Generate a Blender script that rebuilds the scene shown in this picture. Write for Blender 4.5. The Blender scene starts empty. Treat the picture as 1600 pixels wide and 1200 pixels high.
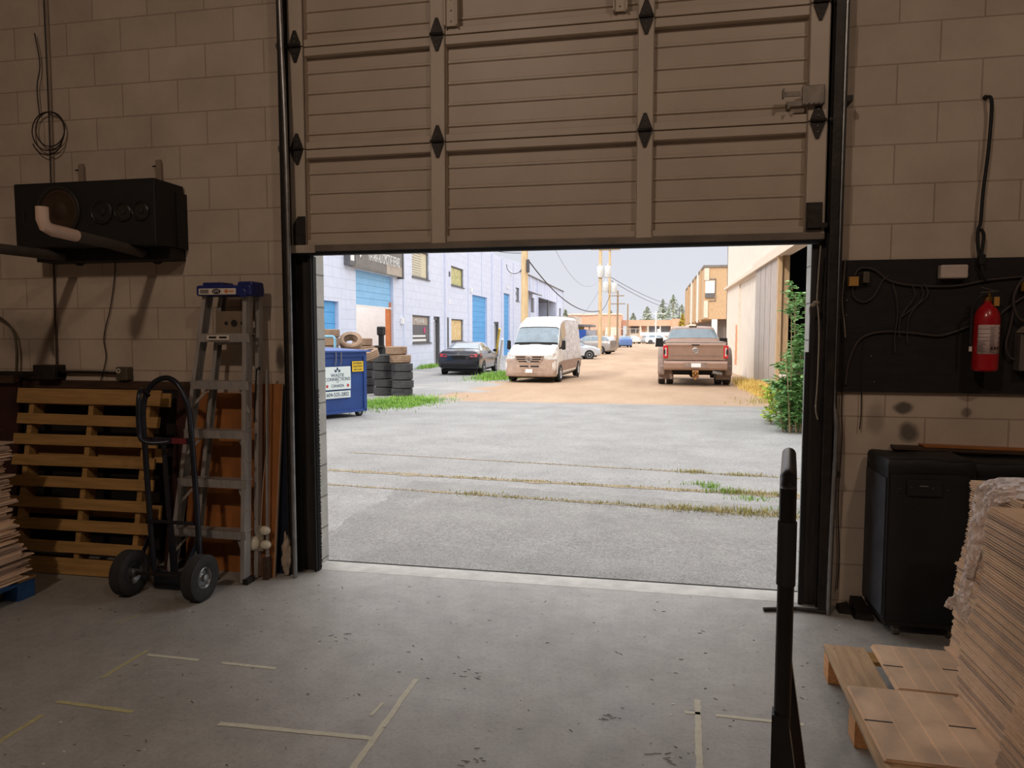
import bpy, bmesh, math, random
from mathutils import Vector, Matrix, noise
random.seed(7)
SC = bpy.context.scene
COL = SC.collection
R = math.radians

# ------------------------------------------------------------------ camera
YAW, PITCH = R(11.19), R(4.06)
cam_data = bpy.data.cameras.new('camera')
cam = bpy.data.objects.new('camera', cam_data)
COL.objects.link(cam)
cam.location = (0, 0, 1.52)
cam.rotation_euler = (math.pi/2 - PITCH, 0, YAW)
cam_data.sensor_fit = 'HORIZONTAL'
cam_data.sensor_width = 36
cam_data.lens = 1105*36/1600
cam_data.clip_end = 800
cam_data.clip_start = 0.05
SC.camera = cam

# ------------------------------------------------------------------ sky, sun, exposure
world = bpy.data.worlds.new('hazy_sky')
SC.world = world
world.use_nodes = True
wt = world.node_tree
wt.nodes.clear()
wo = wt.nodes.new('ShaderNodeOutputWorld')
wb = wt.nodes.new('ShaderNodeBackground')
wc = wt.nodes.new('ShaderNodeTexCoord')
ws = wt.nodes.new('ShaderNodeSeparateXYZ')
wr = wt.nodes.new('ShaderNodeValToRGB')
wn = wt.nodes.new('ShaderNodeTexNoise')
wm = wt.nodes.new('ShaderNodeMath')
wt.links.new(wc.outputs['Generated'], ws.inputs[0])
wt.links.new(wc.outputs['Generated'], wn.inputs['Vector'])
wn.inputs['Scale'].default_value = 5.0
wm.operation = 'MULTIPLY_ADD'
wm.inputs[1].default_value = 0.03
wt.links.new(wn.outputs['Fac'], wm.inputs[0])
wt.links.new(ws.outputs['Z'], wm.inputs[2])
wt.links.new(wm.outputs[0], wr.inputs[0])
cr = wr.color_ramp
cr.elements[0].position = 0.0
cr.elements[0].color = (0.80, 0.81, 0.86, 1)
cr.elements[1].position = 0.15
cr.elements[1].color = (0.73, 0.745, 0.83, 1)
e = cr.elements.new(0.24); e.color = (1.2, 1.2, 1.26, 1)
e = cr.elements.new(0.4); e.color = (2.1, 2.08, 2.12, 1)
e = cr.elements.new(0.9); e.color = (2.3, 2.28, 2.32, 1)
wt.links.new(wr.outputs['Color'], wb.inputs['Color'])
wb.inputs['Strength'].default_value = 1.0
wt.links.new(wb.outputs[0], wo.inputs[0])

sun_d = bpy.data.lights.new('sun', 'SUN')
sun_d.energy = 1.6
sun_d.angle = R(0.8)
sun_d.color = (1.0, 0.88, 0.73)
sun = bpy.data.objects.new('sun', sun_d)
COL.objects.link(sun)
sun.rotation_euler = Vector((0.85, 1.56, -1.0)).to_track_quat('-Z', 'Y').to_euler()

def area(name, loc, size, watts, color, target=None):
    d = bpy.data.lights.new(name, 'AREA')
    d.shape = 'DISK'; d.size = size; d.energy = watts; d.color = color
    o = bpy.data.objects.new(name, d)
    COL.objects.link(o); o.location = loc
    if target is not None:
        o.rotation_euler = (Vector(target)-Vector(loc)).to_track_quat('-Z', 'Y').to_euler()
    return o
WARM = (1.0, 0.78, 0.62)
area('ceiling_or_fill_light', (-1.9, -2.0, 5.42), 0.35, 100, WARM, (-1.7, 0.0, 0))
area('ceiling_or_fill_light', (2.1, -0.6, 5.42), 0.35, 44, WARM, (2.0, 1.4, 0))  # unseen fill lamp added to brighten the cardboard on the right

SC.view_settings.view_transform = 'Standard'
SC.view_settings.look = 'None'
SC.view_settings.exposure = 0.0
SC.view_settings.gamma = 1.0
SC.view_settings.use_curve_mapping = False

# ------------------------------------------------------------------ helpers
def lin(c):
    return tuple(((v/255)/12.92 if v/255 <= 0.04045 else ((v/255+0.055)/1.055)**2.4) for v in c)

class NT:
    def __init__(s, m):
        s.t = m.node_tree; s.n = s.t.nodes; s.l = s.t.links
        s.b = s.n['Principled BSDF']
    def new(s, t): return s.n.new(t)
    def link(s, a, b): s.l.new(a, b)

def mat(name, c, rough=0.7, metal=0.0, var=0.12, scale=6.0, bump=0.0, bscale=40.0, c2=None, stretch=None, emit=0, coat=0, alpha=None, trans=0):
    """principled material, colour mottled by noise in object space"""
    m = bpy.data.materials.new(name); m.use_nodes = True
    t = NT(m); b = t.b
    base = lin(c)
    hi = lin(c2) if c2 else tuple(min(1, v*(1+var)) for v in base)
    lo = base if c2 else tuple(v*(1-var) for v in base)
    tc = t.new('ShaderNodeTexCoord'); mp = t.new('ShaderNodeMapping')
    t.link(tc.outputs['Object'], mp.inputs[0])
    if stretch: mp.inputs['Scale'].default_value = stretch
    n = t.new('ShaderNodeTexNoise'); n.inputs['Scale'].default_value = scale; n.inputs['Detail'].default_value = 6
    n.inputs['Roughness'].default_value = 0.6
    t.link(mp.outputs[0], n.inputs['Vector'])
    r = t.new('ShaderNodeValToRGB')
    r.color_ramp.elements[0].position = 0.35; r.color_ramp.elements[0].color = (*lo, 1)
    r.color_ramp.elements[1].position = 0.65; r.color_ramp.elements[1].color = (*hi, 1)
    t.link(n.outputs['Fac'], r.inputs[0]); t.link(r.outputs[0], b.inputs['Base Color'])
    b.inputs['Roughness'].default_value = rough; b.inputs['Metallic'].default_value = metal
    if coat: b.inputs['Coat Weight'].default_value = coat; b.inputs['Coat Roughness'].default_value = 0.08
    if trans: b.inputs['Transmission Weight'].default_value = trans
    if alpha is not None: b.inputs['Alpha'].default_value = alpha
    if emit:
        b.inputs['Emission Color'].default_value = (*base, 1); b.inputs['Emission Strength'].default_value = emit
    if bump:
        n2 = t.new('ShaderNodeTexNoise'); n2.inputs['Scale'].default_value = bscale; n2.inputs['Detail'].default_value = 5
        t.link(mp.outputs[0], n2.inputs['Vector'])
        bp = t.new('ShaderNodeBump'); bp.inputs['Strength'].default_value = bump; bp.inputs['Distance'].default_value = 0.01
        t.link(n2.outputs['Fac'], bp.inputs['Height']); t.link(bp.outputs[0], b.inputs['Normal'])
    return m

def block_mat(name, c, mortar, bw, bh, plane='XZ', z0=0.0, x0=0.0, ms=0.006, rough=0.75, var=0.10, bump=0.5, bdist=0.004, stain=None, grime=0.0):
    """painted concrete block"""
    m = bpy.data.materials.new(name); m.use_nodes = True
    t = NT(m); b = t.b
    tc = t.new('ShaderNodeTexCoord'); sp = t.new('ShaderNodeSeparateXYZ'); cb = t.new('ShaderNodeCombineXYZ')
    t.link(tc.outputs['Object'], sp.inputs[0])
    ax = t.new('ShaderNodeMath'); ax.operation = 'ADD'; ax.inputs[1].default_value = x0
    az = t.new('ShaderNodeMath'); az.operation = 'ADD'; az.inputs[1].default_value = z0
    t.link(sp.outputs['X' if plane == 'XZ' else 'Y'], ax.inputs[0]); t.link(sp.outputs['Z'], az.inputs[0])
    t.link(ax.outputs[0], cb.inputs[0]); t.link(az.outputs[0], cb.inputs[1])
    bk = t.new('ShaderNodeTexBrick')
    bk.inputs['Scale'].default_value = 1.0
    bk.inputs['Brick Width'].default_value = bw; bk.inputs['Row Height'].default_value = bh
    bk.inputs['Mortar Size'].default_value = ms; bk.inputs['Mortar Smooth'].default_value = 0.35
    base = lin(c)
    bk.inputs['Color1'].default_value = (*[v*(1-var*0.35) for v in base], 1)
    bk.inputs['Color2'].default_value = (*[min(1, v*(1+var*0.35)) for v in base], 1)
    bk.inputs['Mortar'].default_value = (*lin(mortar), 1)
    t.link(cb.outputs[0], bk.inputs['Vector'])
    n = t.new('ShaderNodeTexNoise'); n.inputs['Scale'].default_value = 2.2; n.inputs['Detail'].default_value = 8; n.inputs['Roughness'].default_value = 0.65
    t.link(tc.outputs['Object'], n.inputs['Vector'])
    r = t.new('ShaderNodeValToRGB')
    r.color_ramp.elements[0].position = 0.3; r.color_ramp.elements[0].color = (1-var*1.6,)*3+(1,)
    r.color_ramp.elements[1].position = 0.62; r.color_ramp.elements[1].color = (1, 1, 1, 1)
    t.link(n.outputs['Fac'], r.inputs[0])
    mx = t.new('ShaderNodeMix'); mx.data_type = 'RGBA'; mx.blend_type = 'MULTIPLY'; mx.inputs[0].default_value = 1
    t.link(bk.outputs['Color'], mx.inputs[6]); t.link(r.outputs[0], mx.inputs[7])
    out = mx.outputs[2]
    if stain:
        for (sx, sz, rx, rz, amt) in stain:
            # soot smudges with a shape of their own: ellipse distance, roughened
            a = t.new('ShaderNodeMath'); a.operation = 'SUBTRACT'; a.inputs[1].default_value = sx; t.link(sp.outputs['X'], a.inputs[0])
            a2 = t.new('ShaderNodeMath'); a2.operation = 'DIVIDE'; a2.inputs[1].default_value = rx; t.link(a.outputs[0], a2.inputs[0])
            c_ = t.new('ShaderNodeMath'); c_.operation = 'SUBTRACT'; c_.inputs[1].default_value = sz; t.link(sp.outputs['Z'], c_.inputs[0])
            c2 = t.new('ShaderNodeMath'); c2.operation = 'DIVIDE'; c2.inputs[1].default_value = rz; t.link(c_.outputs[0], c2.inputs[0])
            p1 = t.new('ShaderNodeMath'); p1.operation = 'POWER'; p1.inputs[1].default_value = 2; t.link(a2.outputs[0], p1.inputs[0])
            p2 = t.new('ShaderNodeMath'); p2.operation = 'POWER'; p2.inputs[1].default_value = 2; t.link(c2.outputs[0], p2.inputs[0])
            s = t.new('ShaderNodeMath'); s.operation = 'ADD'; t.link(p1.outputs[0], s.inputs[0]); t.link(p2.outputs[0], s.inputs[1])
            nn = t.new('ShaderNodeTexNoise'); nn.inputs['Scale'].default_value = 14; nn.inputs['Detail'].default_value = 4
            t.link(tc.outputs['Object'], nn.inputs['Vector'])
            s2 = t.new('ShaderNodeMath'); s2.operation = 'MULTIPLY_ADD'; s2.inputs[1].default_value = 1.4; s2.inputs[2].default_value = -0.7
            t.link(nn.outputs['Fac'], s2.inputs[0])
            s3 = t.new('ShaderNodeMath'); s3.operation = 'ADD'; t.link(s.outputs[0], s3.inputs[0]); t.link(s2.outputs[0], s3.inputs[1])
            mr = t.new('ShaderNodeMapRange'); mr.inputs[1].default_value = 1.2; mr.inputs[2].default_value = 0.3; mr.inputs[3].default_value = 0; mr.inputs[4].default_value = amt
            t.link(s3.outputs[0], mr.inputs[0])
            m2 = t.new('ShaderNodeMix'); m2.data_type = 'RGBA'
            t.link(mr.outputs[0], m2.inputs[0]); t.link(out, m2.inputs[6]); m2.inputs[7].default_value = (0.03, 0.022, 0.018, 1)
            out = m2.outputs[2]
    t.link(out, b.inputs['Base Color'])
    b.inputs['Roughness'].default_value = rough
    n2 = t.new('ShaderNodeTexNoise'); n2.inputs['Scale'].default_value = 60; n2.inputs['Detail'].default_value = 4
    t.link(tc.outputs['Object'], n2.inputs['Vector'])
    ad = t.new('ShaderNodeMath'); ad.operation = 'MULTIPLY_ADD'; ad.inputs[1].default_value = -1.0
    t.link(bk.outputs['Fac'], ad.inputs[0])
    nm = t.new('ShaderNodeMath'); nm.operation = 'MULTIPLY'; nm.inputs[1].default_value = 0.35
    t.link(n2.outputs['Fac'], nm.inputs[0]); t.link(nm.outputs[0], ad.inputs[2])
    bp = t.new('ShaderNodeBump'); bp.inputs['Strength'].default_value = bump; bp.inputs['Distance'].default_value = bdist
    t.link(ad.outputs[0], bp.inputs['Height']); t.link(bp.outputs[0], b.inputs['Normal'])
    return m

class MB:
    """mesh builder: collects shapes, then links them as ONE mesh object"""
    def __init__(s): s.b = bmesh.new()
    def box(s, x0, x1, y0, y1, z0, z1, M=None, bev=0.0):
        if x0 > x1: x0, x1 = x1, x0
        if y0 > y1: y0, y1 = y1, y0
        if z0 > z1: z0, z1 = z1, z0
        vs = [s.b.verts.new((x, y, z)) for x in (x0, x1) for y in (y0, y1) for z in (z0, z1)]
        fs = []
        for f in ((0,1,3,2),(4,6,7,5),(0,4,5,1),(2,3,7,6),(0,2,6,4),(1,5,7,3)):
            fs.append(s.b.faces.new([vs[i] for i in f]))
        if bev > 0:
            es = list({e for f in fs for e in f.edges})
            r = bmesh.ops.bevel(s.b, geom=es, offset=bev, segments=2, affect='EDGES', profile=0.5)
            vs = list({v for f in r['faces'] for v in f.verts} | {v for v in vs if v.is_valid})
        if M is not None:
            for v in vs: v.co = M @ v.co
        return s
    def prism(s, pts, d, M=None):
        """polygon in local XY, extruded along local Z from 0 to d"""
        a = [s.b.verts.new((p[0], p[1], 0)) for p in pts]
        c = [s.b.verts.new((p[0], p[1], d)) for p in pts]
        n = len(pts)
        s.b.faces.new(a[::-1]); s.b.faces.new(c)
        for i in range(n): s.b.faces.new((a[i], a[(i+1) % n], c[(i+1) % n], c[i]))
        if M is not None:
            for v in a+c: v.co = M @ v.co
        return s
    def prism_x(s, yz, x0, x1):
        return s.prism(yz, x1-x0, Matrix(((0,0,1,x0),(1,0,0,0),(0,1,0,0),(0,0,0,1))))
    def prism_y(s, xz, y0, y1):
        return s.prism([(x, z) for x, z in xz], y1-y0, Matrix(((1,0,0,0),(0,0,1,y0),(0,1,0,0),(0,0,0,1))))
    def hexa(s, p):
        """eight corners: bottom ring then top ring"""
        v = [s.b.verts.new(q) for q in p]
        for f in ((3,2,1,0),(4,5,6,7),(0,1,5,4),(1,2,6,5),(2,3,7,6),(3,0,4,7)):
            s.b.faces.new([v[i] for i in f])
        return s
    def beam(s, a, b, w, t, up=(0,0,1)):
        """rectangular bar from a to b; w across, t along up"""
        a, b = Vector(a), Vector(b); d = (b-a).normalized(); up = Vector(up)
        sd = d.cross(up)
        if sd.length < 1e-4: sd = d.cross(Vector((1, 0, 0)))
        sd.normalize(); u2 = sd.cross(d).normalized()
        q = []
        for P in (a, b):
            for sx, sy in ((-1,-1),(1,-1),(1,1),(-1,1)): q.append(P+sd*(sx*w/2)+u2*(sy*t/2))
        return s.hexa(q)
    def tube(s, pts, r, n=10, caps=True, closed=False):
        pts = [Vector(p) for p in pts]
        rs = r if isinstance(r, (list, tuple)) else [r]*len(pts)
        rings = []; up = None
        m = len(pts)
        for i, p in enumerate(pts):
            if closed: d = (pts[(i+1) % m]-pts[i-1])
            else: d = (pts[min(i+1, m-1)]-pts[max(i-1, 0)])
            if d.length < 1e-9: d = Vector((0, 0, 1))
            d.normalize()
            if up is None: up = Vector((0, 0, 1)) if abs(d.z) < 0.9 else Vector((1, 0, 0))
            sd = d.cross(up)
            if sd.length < 1e-5: sd = d.orthogonal()
            sd.normalize(); up = sd.cross(d).normalized()
            rings.append([s.b.verts.new(p + (sd*math.cos(2*math.pi*k/n)+up*math.sin(2*math.pi*k/n))*rs[i]) for k in range(n)])
        for i in range(m if closed else m-1):
            A, B = rings[i], rings[(i+1) % m]
            for k in range(n): s.b.faces.new((A[k], A[(k+1) % n], B[(k+1) % n], B[k]))
        if caps and not closed:
            s.b.faces.new(rings[0][::-1]); s.b.faces.new(rings[-1])
        return s
    def lathe(s, prof, n=24, M=None):
        """profile (radius, height) about local Z; closes ends with radius 0"""
        rings = []
        for (r, h) in prof:
            if r < 1e-6: rings.append([s.b.verts.new((0, 0, h))])
            else: rings.append([s.b.verts.new((r*math.cos(2*math.pi*k/n), r*math.sin(2*math.pi*k/n), h)) for k in range(n)])
        for A, B in zip(rings, rings[1:]):
            for k in range(n):
                k2 = (k+1) % n
                q = []
                for v in ((A[k] if len(A) > 1 else A[0]), (A[k2] if len(A) > 1 else A[0]), (B[k2] if len(B) > 1 else B[0]), (B[k] if len(B) > 1 else B[0])):
                    if v not in q: q.append(v)
                if len(q) > 2: s.b.faces.new(q)
        if M is not None:
            for rg in rings:
                for v in rg: v.co = M @ v.co
        return s
    def sphere(s, c, r, sub=2, sc=(1,1,1)):
        x = bmesh.ops.create_icosphere(s.b, subdivisions=sub, radius=r)
        for v in x['verts']: v.co = Vector((v.co.x*sc[0], v.co.y*sc[1], v.co.z*sc[2]))+Vector(c)
        return s
    def quad(s, *p):
        s.b.faces.new([s.b.verts.new(q) for q in p]); return s
    def build(s, name, m, parent=None, smooth=False, loc=None, bevel=0, solid=0, subd=0):
        bmesh.ops.recalc_face_normals(s.b, faces=s.b.faces)
        me = bpy.data.meshes.new(name)
        s.b.to_mesh(me); s.b.free()
        o = bpy.data.objects.new(name, me)
        COL.objects.link(o)
        if isinstance(m, (list, tuple)):
            for x in m: me.materials.append(x)
        else: me.materials.append(m)
        if parent is not None:
            o.parent = parent
            w = wloc(parent)
            if parent.get('_world'):     # mesh was given in world coordinates
                for v in me.vertices: v.co = v.co - w
                o['_world'] = 1
        if loc is not None:
            L = Vector(loc)
            for v in me.vertices: v.co = v.co - L
            o.location = L
        if smooth:
            me.shade_smooth()
            try: me.set_sharp_from_angle(angle=R(38))
            except Exception: pass
        if solid:
            md = o.modifiers.new('solid', 'SOLIDIFY'); md.thickness = solid; md.offset = 0
        if bevel:
            md = o.modifiers.new('bevel', 'BEVEL'); md.width = bevel; md.segments = 2; md.limit_method = 'ANGLE'
        if subd:
            md = o.modifiers.new('sub', 'SUBSURF'); md.levels = subd; md.render_levels = subd
            me.shade_smooth()
        return o

def wloc(o):
    v = Vector((0, 0, 0))
    while o is not None:
        v += o.location; o = o.parent
    return v

def tag(o, label=None, cat=None, group=None, kind=None):
    if label: o['label'] = label
    if cat: o['category'] = cat
    if group: o['group'] = group
    if kind: o['kind'] = kind
    return o

def thing(name, label, cat, loc=(0,0,0), rotz=0, group=None, world=False, kind=None):
    o = bpy.data.objects.new(name, None); COL.objects.link(o)
    o.location = loc; o.rotation_euler = (0, 0, rotz); o.empty_display_size = 0.1
    tag(o, label, cat, group, kind)
    if world: o['_world'] = 1
    return o

def dup(src, loc=None, rot=None, label=None, group=None, scale=None, parent=None):
    c = src.copy(); COL.objects.link(c)
    if parent is not None: c.parent = parent
    if loc is not None: c.location = loc
    if rot is not None: c.rotation_euler = rot
    if scale is not None: c.scale = scale if isinstance(scale, (tuple, list)) else (scale,)*3
    if label: c['label'] = label
    if group: c['group'] = group
    for ch in list(src.children): dup(ch, parent=c)
    return c

def text(name, body, size, m, parent, loc, rot, ext=0.001, align='CENTER', sx=1.0):
    cu = bpy.data.curves.new(name, 'FONT'); cu.body = body; cu.size = size; cu.extrude = ext
    cu.align_x = align; cu.align_y = 'CENTER'
    tmp = bpy.data.objects.new(name+'_outline', cu); COL.objects.link(tmp)
    dg = bpy.context.evaluated_depsgraph_get()
    me = bpy.data.meshes.new_from_object(tmp.evaluated_get(dg))
    bpy.data.objects.remove(tmp); bpy.data.curves.remove(cu)
    me.materials.clear(); me.materials.append(m)
    o = bpy.data.objects.new(name, me); COL.objects.link(o)
    p = Vector(loc)
    if parent is not None:
        o.parent = parent
        if parent.get('_world'): p = p - wloc(parent)
    o.location = p; o.rotation_euler = rot; o.scale = (sx, 1, 1)
    return o

def arc(c, r, a0, a1, n, plane='xz'):
    out = []
    for i in range(n+1):
        a = a0+(a1-a0)*i/n
        u, v = r*math.cos(a), r*math.sin(a)
        out.append({'xz': (c[0]+u, c[1], c[2]+v), 'xy': (c[0]+u, c[1]+v, c[2]), 'yz': (c[0], c[1]+u, c[2]+v)}[plane])
    return out

def spline(pts, n=8):
    """Catmull-Rom through points"""
    P = [Vector(p) for p in pts]; out = []
    for i in range(len(P)-1):
        p0, p1, p2, p3 = P[max(i-1, 0)], P[i], P[i+1], P[min(i+2, len(P)-1)]
        for k in range(n):
            t = k/n
            out.append(0.5*((2*p1)+(-p0+p2)*t+(2*p0-5*p1+4*p2-p3)*t*t+(-p0+3*p1-3*p2+p3)*t**3))
    out.append(P[-1])
    return out

def catenary(a, b, sag, n=24):
    a, b = Vector(a), Vector(b)
    return [a.lerp(b, i/n)-Vector((0, 0, sag*4*(i/n)*(1-i/n))) for i in range(n+1)]
# ------------------------------------------------------------------ materials
STAINS = [(-2.33, 1.36, 0.035, 0.10, 0.8), (-4.02, 1.42, 0.03, 0.07, 0.7), (1.34, 1.12, 0.055, 0.035, 0.8), (1.37, 0.99, 0.055, 0.06, 0.75), (1.20, 1.06, 0.05, 0.10, 0.35), (1.65, 1.10, 0.03, 0.03, 0.6),
          (-4.2, 1.5, 0.30, 0.16, 0.35)]
M_BLOCK = block_mat('painted_block', (204, 187, 169), (172, 154, 138), 0.405, 0.2075, 'XZ', z0=-0.03, x0=0.17+0.2025, ms=0.0045, bump=0.45, stain=STAINS, var=0.14)
M_BLOCKX = block_mat('painted_block_side', (190, 172, 155), (130, 114, 100), 0.405, 0.2075, 'YZ', z0=-0.03, ms=0.0045, bump=0.45)
M_REVEAL = block_mat('bare_block', (196, 194, 186), (140, 138, 132), 0.405, 0.2075, 'YZ', z0=-0.03, x0=0.1, ms=0.006, bump=0.8, bdist=0.008, var=0.25)
M_DARKCEIL = mat('dark_ceiling', (92, 84, 76), 0.9)
M_STEEL_DARK = mat('dark_steel', (52, 48, 45), 0.5, 0.6, var=0.3, scale=9, bump=0.2)
M_JAMB = mat('grimy_jamb_wood', (48, 42, 38), 0.7, 0.0, var=0.35, scale=4, stretch=(6, 6, 0.8), bump=0.4, bscale=12)
M_GALV = mat('galvanised_steel', (150, 150, 150), 0.38, 0.85, var=0.2, scale=14)
M_DOOR = mat('door_beige_paint', (190, 174, 156), 0.42, 0.0, var=0.06, scale=3, bump=0.05)
M_DOORSTILE = mat('door_stile_paint', (198, 182, 164), 0.45, 0.0, var=0.05, scale=3)
M_BLACK = mat('black_rubber', (22, 22, 23), 0.7, var=0.2)
M_BLACKPAINT = mat('black_paint', (20, 20, 22), 0.35, 0.2, var=0.2)

def floor_mat():
    m = bpy.data.materials.new('worn_concrete'); m.use_nodes = True
    t = NT(m); b = t.b
    tc = t.new('ShaderNodeTexCoord')
    def noi(s, d=6, r=0.6, st=None):
        n = t.new('ShaderNodeTexNoise'); n.inputs['Scale'].default_value = s; n.inputs['Detail'].default_value = d; n.inputs['Roughness'].default_value = r
        if st:
            mp = t.new('ShaderNodeMapping'); mp.inputs['Scale'].default_value = st; t.link(tc.outputs['Object'], mp.inputs[0]); t.link(mp.outputs[0], n.inputs['Vector'])
        else: t.link(tc.outputs['Object'], n.inputs['Vector'])
        return n
    def ramp(n, a, ca, b_, cb):
        r = t.new('ShaderNodeValToRGB'); r.color_ramp.elements[0].position = a; r.color_ramp.elements[0].color = (*ca, 1)
        r.color_ramp.elements[1].position = b_; r.color_ramp.elements[1].color = (*cb, 1); t.link(n.outputs['Fac'], r.inputs[0]); return r
    def mul(a, c):
        x = t.new('ShaderNodeMix'); x.data_type = 'RGBA'; x.blend_type = 'MULTIPLY'; x.inputs[0].default_value = 1
        t.link(a, x.inputs[6]); t.link(c, x.inputs[7]); return x.outputs[2]
    r1 = ramp(noi(0.9, 8), 0.3, lin((146, 142, 136)), 0.7, lin((172, 168, 162)))
    r2 = ramp(noi(7, 8, 0.7), 0.28, (0.78,)*3, 0.6, (1,)*3)
    r3 = ramp(noi(55, 4, 0.7), 0.3, (0.8,)*3, 0.52, (1,)*3)
    r4 = ramp(noi(28, 2, 0.5), 0.24, (0.25,)*3, 0.29, (1,)*3)
    r5 = ramp(noi(9, 3, 0.6, (1, 7, 1)), 0.26, (0.55,)*3, 0.31, (1,)*3)
    o = mul(mul(mul(mul(r1.outputs[0], r2.outputs[0]), r3.outputs[0]), r4.outputs[0]), r5.outputs[0])
    t.link(o, b.inputs['Base Color'])
    rr = t.new('ShaderNodeMapRange'); rr.inputs[3].default_value = 0.42; rr.inputs[4].default_value = 0.72
    t.link(noi(3, 6).outputs['Fac'], rr.inputs[0]); t.link(rr.outputs[0], b.inputs['Roughness'])
    bp = t.new('ShaderNodeBump'); bp.inputs['Strength'].default_value = 0.25; bp.inputs['Distance'].default_value = 0.004
    t.link(noi(60, 5, 0.7).outputs['Fac'], bp.inputs['Height']); t.link(bp.outputs[0], b.inputs['Normal'])
    return m
M_FLOOR = floor_mat()

def ground_mat():
    """weathered asphalt by the door, warm sunlit tan coloured in further down the lane"""
    m = bpy.data.materials.new('lane_surface'); m.use_nodes = True
    t = NT(m); b = t.b
    tc = t.new('ShaderNodeTexCoord'); sp = t.new('ShaderNodeSeparateXYZ'); t.link(tc.outputs['Object'], sp.inputs[0])
    def noi(s, d=6, r=0.6, st=None):
        n = t.new('ShaderNodeTexNoise'); n.inputs['Scale'].default_value = s; n.inputs['Detail'].default_value = d; n.inputs['Roughness'].default_value = r
        if st:
            mp = t.new('ShaderNodeMapping'); mp.inputs['Scale'].default_value = st; t.link(tc.outputs['Object'], mp.inputs[0]); t.link(mp.outputs[0], n.inputs['Vector'])
        else: t.link(tc.outputs['Object'], n.inputs['Vector'])
        return n
    def ramp(src, a, ca, b_, cb):
        r = t.new('ShaderNodeValToRGB'); r.color_ramp.elements[0].position = a; r.color_ramp.elements[0].color = (*ca, 1)
        r.color_ramp.elements[1].position = b_; r.color_ramp.elements[1].color = (*cb, 1); t.link(src, r.inputs[0]); return r.outputs[0]
    def math_(op, a, c, d=None):
        x = t.new('ShaderNodeMath'); x.operation = op
        for i, v in enumerate((a, c, d)):
            if v is None: continue
            if isinstance(v, (int, float)): x.inputs[i].default_value = v
            else: t.link(v, x.inputs[i])
        return x.outputs[0]
    def mix(f, a, c, mode='MIX'):
        x = t.new('ShaderNodeMix'); x.data_type = 'RGBA'; x.blend_type = mode
        if isinstance(f, (int, float)): x.inputs[0].default_value = f
        else: t.link(f, x.inputs[0])
        t.link(a, x.inputs[6]); t.link(c, x.inputs[7]); return x.outputs[2]
    asphalt = ramp(noi(1.2, 8, 0.65).outputs['Fac'], 0.3, lin((158, 157, 155)), 0.7, lin((182, 181, 178)))
    patch = ramp(noi(2.0, 8, 0.65).outputs['Fac'], 0.3, lin((146, 145, 142)), 0.7, lin((168, 167, 163)))
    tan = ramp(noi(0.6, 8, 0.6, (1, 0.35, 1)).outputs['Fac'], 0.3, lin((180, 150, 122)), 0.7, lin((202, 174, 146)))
    wob = math_('MULTIPLY_ADD', noi(1.5, 4).outputs['Fac'], 0.35, -0.17)
    Y = math_('ADD', sp.outputs['Y'], wob); X = math_('ADD', sp.outputs['X'], wob)
    # darker apron slab in front of the threshold, its left edge running diagonally
    e1 = math_('SUBTRACT', 6.75, math_('ADD', Y, math_('MULTIPLY', X, 0.13)))        # near side of the second seam
    e2 = math_('ADD', X, 2.46)
    f1 = math_('MULTIPLY', math_('GREATER_THAN', e1, 0), math_('GREATER_THAN', e2, 0))
    c = mix(f1, asphalt, patch)
    # sunlit warmth painted tan beyond the grey apron, ragged edge by the shops
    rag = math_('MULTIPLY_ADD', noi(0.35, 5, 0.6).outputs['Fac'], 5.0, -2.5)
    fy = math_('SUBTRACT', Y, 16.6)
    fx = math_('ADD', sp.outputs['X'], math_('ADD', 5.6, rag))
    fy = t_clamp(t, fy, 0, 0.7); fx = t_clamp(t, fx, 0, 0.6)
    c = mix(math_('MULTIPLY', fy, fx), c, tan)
    sp1 = ramp(noi(22, 5, 0.8).outputs['Fac'], 0.32, (0.80,)*3, 0.6, (1.04,)*3)
    sp2 = ramp(noi(70, 3, 0.85).outputs['Fac'], 0.38, (0.60,)*3, 0.56, (1.06,)*3)
    c = mix(1, mix(1, c, sp1, 'MULTIPLY'), sp2, 'MULTIPLY')
    t.link(c, b.inputs['Base Color']); b.inputs['Roughness'].default_value = 0.9
    bp = t.new('ShaderNodeBump'); bp.inputs['Strength'].default_value = 0.5; bp.inputs['Distance'].default_value = 0.01
    t.link(noi(40, 4, 0.8).outputs['Fac'], bp.inputs['Height']); t.link(bp.outputs[0], b.inputs['Normal'])
    return m
def t_clamp(t, s, a, b_):
    mr = t.new('ShaderNodeMapRange'); mr.inputs[1].default_value = a; mr.inputs[2].default_value = b_
    t.link(s, mr.inputs[0]); return mr.outputs[0]

# ------------------------------------------------------------------ the room
OL, OR = -2.125, 0.869      # opening
WI, WO = 4.15, 4.35        # inner and outer face of the front wall
TOPZ = 8.0
def structure(name, mb, m, **k):
    o = mb.build(name, m, **k); o['kind'] = 'structure'; return o

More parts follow.
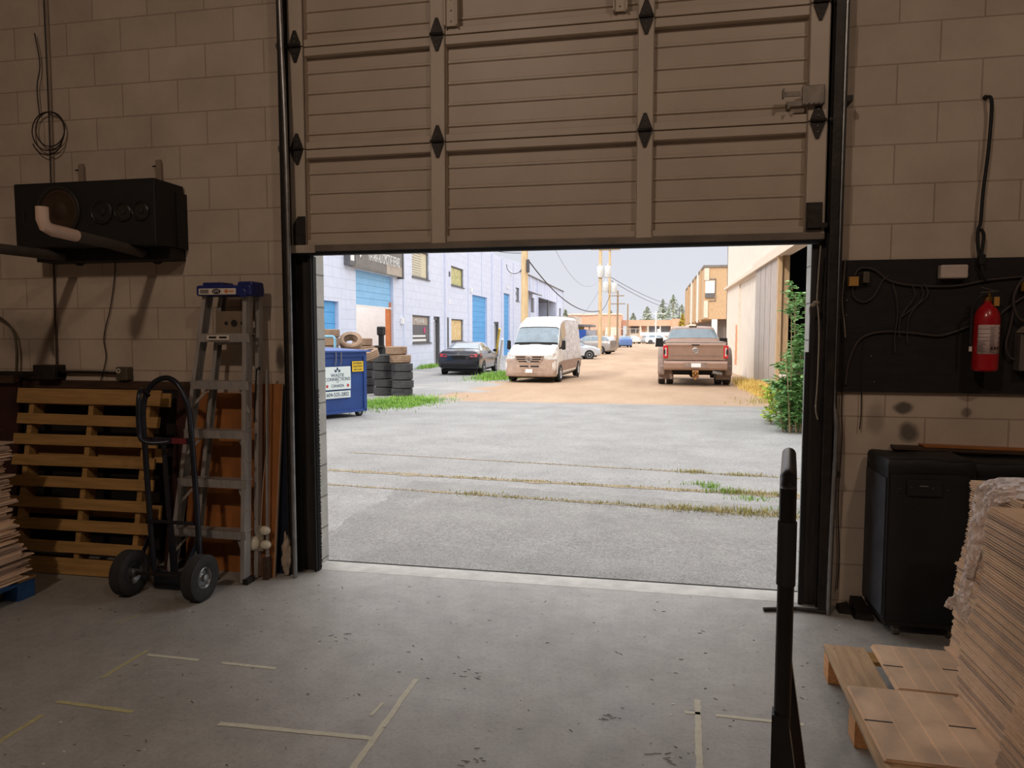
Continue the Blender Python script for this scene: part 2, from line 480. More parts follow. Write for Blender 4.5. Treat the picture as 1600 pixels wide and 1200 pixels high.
b = MB()
b.box(-26, OL, WI, WO, -0.4, TOPZ); b.box(OR, 14, WI, WO, -0.4, TOPZ); b.box(OL, OR, WI, WO, 4.0, TOPZ)
wf = structure('wall_front', b, M_BLOCK)
b = MB(); b.box(OL-0.001, OL+0.004, WI, WO, 0, 4.0); b.box(OR-0.004, OR+0.001, WI, WO, 0, 4.0)
structure('trim_reveal', b, M_REVEAL)
structure('wall_left', MB().box(-6.7, -6.5, -9.5, WI-0.001, -0.01, 5.6), M_BLOCKX)
structure('wall_right', MB().box(6.3, 6.5, -9.5, WI-0.001, -0.01, 5.6), M_BLOCKX)
structure('wall_back', MB().box(-6.7, 6.5, -9.7, -9.5, -0.01, 5.6), M_BLOCK)
structure('floor', MB().box(-6.7, 6.5, -9.7, WI, -0.2, 0), M_FLOOR)
structure('ceiling', MB().box(-26, 14, -9.7, WI, 5.6, 5.8), M_DARKCEIL)
M_SILL = mat('pale_sill_concrete', (192, 189, 183), 0.85, var=0.12, scale=8, bump=0.3)
structure('trim_threshold', MB().box(OL, OR, WI+0.0005, WO-0.03, -0.2, 0.0008), M_SILL)

# ground outside: slopes gently away, then flat
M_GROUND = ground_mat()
def gz(y): return -0.012*(min(y, 30.0)-4.5) if y > 4.5 else 0.0
b = MB()
ys = [WO+0.014, 4.5, 8, 14, 20, 30, 60, 120, 260]
xs = [-60, -20, -8, 0, 8, 20, 60]
g = [[b.b.verts.new((x, y, gz(y)-(0.006 if y < 4.4 else 0))) for x in xs] for y in ys]
for i in range(len(ys)-1):
    for j in range(len(xs)-1):
        b.b.faces.new((g[i][j], g[i][j+1], g[i+1][j+1], g[i+1][j]))
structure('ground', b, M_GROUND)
structure('trim_threshold_joint', MB().box(OL, OR, WO-0.03, WO+0.02, -0.1, -0.006), mat('crack_dirt', (38, 34, 30), 0.95))

# ------------------------------------------------------------------ overhead door, raised part way
dr = thing('door_1', None, None, (-0.65, 4.1, 2.0), world=True, kind='structure')
DZ = [2.05, 2.64, 3.245, 3.85, 4.45]
XL, XR = -2.19, 0.895
STL = [(-2.185, -2.085), (-1.29, -1.20), (-0.10, -0.01), (0.79, 0.89)]
rng = random.Random(3)
for i in range(4):
    z0, z1 = DZ[i], DZ[i+1]
    b = MB()
    # ribbed skin: shallow horizontal corrugations
    n = 5; yb = 4.118
    pts = []
    for k in range(n):
        a = z0+(z1-z0)*k/n; c = z0+(z1-z0)*(k+1)/n
        pts += [(yb, a+0.000), (yb, c-0.030), (yb-0.010, c-0.024), (yb-0.010, c-0.012), (yb, c-0.006)]
    pts.append((yb, z1))
    poly = pts + [(4.135, z1), (4.135, z0)]
    b.prism_x(poly, XL, XR)
    b.build('door_panel', M_DOOR, dr)
    b = MB()
    # top and bottom rails folded inward
    b.box(XL, XR, 4.075, 4.118, z1-0.052, z1-0.003, bev=0.003)
    b.box(XL, XR, 4.075, 4.118, z0+0.003, z0+0.045, bev=0.003)
    b.build('rail', M_DOOR, dr)
    for (a, c) in STL:
        b = MB()
        b.box(a, c, 4.058, 4.070, z0+0.004, z1-0.004, bev=0.002)
        b.box(a, a+0.004, 4.058, 4.118, z0+0.006, z1-0.006); b.box(c-0.004, c, 4.058, 4.118, z0+0.006, z1-0.006)
        b.build('stile', M_DOORSTILE, dr)
M_HINGE = mat('dark_hinge', (52, 46, 42), 0.55, 0.5, var=0.3, scale=30)
for zi in (1, 2, 3):
    z = DZ[zi]
    for (a, c) in STL:
        xc = (a+c)/2
        b = MB()
        w, hgt = 0.036, 0.092
        dia = [(-w, 0), (-w, 0.018), (-0.008, hgt), (0.008, hgt), (w, 0.018), (w, -0.018), (0.008, -hgt), (-0.008, -hgt), (-w, -0.018)]
        b.prism_y([(xc+p[0], z+p[1]) for p in dia], 4.048, 4.057)
        b.tube([(xc-w-0.004, 4.042, z), (xc+w+0.004, 4.042, z)], 0.009, 8)
        h = b.build('hinge', M_HINGE, dr)
        b = MB()
        for dz_ in (0.055, 0.025, -0.03, -0.06): b.sphere((xc, 4.046, z+dz_), 0.005, 1)
        b.build('bolt', M_GALV, h)
    for side, xr in ((-1, -2.185), (1, 0.895)):
        b = MB(); b.tube([(xr, 4.035, z), (xr+side*0.06, 4.035, z)], 0.008, 8); b.tube([(xr+side*0.03, 4.035, z), (xr+side*0.055, 4.035, z)], 0.022, 12)
        b.build('roller', M_GALV, dr)
# bottom rail, weather seal, brackets
b = MB(); b.box(XL, XR, 4.06, 4.125, 2.024, 2.062, bev=0.003); b.build('bottom_rail', mat('door_bottom_rail', (120, 108, 96), 0.5, 0.2, var=0.2), dr)
b = MB(); b.prism_x([(4.07, 2.024), (4.135, 2.024), (4.132, 2.010), (4.11, 2.002), (4.085, 2.006)], XL+0.02, XR-0.02); b.build('weather_seal', M_BLACK, dr)
b = MB(); b.box(-2.2, -2.03, 4.045, 4.06, 2.015, 2.062, bev=0.002); b.build('corner_plate', mat('pale_plate', (180, 165, 150), 0.5), dr)
b = MB(); b.prism_y([(-2.165, 2.064), (-2.09, 2.064), (-2.09, 2.235), (-2.135, 2.235), (-2.165, 2.19)], 4.045, 4.057); o = b.build('bottom_bracket', M_HINGE, dr)
b = MB(); b.prism_y([(0.795, 2.064), (0.875, 2.064), (0.875, 2.215), (0.795, 2.215)], 4.045, 4.057); b.box(0.80, 0.90, 4.03, 4.045, 2.08, 2.105)
b.build('bottom_bracket', M_HINGE, dr)
# reinforcing straps near the top
for x0 in (-1.195, -0.235):
    b = MB(); b.box(x0, x0+0.008, 4.03, 4.075, 3.285, 3.85); b.box(x0, x0+0.07, 4.052, 4.060, 3.285, 3.85); b.box(x0+0.07, x0+0.078, 4.03, 4.06, 3.285, 3.85)
    s_ = b.build('strap', M_DOORSTILE, dr)
    b = MB()
    for k in range(9): b.sphere((x0+0.037, 4.051, 3.31+k*0.06), 0.0045, 1)
    b.build('bolt', M_STEEL_DARK, s_)
# slide lock
M_LOCK = mat('slide_lock_metal', (128, 118, 108), 0.45, 0.4, var=0.25, scale=20)
b = MB(); b.box(0.755, 0.865, 4.020, 4.058, 2.715, 2.815, bev=0.004); lk = b.build('slide_lock', M_LOCK, dr)
b = MB(); b.box(0.655, 0.76, 4.028, 4.036, 2.765, 2.79); b.box(0.655, 0.662, 4.00, 4.04, 2.755, 2.80); b.build('bolt_bar', M_LOCK, lk)
b = MB(); b.box(0.685, 0.76, 4.03, 4.038, 2.715, 2.74); b.box(0.68, 0.69, 4.01, 4.04, 2.70, 2.735); b.build('bolt_bar', M_LOCK, lk)
b = MB()
for k in range(5): b.sphere((0.765+k*0.023, 4.018, 2.722), 0.005, 1)
b.build('rivet', M_GALV, lk)

# tracks and jamb
def jamb(x0, x1, y0, name):
    b = MB(); b.box(x0, x1, y0, WI-0.001, 0.0, 5.2, bev=0.004); return structure(name, b, M_JAMB)
jamb(-2.212, -2.083, 4.132, 'trim_jamb')
jamb(0.846, 1.0, 4.132, 'trim_jamb')
b = MB()
b.box(-2.222, -2.216, 4.0, 4.13, 0.0, 5.2)
b.box(0.962, 0.968, 4.0, 4.13, 0.0, 5.2)
structure('trim_track_angle', b, M_STEEL_DARK)
for (x0, s) in ((-2.240, 1), (0.935, -1)):
    t = thing('door_track', 'dark steel roller track up the %s side of the overhead door' % ('left' if s > 0 else 'right'), 'door track', (x0, 4.05, 0), world=True, group='roller tracks of the overhead door')
    b = MB(); xb, xt = (-2.195, -2.205) if s > 0 else (x0, x0)
    b.beam((xb-0.0125*s, 4.0375, 0.01), (xt-0.0125*s, 4.0375, 5.2), 0.005, 0.075, up=(0, 1, 0)); b.beam((xb+0.008*s, 4.002, 0.01), (xt+0.008*s, 4.002, 5.2), 0.045, 0.004, up=(0, 1, 0)); b.beam((xb+0.008*s, 4.073, 0.01), (xt+0.008*s, 4.073, 5.2), 0.045, 0.004, up=(0, 1, 0))
    b.build('channel', M_STEEL_DARK, t)
    for z in (0.35, 1.1, 1.75, 2.5, 3.2):
        xz = x0+(0.04 if s > 0 else 0); b = MB(); b.box(xz-0.02*s, xz+0.012*s, 4.075, 4.132, z, z+0.05); b.build('bracket', M_STEEL_DARK, t)
b = MB(); b.box(-2.09, -2.078, 4.12, 4.16, 0.0, 2.0); b.box(-2.10, -2.084, 4.10, 4.132, 0.0, 2.0)
for k in range(150): # ragged brush edge
    z = 0.02+k*0.0077; b.beam((-2.082, 4.135, z), (-2.068+rng.random()*0.008, 4.137, z+rng.uniform(-.004, .004)), 0.004, 0.004)
o = b.build('side_seal', M_BLACK); tag(o, 'black bristle weather seal down the left edge of the doorway', 'weather seal', 'side seals of the doorway')
b = MB(); b.box(0.826, 0.848, 4.12, 4.14, 0.0, 1.42)
o = b.build('side_seal', M_BLACK); tag(o, 'black weather seal down the right edge of the doorway', 'weather seal', 'side seals of the doorway')
b = MB(); b.tube([(-2.103, 4.19, 0.5), (-2.105, 4.19, 1.62)], 0.008, 8); 
o = b.build('guide_rod', mat('pale_rod', (205, 203, 198), 0.5)); tag(o, 'thin pale rod fixed upright on the left block reveal of the doorway', 'rod')
b = MB(); b.tube(spline([(-2.166, 3.975, 0.0), (-2.165, 3.975, 0.7), (-2.162, 3.975, 1.5), (-2.165, 3.975, 2.6), (-2.185, 3.975, 3.6), (-2.19, 3.975, 5.2)]), 0.014, 10)
o = b.build('conduit_pipe', M_GALV, smooth=True); tag(o, 'thin grey steel pipe running up left of the overhead door', 'pipe')
t = thing('conduit_pipe', 'shiny galvanised pipe running floor to ceiling right of the overhead door', 'pipe', (0.975, 4.0, 0), world=True)
b = MB(); b.tube(spline([(0.955, 4.0, 0.0), (0.962, 4.0, 0.6), (0.968, 4.0, 1.0), (0.955, 4.02, 1.25), (0.958, 4.02, 2.0), (0.958, 4.02, 3.0), (0.958, 4.02, 5.3)]), 0.0135, 12); b.build('pipe', M_GALV, t, smooth=True)
for z in (0.75, 2.72):
    b = MB(); b.box(0.93, 1.0, 4.015, 4.132, z, z+0.03); b.build('clamp', M_STEEL_DARK, t)
# rope tied on the right jamb
M_ROPE = mat('dusty_rope', (150, 138, 122), 0.9, var=0.2, scale=80)
t = thing('rope', 'frayed grey pull rope knotted on the right door jamb', 'rope', (0.86, 4.03, 1.1), world=True)
b = MB(); b.tube(spline([(0.868, 4.03, 1.985), (0.862, 4.03, 1.85), (0.858, 4.03, 1.70), (0.866, 4.03, 1.64), (0.874, 4.03, 1.5), (0.872, 4.03, 1.25), (0.868, 4.03, 1.12), (0.880, 4.03, 1.06)]), 0.0035, 6); b.build('strand', M_ROPE, t, smooth=True)
b = MB(); b.sphere((0.853, 4.028, 1.685), 0.013, 2, (1.4, 1, 0.8)); b.sphere((0.835, 4.02, 1.672), 0.011, 2, (1.4, 1, 0.8)); b.tube(spline([(0.83, 4.02, 1.67), (0.82, 4.02, 1.66), (0.822, 4.02, 1.62)]), 0.003, 6)
b.sphere((0.868, 4.03, 1.13), 0.006, 1); b.build('knot', M_ROPE, t, smooth=True)
# wire rope lying at the foot of the right jamb
b = MB(); b.tube([(0.62, 3.98, 0.012), (0.80, 4.02, 0.014), (0.96, 4.0, 0.014)], 0.012, 8)
o = b.build('metal_rod', M_STEEL_DARK); tag(o, 'dark steel rod lying on the floor at the foot of the right jamb', 'rod')

# high bay lamp (above the frame) and an added fill lamp at right
M_LAMP = mat('lamp_glass', (255, 225, 195), 0.3, emit=6)
for (x, y) in ((-1.9, -2.0), (2.1, -0.6)):
    t = thing('ceiling_or_fill_lamp', 'round high bay lamp or added fill lamp under the dark ceiling', 'lamp', (x, y, 5.45), group='high bay lamps')
    MB().lathe([(0.05, 0.12), (0.10, 0.1), (0.24, 0.0), (0.25, 0.0), (0.11, 0.11), (0.05, 0.14)], 24).build('lamp_shade', M_STEEL_DARK, t, smooth=True)
    MB().lathe([(0, 0.005), (0.17, 0.005), (0.17, 0.0), (0, 0.0)], 20).build('lens', M_LAMP, t)
    MB().tube([(0, 0, 0.12), (0, 0, 0.15)], 0.02, 8).build('stem', M_STEEL_DARK, t)
# ================================================================== outside
M_CMU = block_mat('pale_painted_block', (218, 225, 243), (196, 203, 224), 0.80, 0.40, 'YZ', ms=0.012, bump=0.35, bdist=0.01, var=0.05)
M_FLUTED = mat('pale_painted_concrete', (212, 219, 238), 0.8, var=0.05, scale=2)
M_WHITEWALL = mat('white_interior_paint', (212, 206, 204), 0.8, var=0.04)
M_BLUEDOOR = mat('blue_garage_paint', (88, 168, 226), 0.5, var=0.08, scale=3)
M_BLUEDOORL = mat('light_blue_garage_paint', (140, 196, 236), 0.5, var=0.06, scale=3)
M_GREYTRIM = mat('grey_window_frame', (98, 98, 100), 0.5)
M_GLASS = mat('window_glass', (120, 128, 136), 0.05, 0.0, var=0.2, scale=2, coat=1)
M_BLINDS = mat('cream_blinds', (214, 206, 176), 0.7, var=0.10, scale=4, stretch=(1, 1, 12))
M_AMBERWIN = mat('amber_window_display', (216, 178, 96), 0.5, var=0.3, scale=5, c2=(236, 214, 170))
M_TREEWIN = mat('green_reflection_glass', (150, 160, 70), 0.2, var=0.3, scale=5, c2=(222, 206, 130))
M_SIGNGREY = mat('sign_grey', (120, 116, 112), 0.6, var=0.15)
M_SIGNTAN = mat('sign_tan', (178, 166, 152), 0.6, var=0.15, scale=1.2)
M_WHITE = mat('white_paint', (240, 240, 238), 0.5, var=0.02)
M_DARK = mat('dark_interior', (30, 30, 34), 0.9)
M_POLEWOOD = mat('utility_pole_wood', (208, 184, 144), 0.85, var=0.16, scale=3, stretch=(6, 6, 0.6), bump=0.3, bscale=12)
M_POLEGREY = mat('grey_pole_wood', (150, 130, 104), 0.85, var=0.2, scale=3, stretch=(6, 6, 0.6))
M_WIREX = mat('overhead_wire', (70, 68, 72), 0.7)
M_WIREL = mat('pale_overhead_wire', (150, 150, 158), 0.7)
M_TRANSF = mat('transformer_grey', (206, 208, 206), 0.5)
M_TYREDUST = mat('dust_covered_tyre', (150, 126, 106), 0.9, var=0.18, scale=6)
M_TYREGREY = mat('grey_tyre', (72, 73, 76), 0.85, var=0.18, scale=6)
M_DUMP = mat('dumpster_blue', (42, 74, 140), 0.5, var=0.16, scale=2.5)
M_DUMPLID = mat('dumpster_lid', (70, 98, 160), 0.5, var=0.12)
M_TIMBER = mat('brown_timber_cladding', (196, 166, 130), 0.8, var=0.14, scale=4, stretch=(8, 8, 0.8))
M_RW = mat('weathered_concrete_panel', (226, 216, 202), 0.85, var=0.10, scale=2.5, stretch=(1, 4, 0.6), bump=0.3, bscale=12)
M_RWG = mat('grey_weathered_board', (176, 166, 158), 0.85, var=0.16, scale=3, stretch=(1, 6, 0.6), bump=0.3, bscale=12)
M_BRICKR = mat('orange_brick', (216, 168, 140), 0.85, var=0.10, scale=2)
M_CREAM = mat('cream_render', (222, 208, 190), 0.8, var=0.06)
M_GRASS = mat('fresh_grass', (112, 158, 58), 0.8, var=0.25, scale=3, c2=(150, 190, 82))
M_STRAW = mat('dry_straw_grass', (206, 170, 88), 0.85, var=0.2, scale=5, c2=(226, 204, 120))
M_OLIVE = mat('dusty_weed', (156, 156, 92), 0.85, var=0.2, scale=5, c2=(190, 176, 124))
M_LEAF = mat('shrub_leaf', (92, 148, 80), 0.5, var=0.25, scale=6, c2=(150, 192, 120))
M_LEAFY = mat('yellow_green_leaf', (186, 208, 76), 0.6, var=0.2, scale=4)
M_STEM = mat('woody_stem', (150, 130, 92), 0.8)
M_PIPEBLUE = mat('pale_blue_pipe', (126, 180, 206), 0.5)

XS = -12.1
def thing_at(name, label, cat, loc, **k): return thing(name, label, cat, loc, world=True, **k)

# ---------------- the repair shop block
sh = thing_at('repair_shop', 'long pale painted block building with blue garage doors left of the lane', 'building', (XS, 38, -0.3))
def wallYZ(holes, y0, y1, ztop, m, x=XS, th=0.3, z0=-0.5):
    """wall in the plane x, with rectangular holes (ya, yb, za, zb) cut out; ztop(y) gives height"""
    b = MB(); ys = sorted({y0, y1, *[h[0] for h in holes], *[h[1] for h in holes]})
    for ya, yb in zip(ys, ys[1:]):
        hs = sorted([h for h in holes if h[0] <= ya+1e-6 and h[1] >= yb-1e-6], key=lambda h: h[2])
        z = z0
        for h in hs:
            if h[2] > z: b.box(x-th, x, ya, yb, z, h[2])
            z = h[3]
        b.hexa([(x-th, ya, z), (x, ya, z), (x, yb, z), (x-th, yb, z), (x-th, ya, ztop(ya)), (x, ya, ztop(ya)), (x, yb, ztop(yb)), (x-th, yb, ztop(yb))])
    return b
H_G0 = (22.0, 26.28, -0.3, 2.78); H_G1 = (27.75, 32.3, -0.3, 4.20); H_W1 = (34.8, 37.8, 1.04, 2.49); H_W2 = (34.8, 37.6, 4.46, 5.9)
H_D1 = (38.4, 39.6, -0.3, 2.50); H_W3 = (42.0, 44.8, 1.04, 2.44); H_W4 = (42.0, 44.9, 4.5, 5.68); H_G2 = (47.2, 51.8, -0.3, 4.2)
H_D2 = (53.5, 55.65, -0.3, 2.46); H_G3 = (57.3, 60.4, -0.3, 4.9)
H_W5 = (62.9, 64.6, 4.5, 5.7)
holes = [H_G0, H_G1, H_W1, H_W2, H_D1, H_W3, H_W4, H_G2, H_D2, H_G3, H_W5]
top = lambda y: 7.74 if y <= 57.1 else 7.74+(y-57.1)*0.045
wallYZ(holes, 16, 65, top, M_CMU).build('facade', M_CMU, sh)
for (y, w, d) in ((33.4, 0.3, 0.05), (40.5, 0.9, 0.08), (46.0, 0.3, 0.05), (49.8, 0.12, 0.05), (53.0, 0.5, 0.10), (56.6, 0.5, 0.12), (61.6, 0.25, 0.06)):
    if y == 49.8: MB().box(XS, XS+d, y, y+w, 4.3, 7.74).build('pilaster', M_FLUTED, sh)
    else: MB().box(XS, XS+d, y, y+w, -0.4, 7.74).build('pilaster', M_FLUTED, sh)
MB().box(XS-14, XS-0.3, 16, 65, 7.3, 7.5).build('roof', M_SIGNGREY, sh)
MB().box(XS-14, XS-13.7, 16, 65, -0.5, 7.4).build('rear_wall', M_WHITEWALL, sh)
MB().box(XS-14, XS, 16, 16.3, -0.5, 7.74).build('end_wall', M_CMU, sh)
MB().box(XS-14, XS-0.3, 16.3, 65, -0.32, -0.30).build('shop_floor', M_SIGNTAN, sh)
MB().box(XS-6.2, XS-6.0, 24.0, 36.0, -0.3, 7.3).build('inner_wall', M_WHITEWALL, sh)
MB().box(XS-6.0, XS-0.3, 33.6, 33.8, -0.3, 7.3).build('inner_wall', M_WHITEWALL, sh)
MB().box(XS-6.0, XS-0.3, 27.0, 27.2, -0.3, 7.3).build('inner_wall', M_WHITEWALL, sh)
# things seen through the open bay
MB().box(XS-5.98, XS-5.94, 32.1, 33.3, -0.3, 1.95).build('inner_door', M_SIGNTAN, sh)
MB().box(XS-5.98, XS-5.92, 31.3, 31.9, -0.3, 2.0).build('inner_doorway', mat('dark_green_gap', (46, 66, 60), 0.8), sh)
b = MB(); b.box(XS-0.32, XS-0.12, 31.85, 32.25, -0.3, 3.0); b.build('timber_post', mat('orange_timber', (190, 112, 62), 0.7, var=0.12), sh)
b = MB(); b.box(XS-0.9, XS-0.75, 33.5, 33.58, 1.7, 2.0); b.build('wall_clock', M_SIGNGREY, sh)
def sectional(h, zbot, m, x=XS-0.14, nm='garage_door', n=None):
    ya, yb, _, zt = h
    b = MB(); n = n or max(3, int((zt-zbot)/0.42)); s = (zt-zbot)/n
    for k in range(n): b.box(x-0.05, x, ya+0.02, yb-0.25, zbot+k*s+0.015, zbot+(k+1)*s-0.015, bev=0.01)
    b.box(x-0.05, x-0.02, ya, yb-0.2, zbot, zt)
    return b.build(nm, m, sh)
g1 = sectional(H_G1, 2.76, M_BLUEDOORL, n=5); MB().box(XS-0.2, XS-0.1, 27.75, 32.1, 2.68, 2.76).build('bottom_seal', M_WHITE, g1)
sectional(H_G0, -0.28, M_BLUEDOOR); sectional(H_G2, -0.28, M_BLUEDOOR, n=12); sectional(H_G3, -0.28, M_BLUEDOOR, n=14)
for h in (H_G1, H_G0, H_G2, H_G3):
    MB().box(XS-0.25, XS+0.0, h[1]-0.22, h[1], h[2], h[3]).build('door_jamb', M_FLUTED, sh)
def window(h, m, bars=1, extra=None):
    ya, yb, za, zb = h
    b = MB()
    for (p, q, r_, s) in ((ya, yb, za, za+0.08), (ya, yb, zb-0.07, zb), (ya, ya+0.07, za, zb), (yb-0.10, yb, za, zb)): b.box(XS-0.16, XS-0.08, p, q, r_, s)
    b.box(XS-0.1, XS+0.06, ya-0.05, yb+0.1, za-0.06, za)
    w = b.build('window', M_GREYTRIM, sh)
    MB().box(XS-0.14, XS-0.12, ya+0.05, yb-0.05, za+0.05, zb-0.05).build('pane', m, w)
    return w
w = window(H_W1, M_SIGNTAN)
MB().box(XS-0.118, XS-0.108, 34.95, 37.6, 1.1, 2.0).build('window_decal', M_GREYTRIM, w)
text('lettering', 'MILEASE', 0.30, M_WHITE, w, (XS-0.10, 36.2, 2.22), (R(90), 0, R(90)), 0.002, sx=1.5)
MB().box(XS-0.10, XS-0.09, 35.0, 37.2, 1.35, 1.45).build('lettering_strip', M_WHITE, w)
MB().box(XS-0.10, XS-0.09, 35.0, 37.3, 1.1, 1.24).build('lettering_strip', M_WHITE, w)
MB().lathe([(0, 0), (0.17, 0), (0.17, 0.01), (0, 0.01)], 20, Matrix.Translation((XS-0.10, 37.05, 1.72)) @ Matrix.Rotation(R(90), 4, 'Y')).build('pink_disc', mat('pink_sign', (200, 60, 120), 0.5), w)
w = window(H_W2, M_BLINDS); b = MB()
for k in range(10): b.box(XS-0.118, XS-0.11, 34.95, 36.6, 4.6+k*0.125, 4.6+k*0.125+0.03)
b.build('blind_slats', M_GLASS, w)
window(H_W3, M_AMBERWIN); window(H_W4, M_TREEWIN); window(H_W5, M_GLASS)
# doors
for h, m in ((H_D1, M_SIGNTAN), (H_D2, M_FLUTED)):
    d = MB().box(XS-0.26, XS-0.2, h[0]+0.06, h[1]-0.2, -0.3, h[3]-0.25).build('entry_door', mat('grey_door', (176, 178, 184), 0.5), sh)
    b = MB(); b.box(XS-0.2, XS-0.02, h[0], h[0]+0.05, -0.3, h[3]); b.box(XS-0.2, XS-0.02, h[1]-0.14, h[1], -0.3, h[3]); b.box(XS-0.2, XS-0.1, h[0], h[1], h[3]-0.2, h[3]); b.build('door_frame', M_GREYTRIM, sh)
    MB().box(XS-0.2, XS-0.16, h[0]+0.1, h[0]+0.2, 0.7, 0.8).build('door_handle', M_GREYTRIM, d)
# wall lamps and drain pipe
for (y, z) in ((41.2, 4.95), (46.6, 4.3), (41.2, 3.3), (58.9, 5.3), (60.5, 6.6), (33.0, 2.0)):
    b = MB(); b.box(XS, XS+0.12, y, y+0.26, z, z+0.30, bev=0.02); l = b.build('wall_lamp', M_GREYTRIM if z > 4.5 and y < 45 else M_WHITE, sh)
MB().tube([(XS+0.07, 40.9, -0.2), (XS+0.07, 40.9, 2.5)], 0.09, 8).build('drain_pipe', M_GREYTRIM, sh)
t = thing_at('bay_fill_lamp', 'added fill strip lamp inside the open repair bay', 'lamp', (XS-3, 30, 5.9))
MB().box(XS-3.6, XS-2.4, 29.9, 30.2, 5.95, 6.05).build('housing', M_WHITE, t); MB().box(XS-3.55, XS-2.45, 29.93, 30.17, 5.93, 5.95).build('diffuser', mat('fill_strip_glow', (255, 250, 240), 0.3, emit=12), t)
MB().tube([(XS-3, 30.05, 6.05), (XS-3, 30.05, 7.3)], 0.02, 6).build('stem', M_GREYTRIM, t)
area('bay_fill_light', (XS-3, 30.05, 5.9), 1.0, 420, (1.0, 0.97, 0.94), (XS-3, 30.2, 0))  # unseen lamp added to brighten the repair bay interior
# sign over the open bay
sg = thing_at('shop_sign', 'grey sign reading automotive repairs over the half-open blue bay door', 'sign', (-11.9, 29.5, 4.3))
MB().box(-12.09, -11.85, 27.15, 32.7, 4.24, 6.0).build('sign_box', M_SIGNTAN, sg)
MB().box(-11.849, -11.83, 27.15, 30.6, 4.26, 5.98).build('grey_panel', M_SIGNGREY, sg)
MB().box(-11.849, -11.83, 30.6, 32.6, 4.7, 5.98).build('grey_panel', M_SIGNGREY, sg)
MB().box(-12.09, -11.80, 32.66, 32.78, 4.15, 6.0).build('end_frame', M_GREYTRIM, sg)
text('lettering', 'KATARA AUTOMOTIVE REPAIRS', 0.66, M_WHITE, sg, (-11.82, 30.4, 4.84), (R(90), 0, R(90)), 0.003, sx=0.40)
b = MB()
Mx = Matrix.Translation((-11.815, 27.60, 4.98)) @ Matrix.Rotation(R(90), 4, 'Z') @ Matrix.Rotation(R(90), 4, 'X')
b.prism([(0, -0.35), (0.22, -0.05), (0.22, 0.3), (0.14, 0.3), (0.14, 0), (0, -0.2), (-0.14, 0), (-0.14, 0.3), (-0.22, 0.3), (-0.22, -0.05)], 0.01, Mx); b.build('emblem', M_WHITE, sg)
MB().box(-12.09, -11.84, 26.62, 27.1, 4.27, 6.0).build('side_board', M_GREYTRIM, sg)
MB().box(-11.839, -11.83, 26.68, 27.02, 4.45, 4.95).build('notice', M_WHITE, sg)

# ---------------- second building with the recess
s2 = thing_at('concrete_building', 'lower pale ribbed concrete building with an open recess beyond the repair shop', 'building', (XS, 80, -0.3))
wallYZ([(75.7, 90.3, -0.3, 5.5), (70.7, 73.1, 3.7, 5.2), (93.2, 95.2, -0.3, 4.9)], 65, 97.5, lambda y: 7.3, M_FLUTED, x=XS+0.0).build('facade', M_FLUTED, s2)
MB().box(XS-0.2, XS-0.12, 70.7, 73.1, 3.7, 5.2).build('window', M_GREYTRIM, s2); MB().box(XS-0.2, XS-0.12, 93.2, 95.2, 2.0, 4.9).build('window', M_GREYTRIM, s2)
MB().box(XS-4, XS-3.8, 75, 91, -0.3, 5.5).build('recess_wall', M_FLUTED, s2)
MB().box(XS-4, XS-0.3, 90.3, 90.5, -0.3, 5.5).build('recess_end', M_FLUTED, s2)
MB().box(XS-4, XS-0.3, 75, 91, 5.5, 5.6).build('soffit', M_SIGNGREY, s2)
MB().box(XS-0.2, XS-0.05, 83.5, 83.9, -0.3, 5.5).build('post', M_GREYTRIM, s2)
MB().box(XS-0.1, XS+0.15, 65, 97.5, 7.28, 7.36).build('coping', M_SIGNGREY, s2)
MB().box(XS-12, XS, 97.3, 97.5, -0.3, 7.3).build('end_wall', M_FLUTED, s2)
MB().hexa([(XS, 68, 5.6), (XS+1.0, 68, 5.35), (XS+1.0, 72, 5.35), (XS, 72, 5.6), (XS, 68, 5.8), (XS+1.0, 68, 5.45), (XS+1.0, 72, 5.45), (XS, 72, 5.8)]).build('awning', M_SIGNGREY, s2)
for y in range(66, 97, 2): MB().box(XS, XS+0.03, y+0.3, y+0.42, 5.6, 7.25).build('rib', M_FLUTED, s2)
for y in (70.0, 74.9, 90.5): MB().box(XS, XS+0.1, y, y+0.35, -0.3, 7.28).build('pilaster', M_FLUTED, s2)
MB().box(XS+0.001, XS+0.5, 66, 97.5, -0.31, 0.25).build('base_kerb', M_SIGNGREY, s2); MB().box(XS+0.001, XS+0.5, 61, 64.9, -0.31, 0.25).build('base_kerb', M_SIGNGREY, sh)

# ---------------- right: weathered warehouse
XR2 = 3.75
wh = thing_at('warehouse', 'weathered pale concrete warehouse with a dark open dock doorway right of the lane', 'building', (XR2, 32, -0.3))
def wallYZr(holes, y0, y1, zt, x, th, z0=-0.5):
    b = MB(); ys = sorted({y0, y1, *[h[0] for h in holes], *[h[1] for h in holes]})
    for ya, yb in zip(ys, ys[1:]):
        hs = [h for h in holes if h[0] <= ya+1e-6 and h[1] >= yb-1e-6]; z = z0
        for h in hs: b.box(x, x+th, ya, yb, z, h[2]); z = h[3]
        b.box(x, x+th, ya, yb, z, zt)
    return b
wallYZr([(15.0, 22.6, 0.32, 3.85), (27.2, 33.0, -0.4, 3.72)], 15, 38.2, 9.0, XR2, 0.25).build('wall', M_RW, wh)
MB().box(XR2-0.06, XR2+0.1, 22.8, 27.3, -0.3, 3.85).build('sliding_panel', M_RWG, wh)
MB().box(XR2+0.08, XR2+0.14, 27.2, 33.1, -0.3, 3.72).build('infill_panel', M_RW, wh)
MB().prism_x([(15.0, 3.84), (38.2, 3.76), (38.2, 3.86), (27.4, 3.95), (27.4, 4.06), (15.0, 4.16)], XR2-0.16, XR2).build('track_cover', M_CREAM, wh)
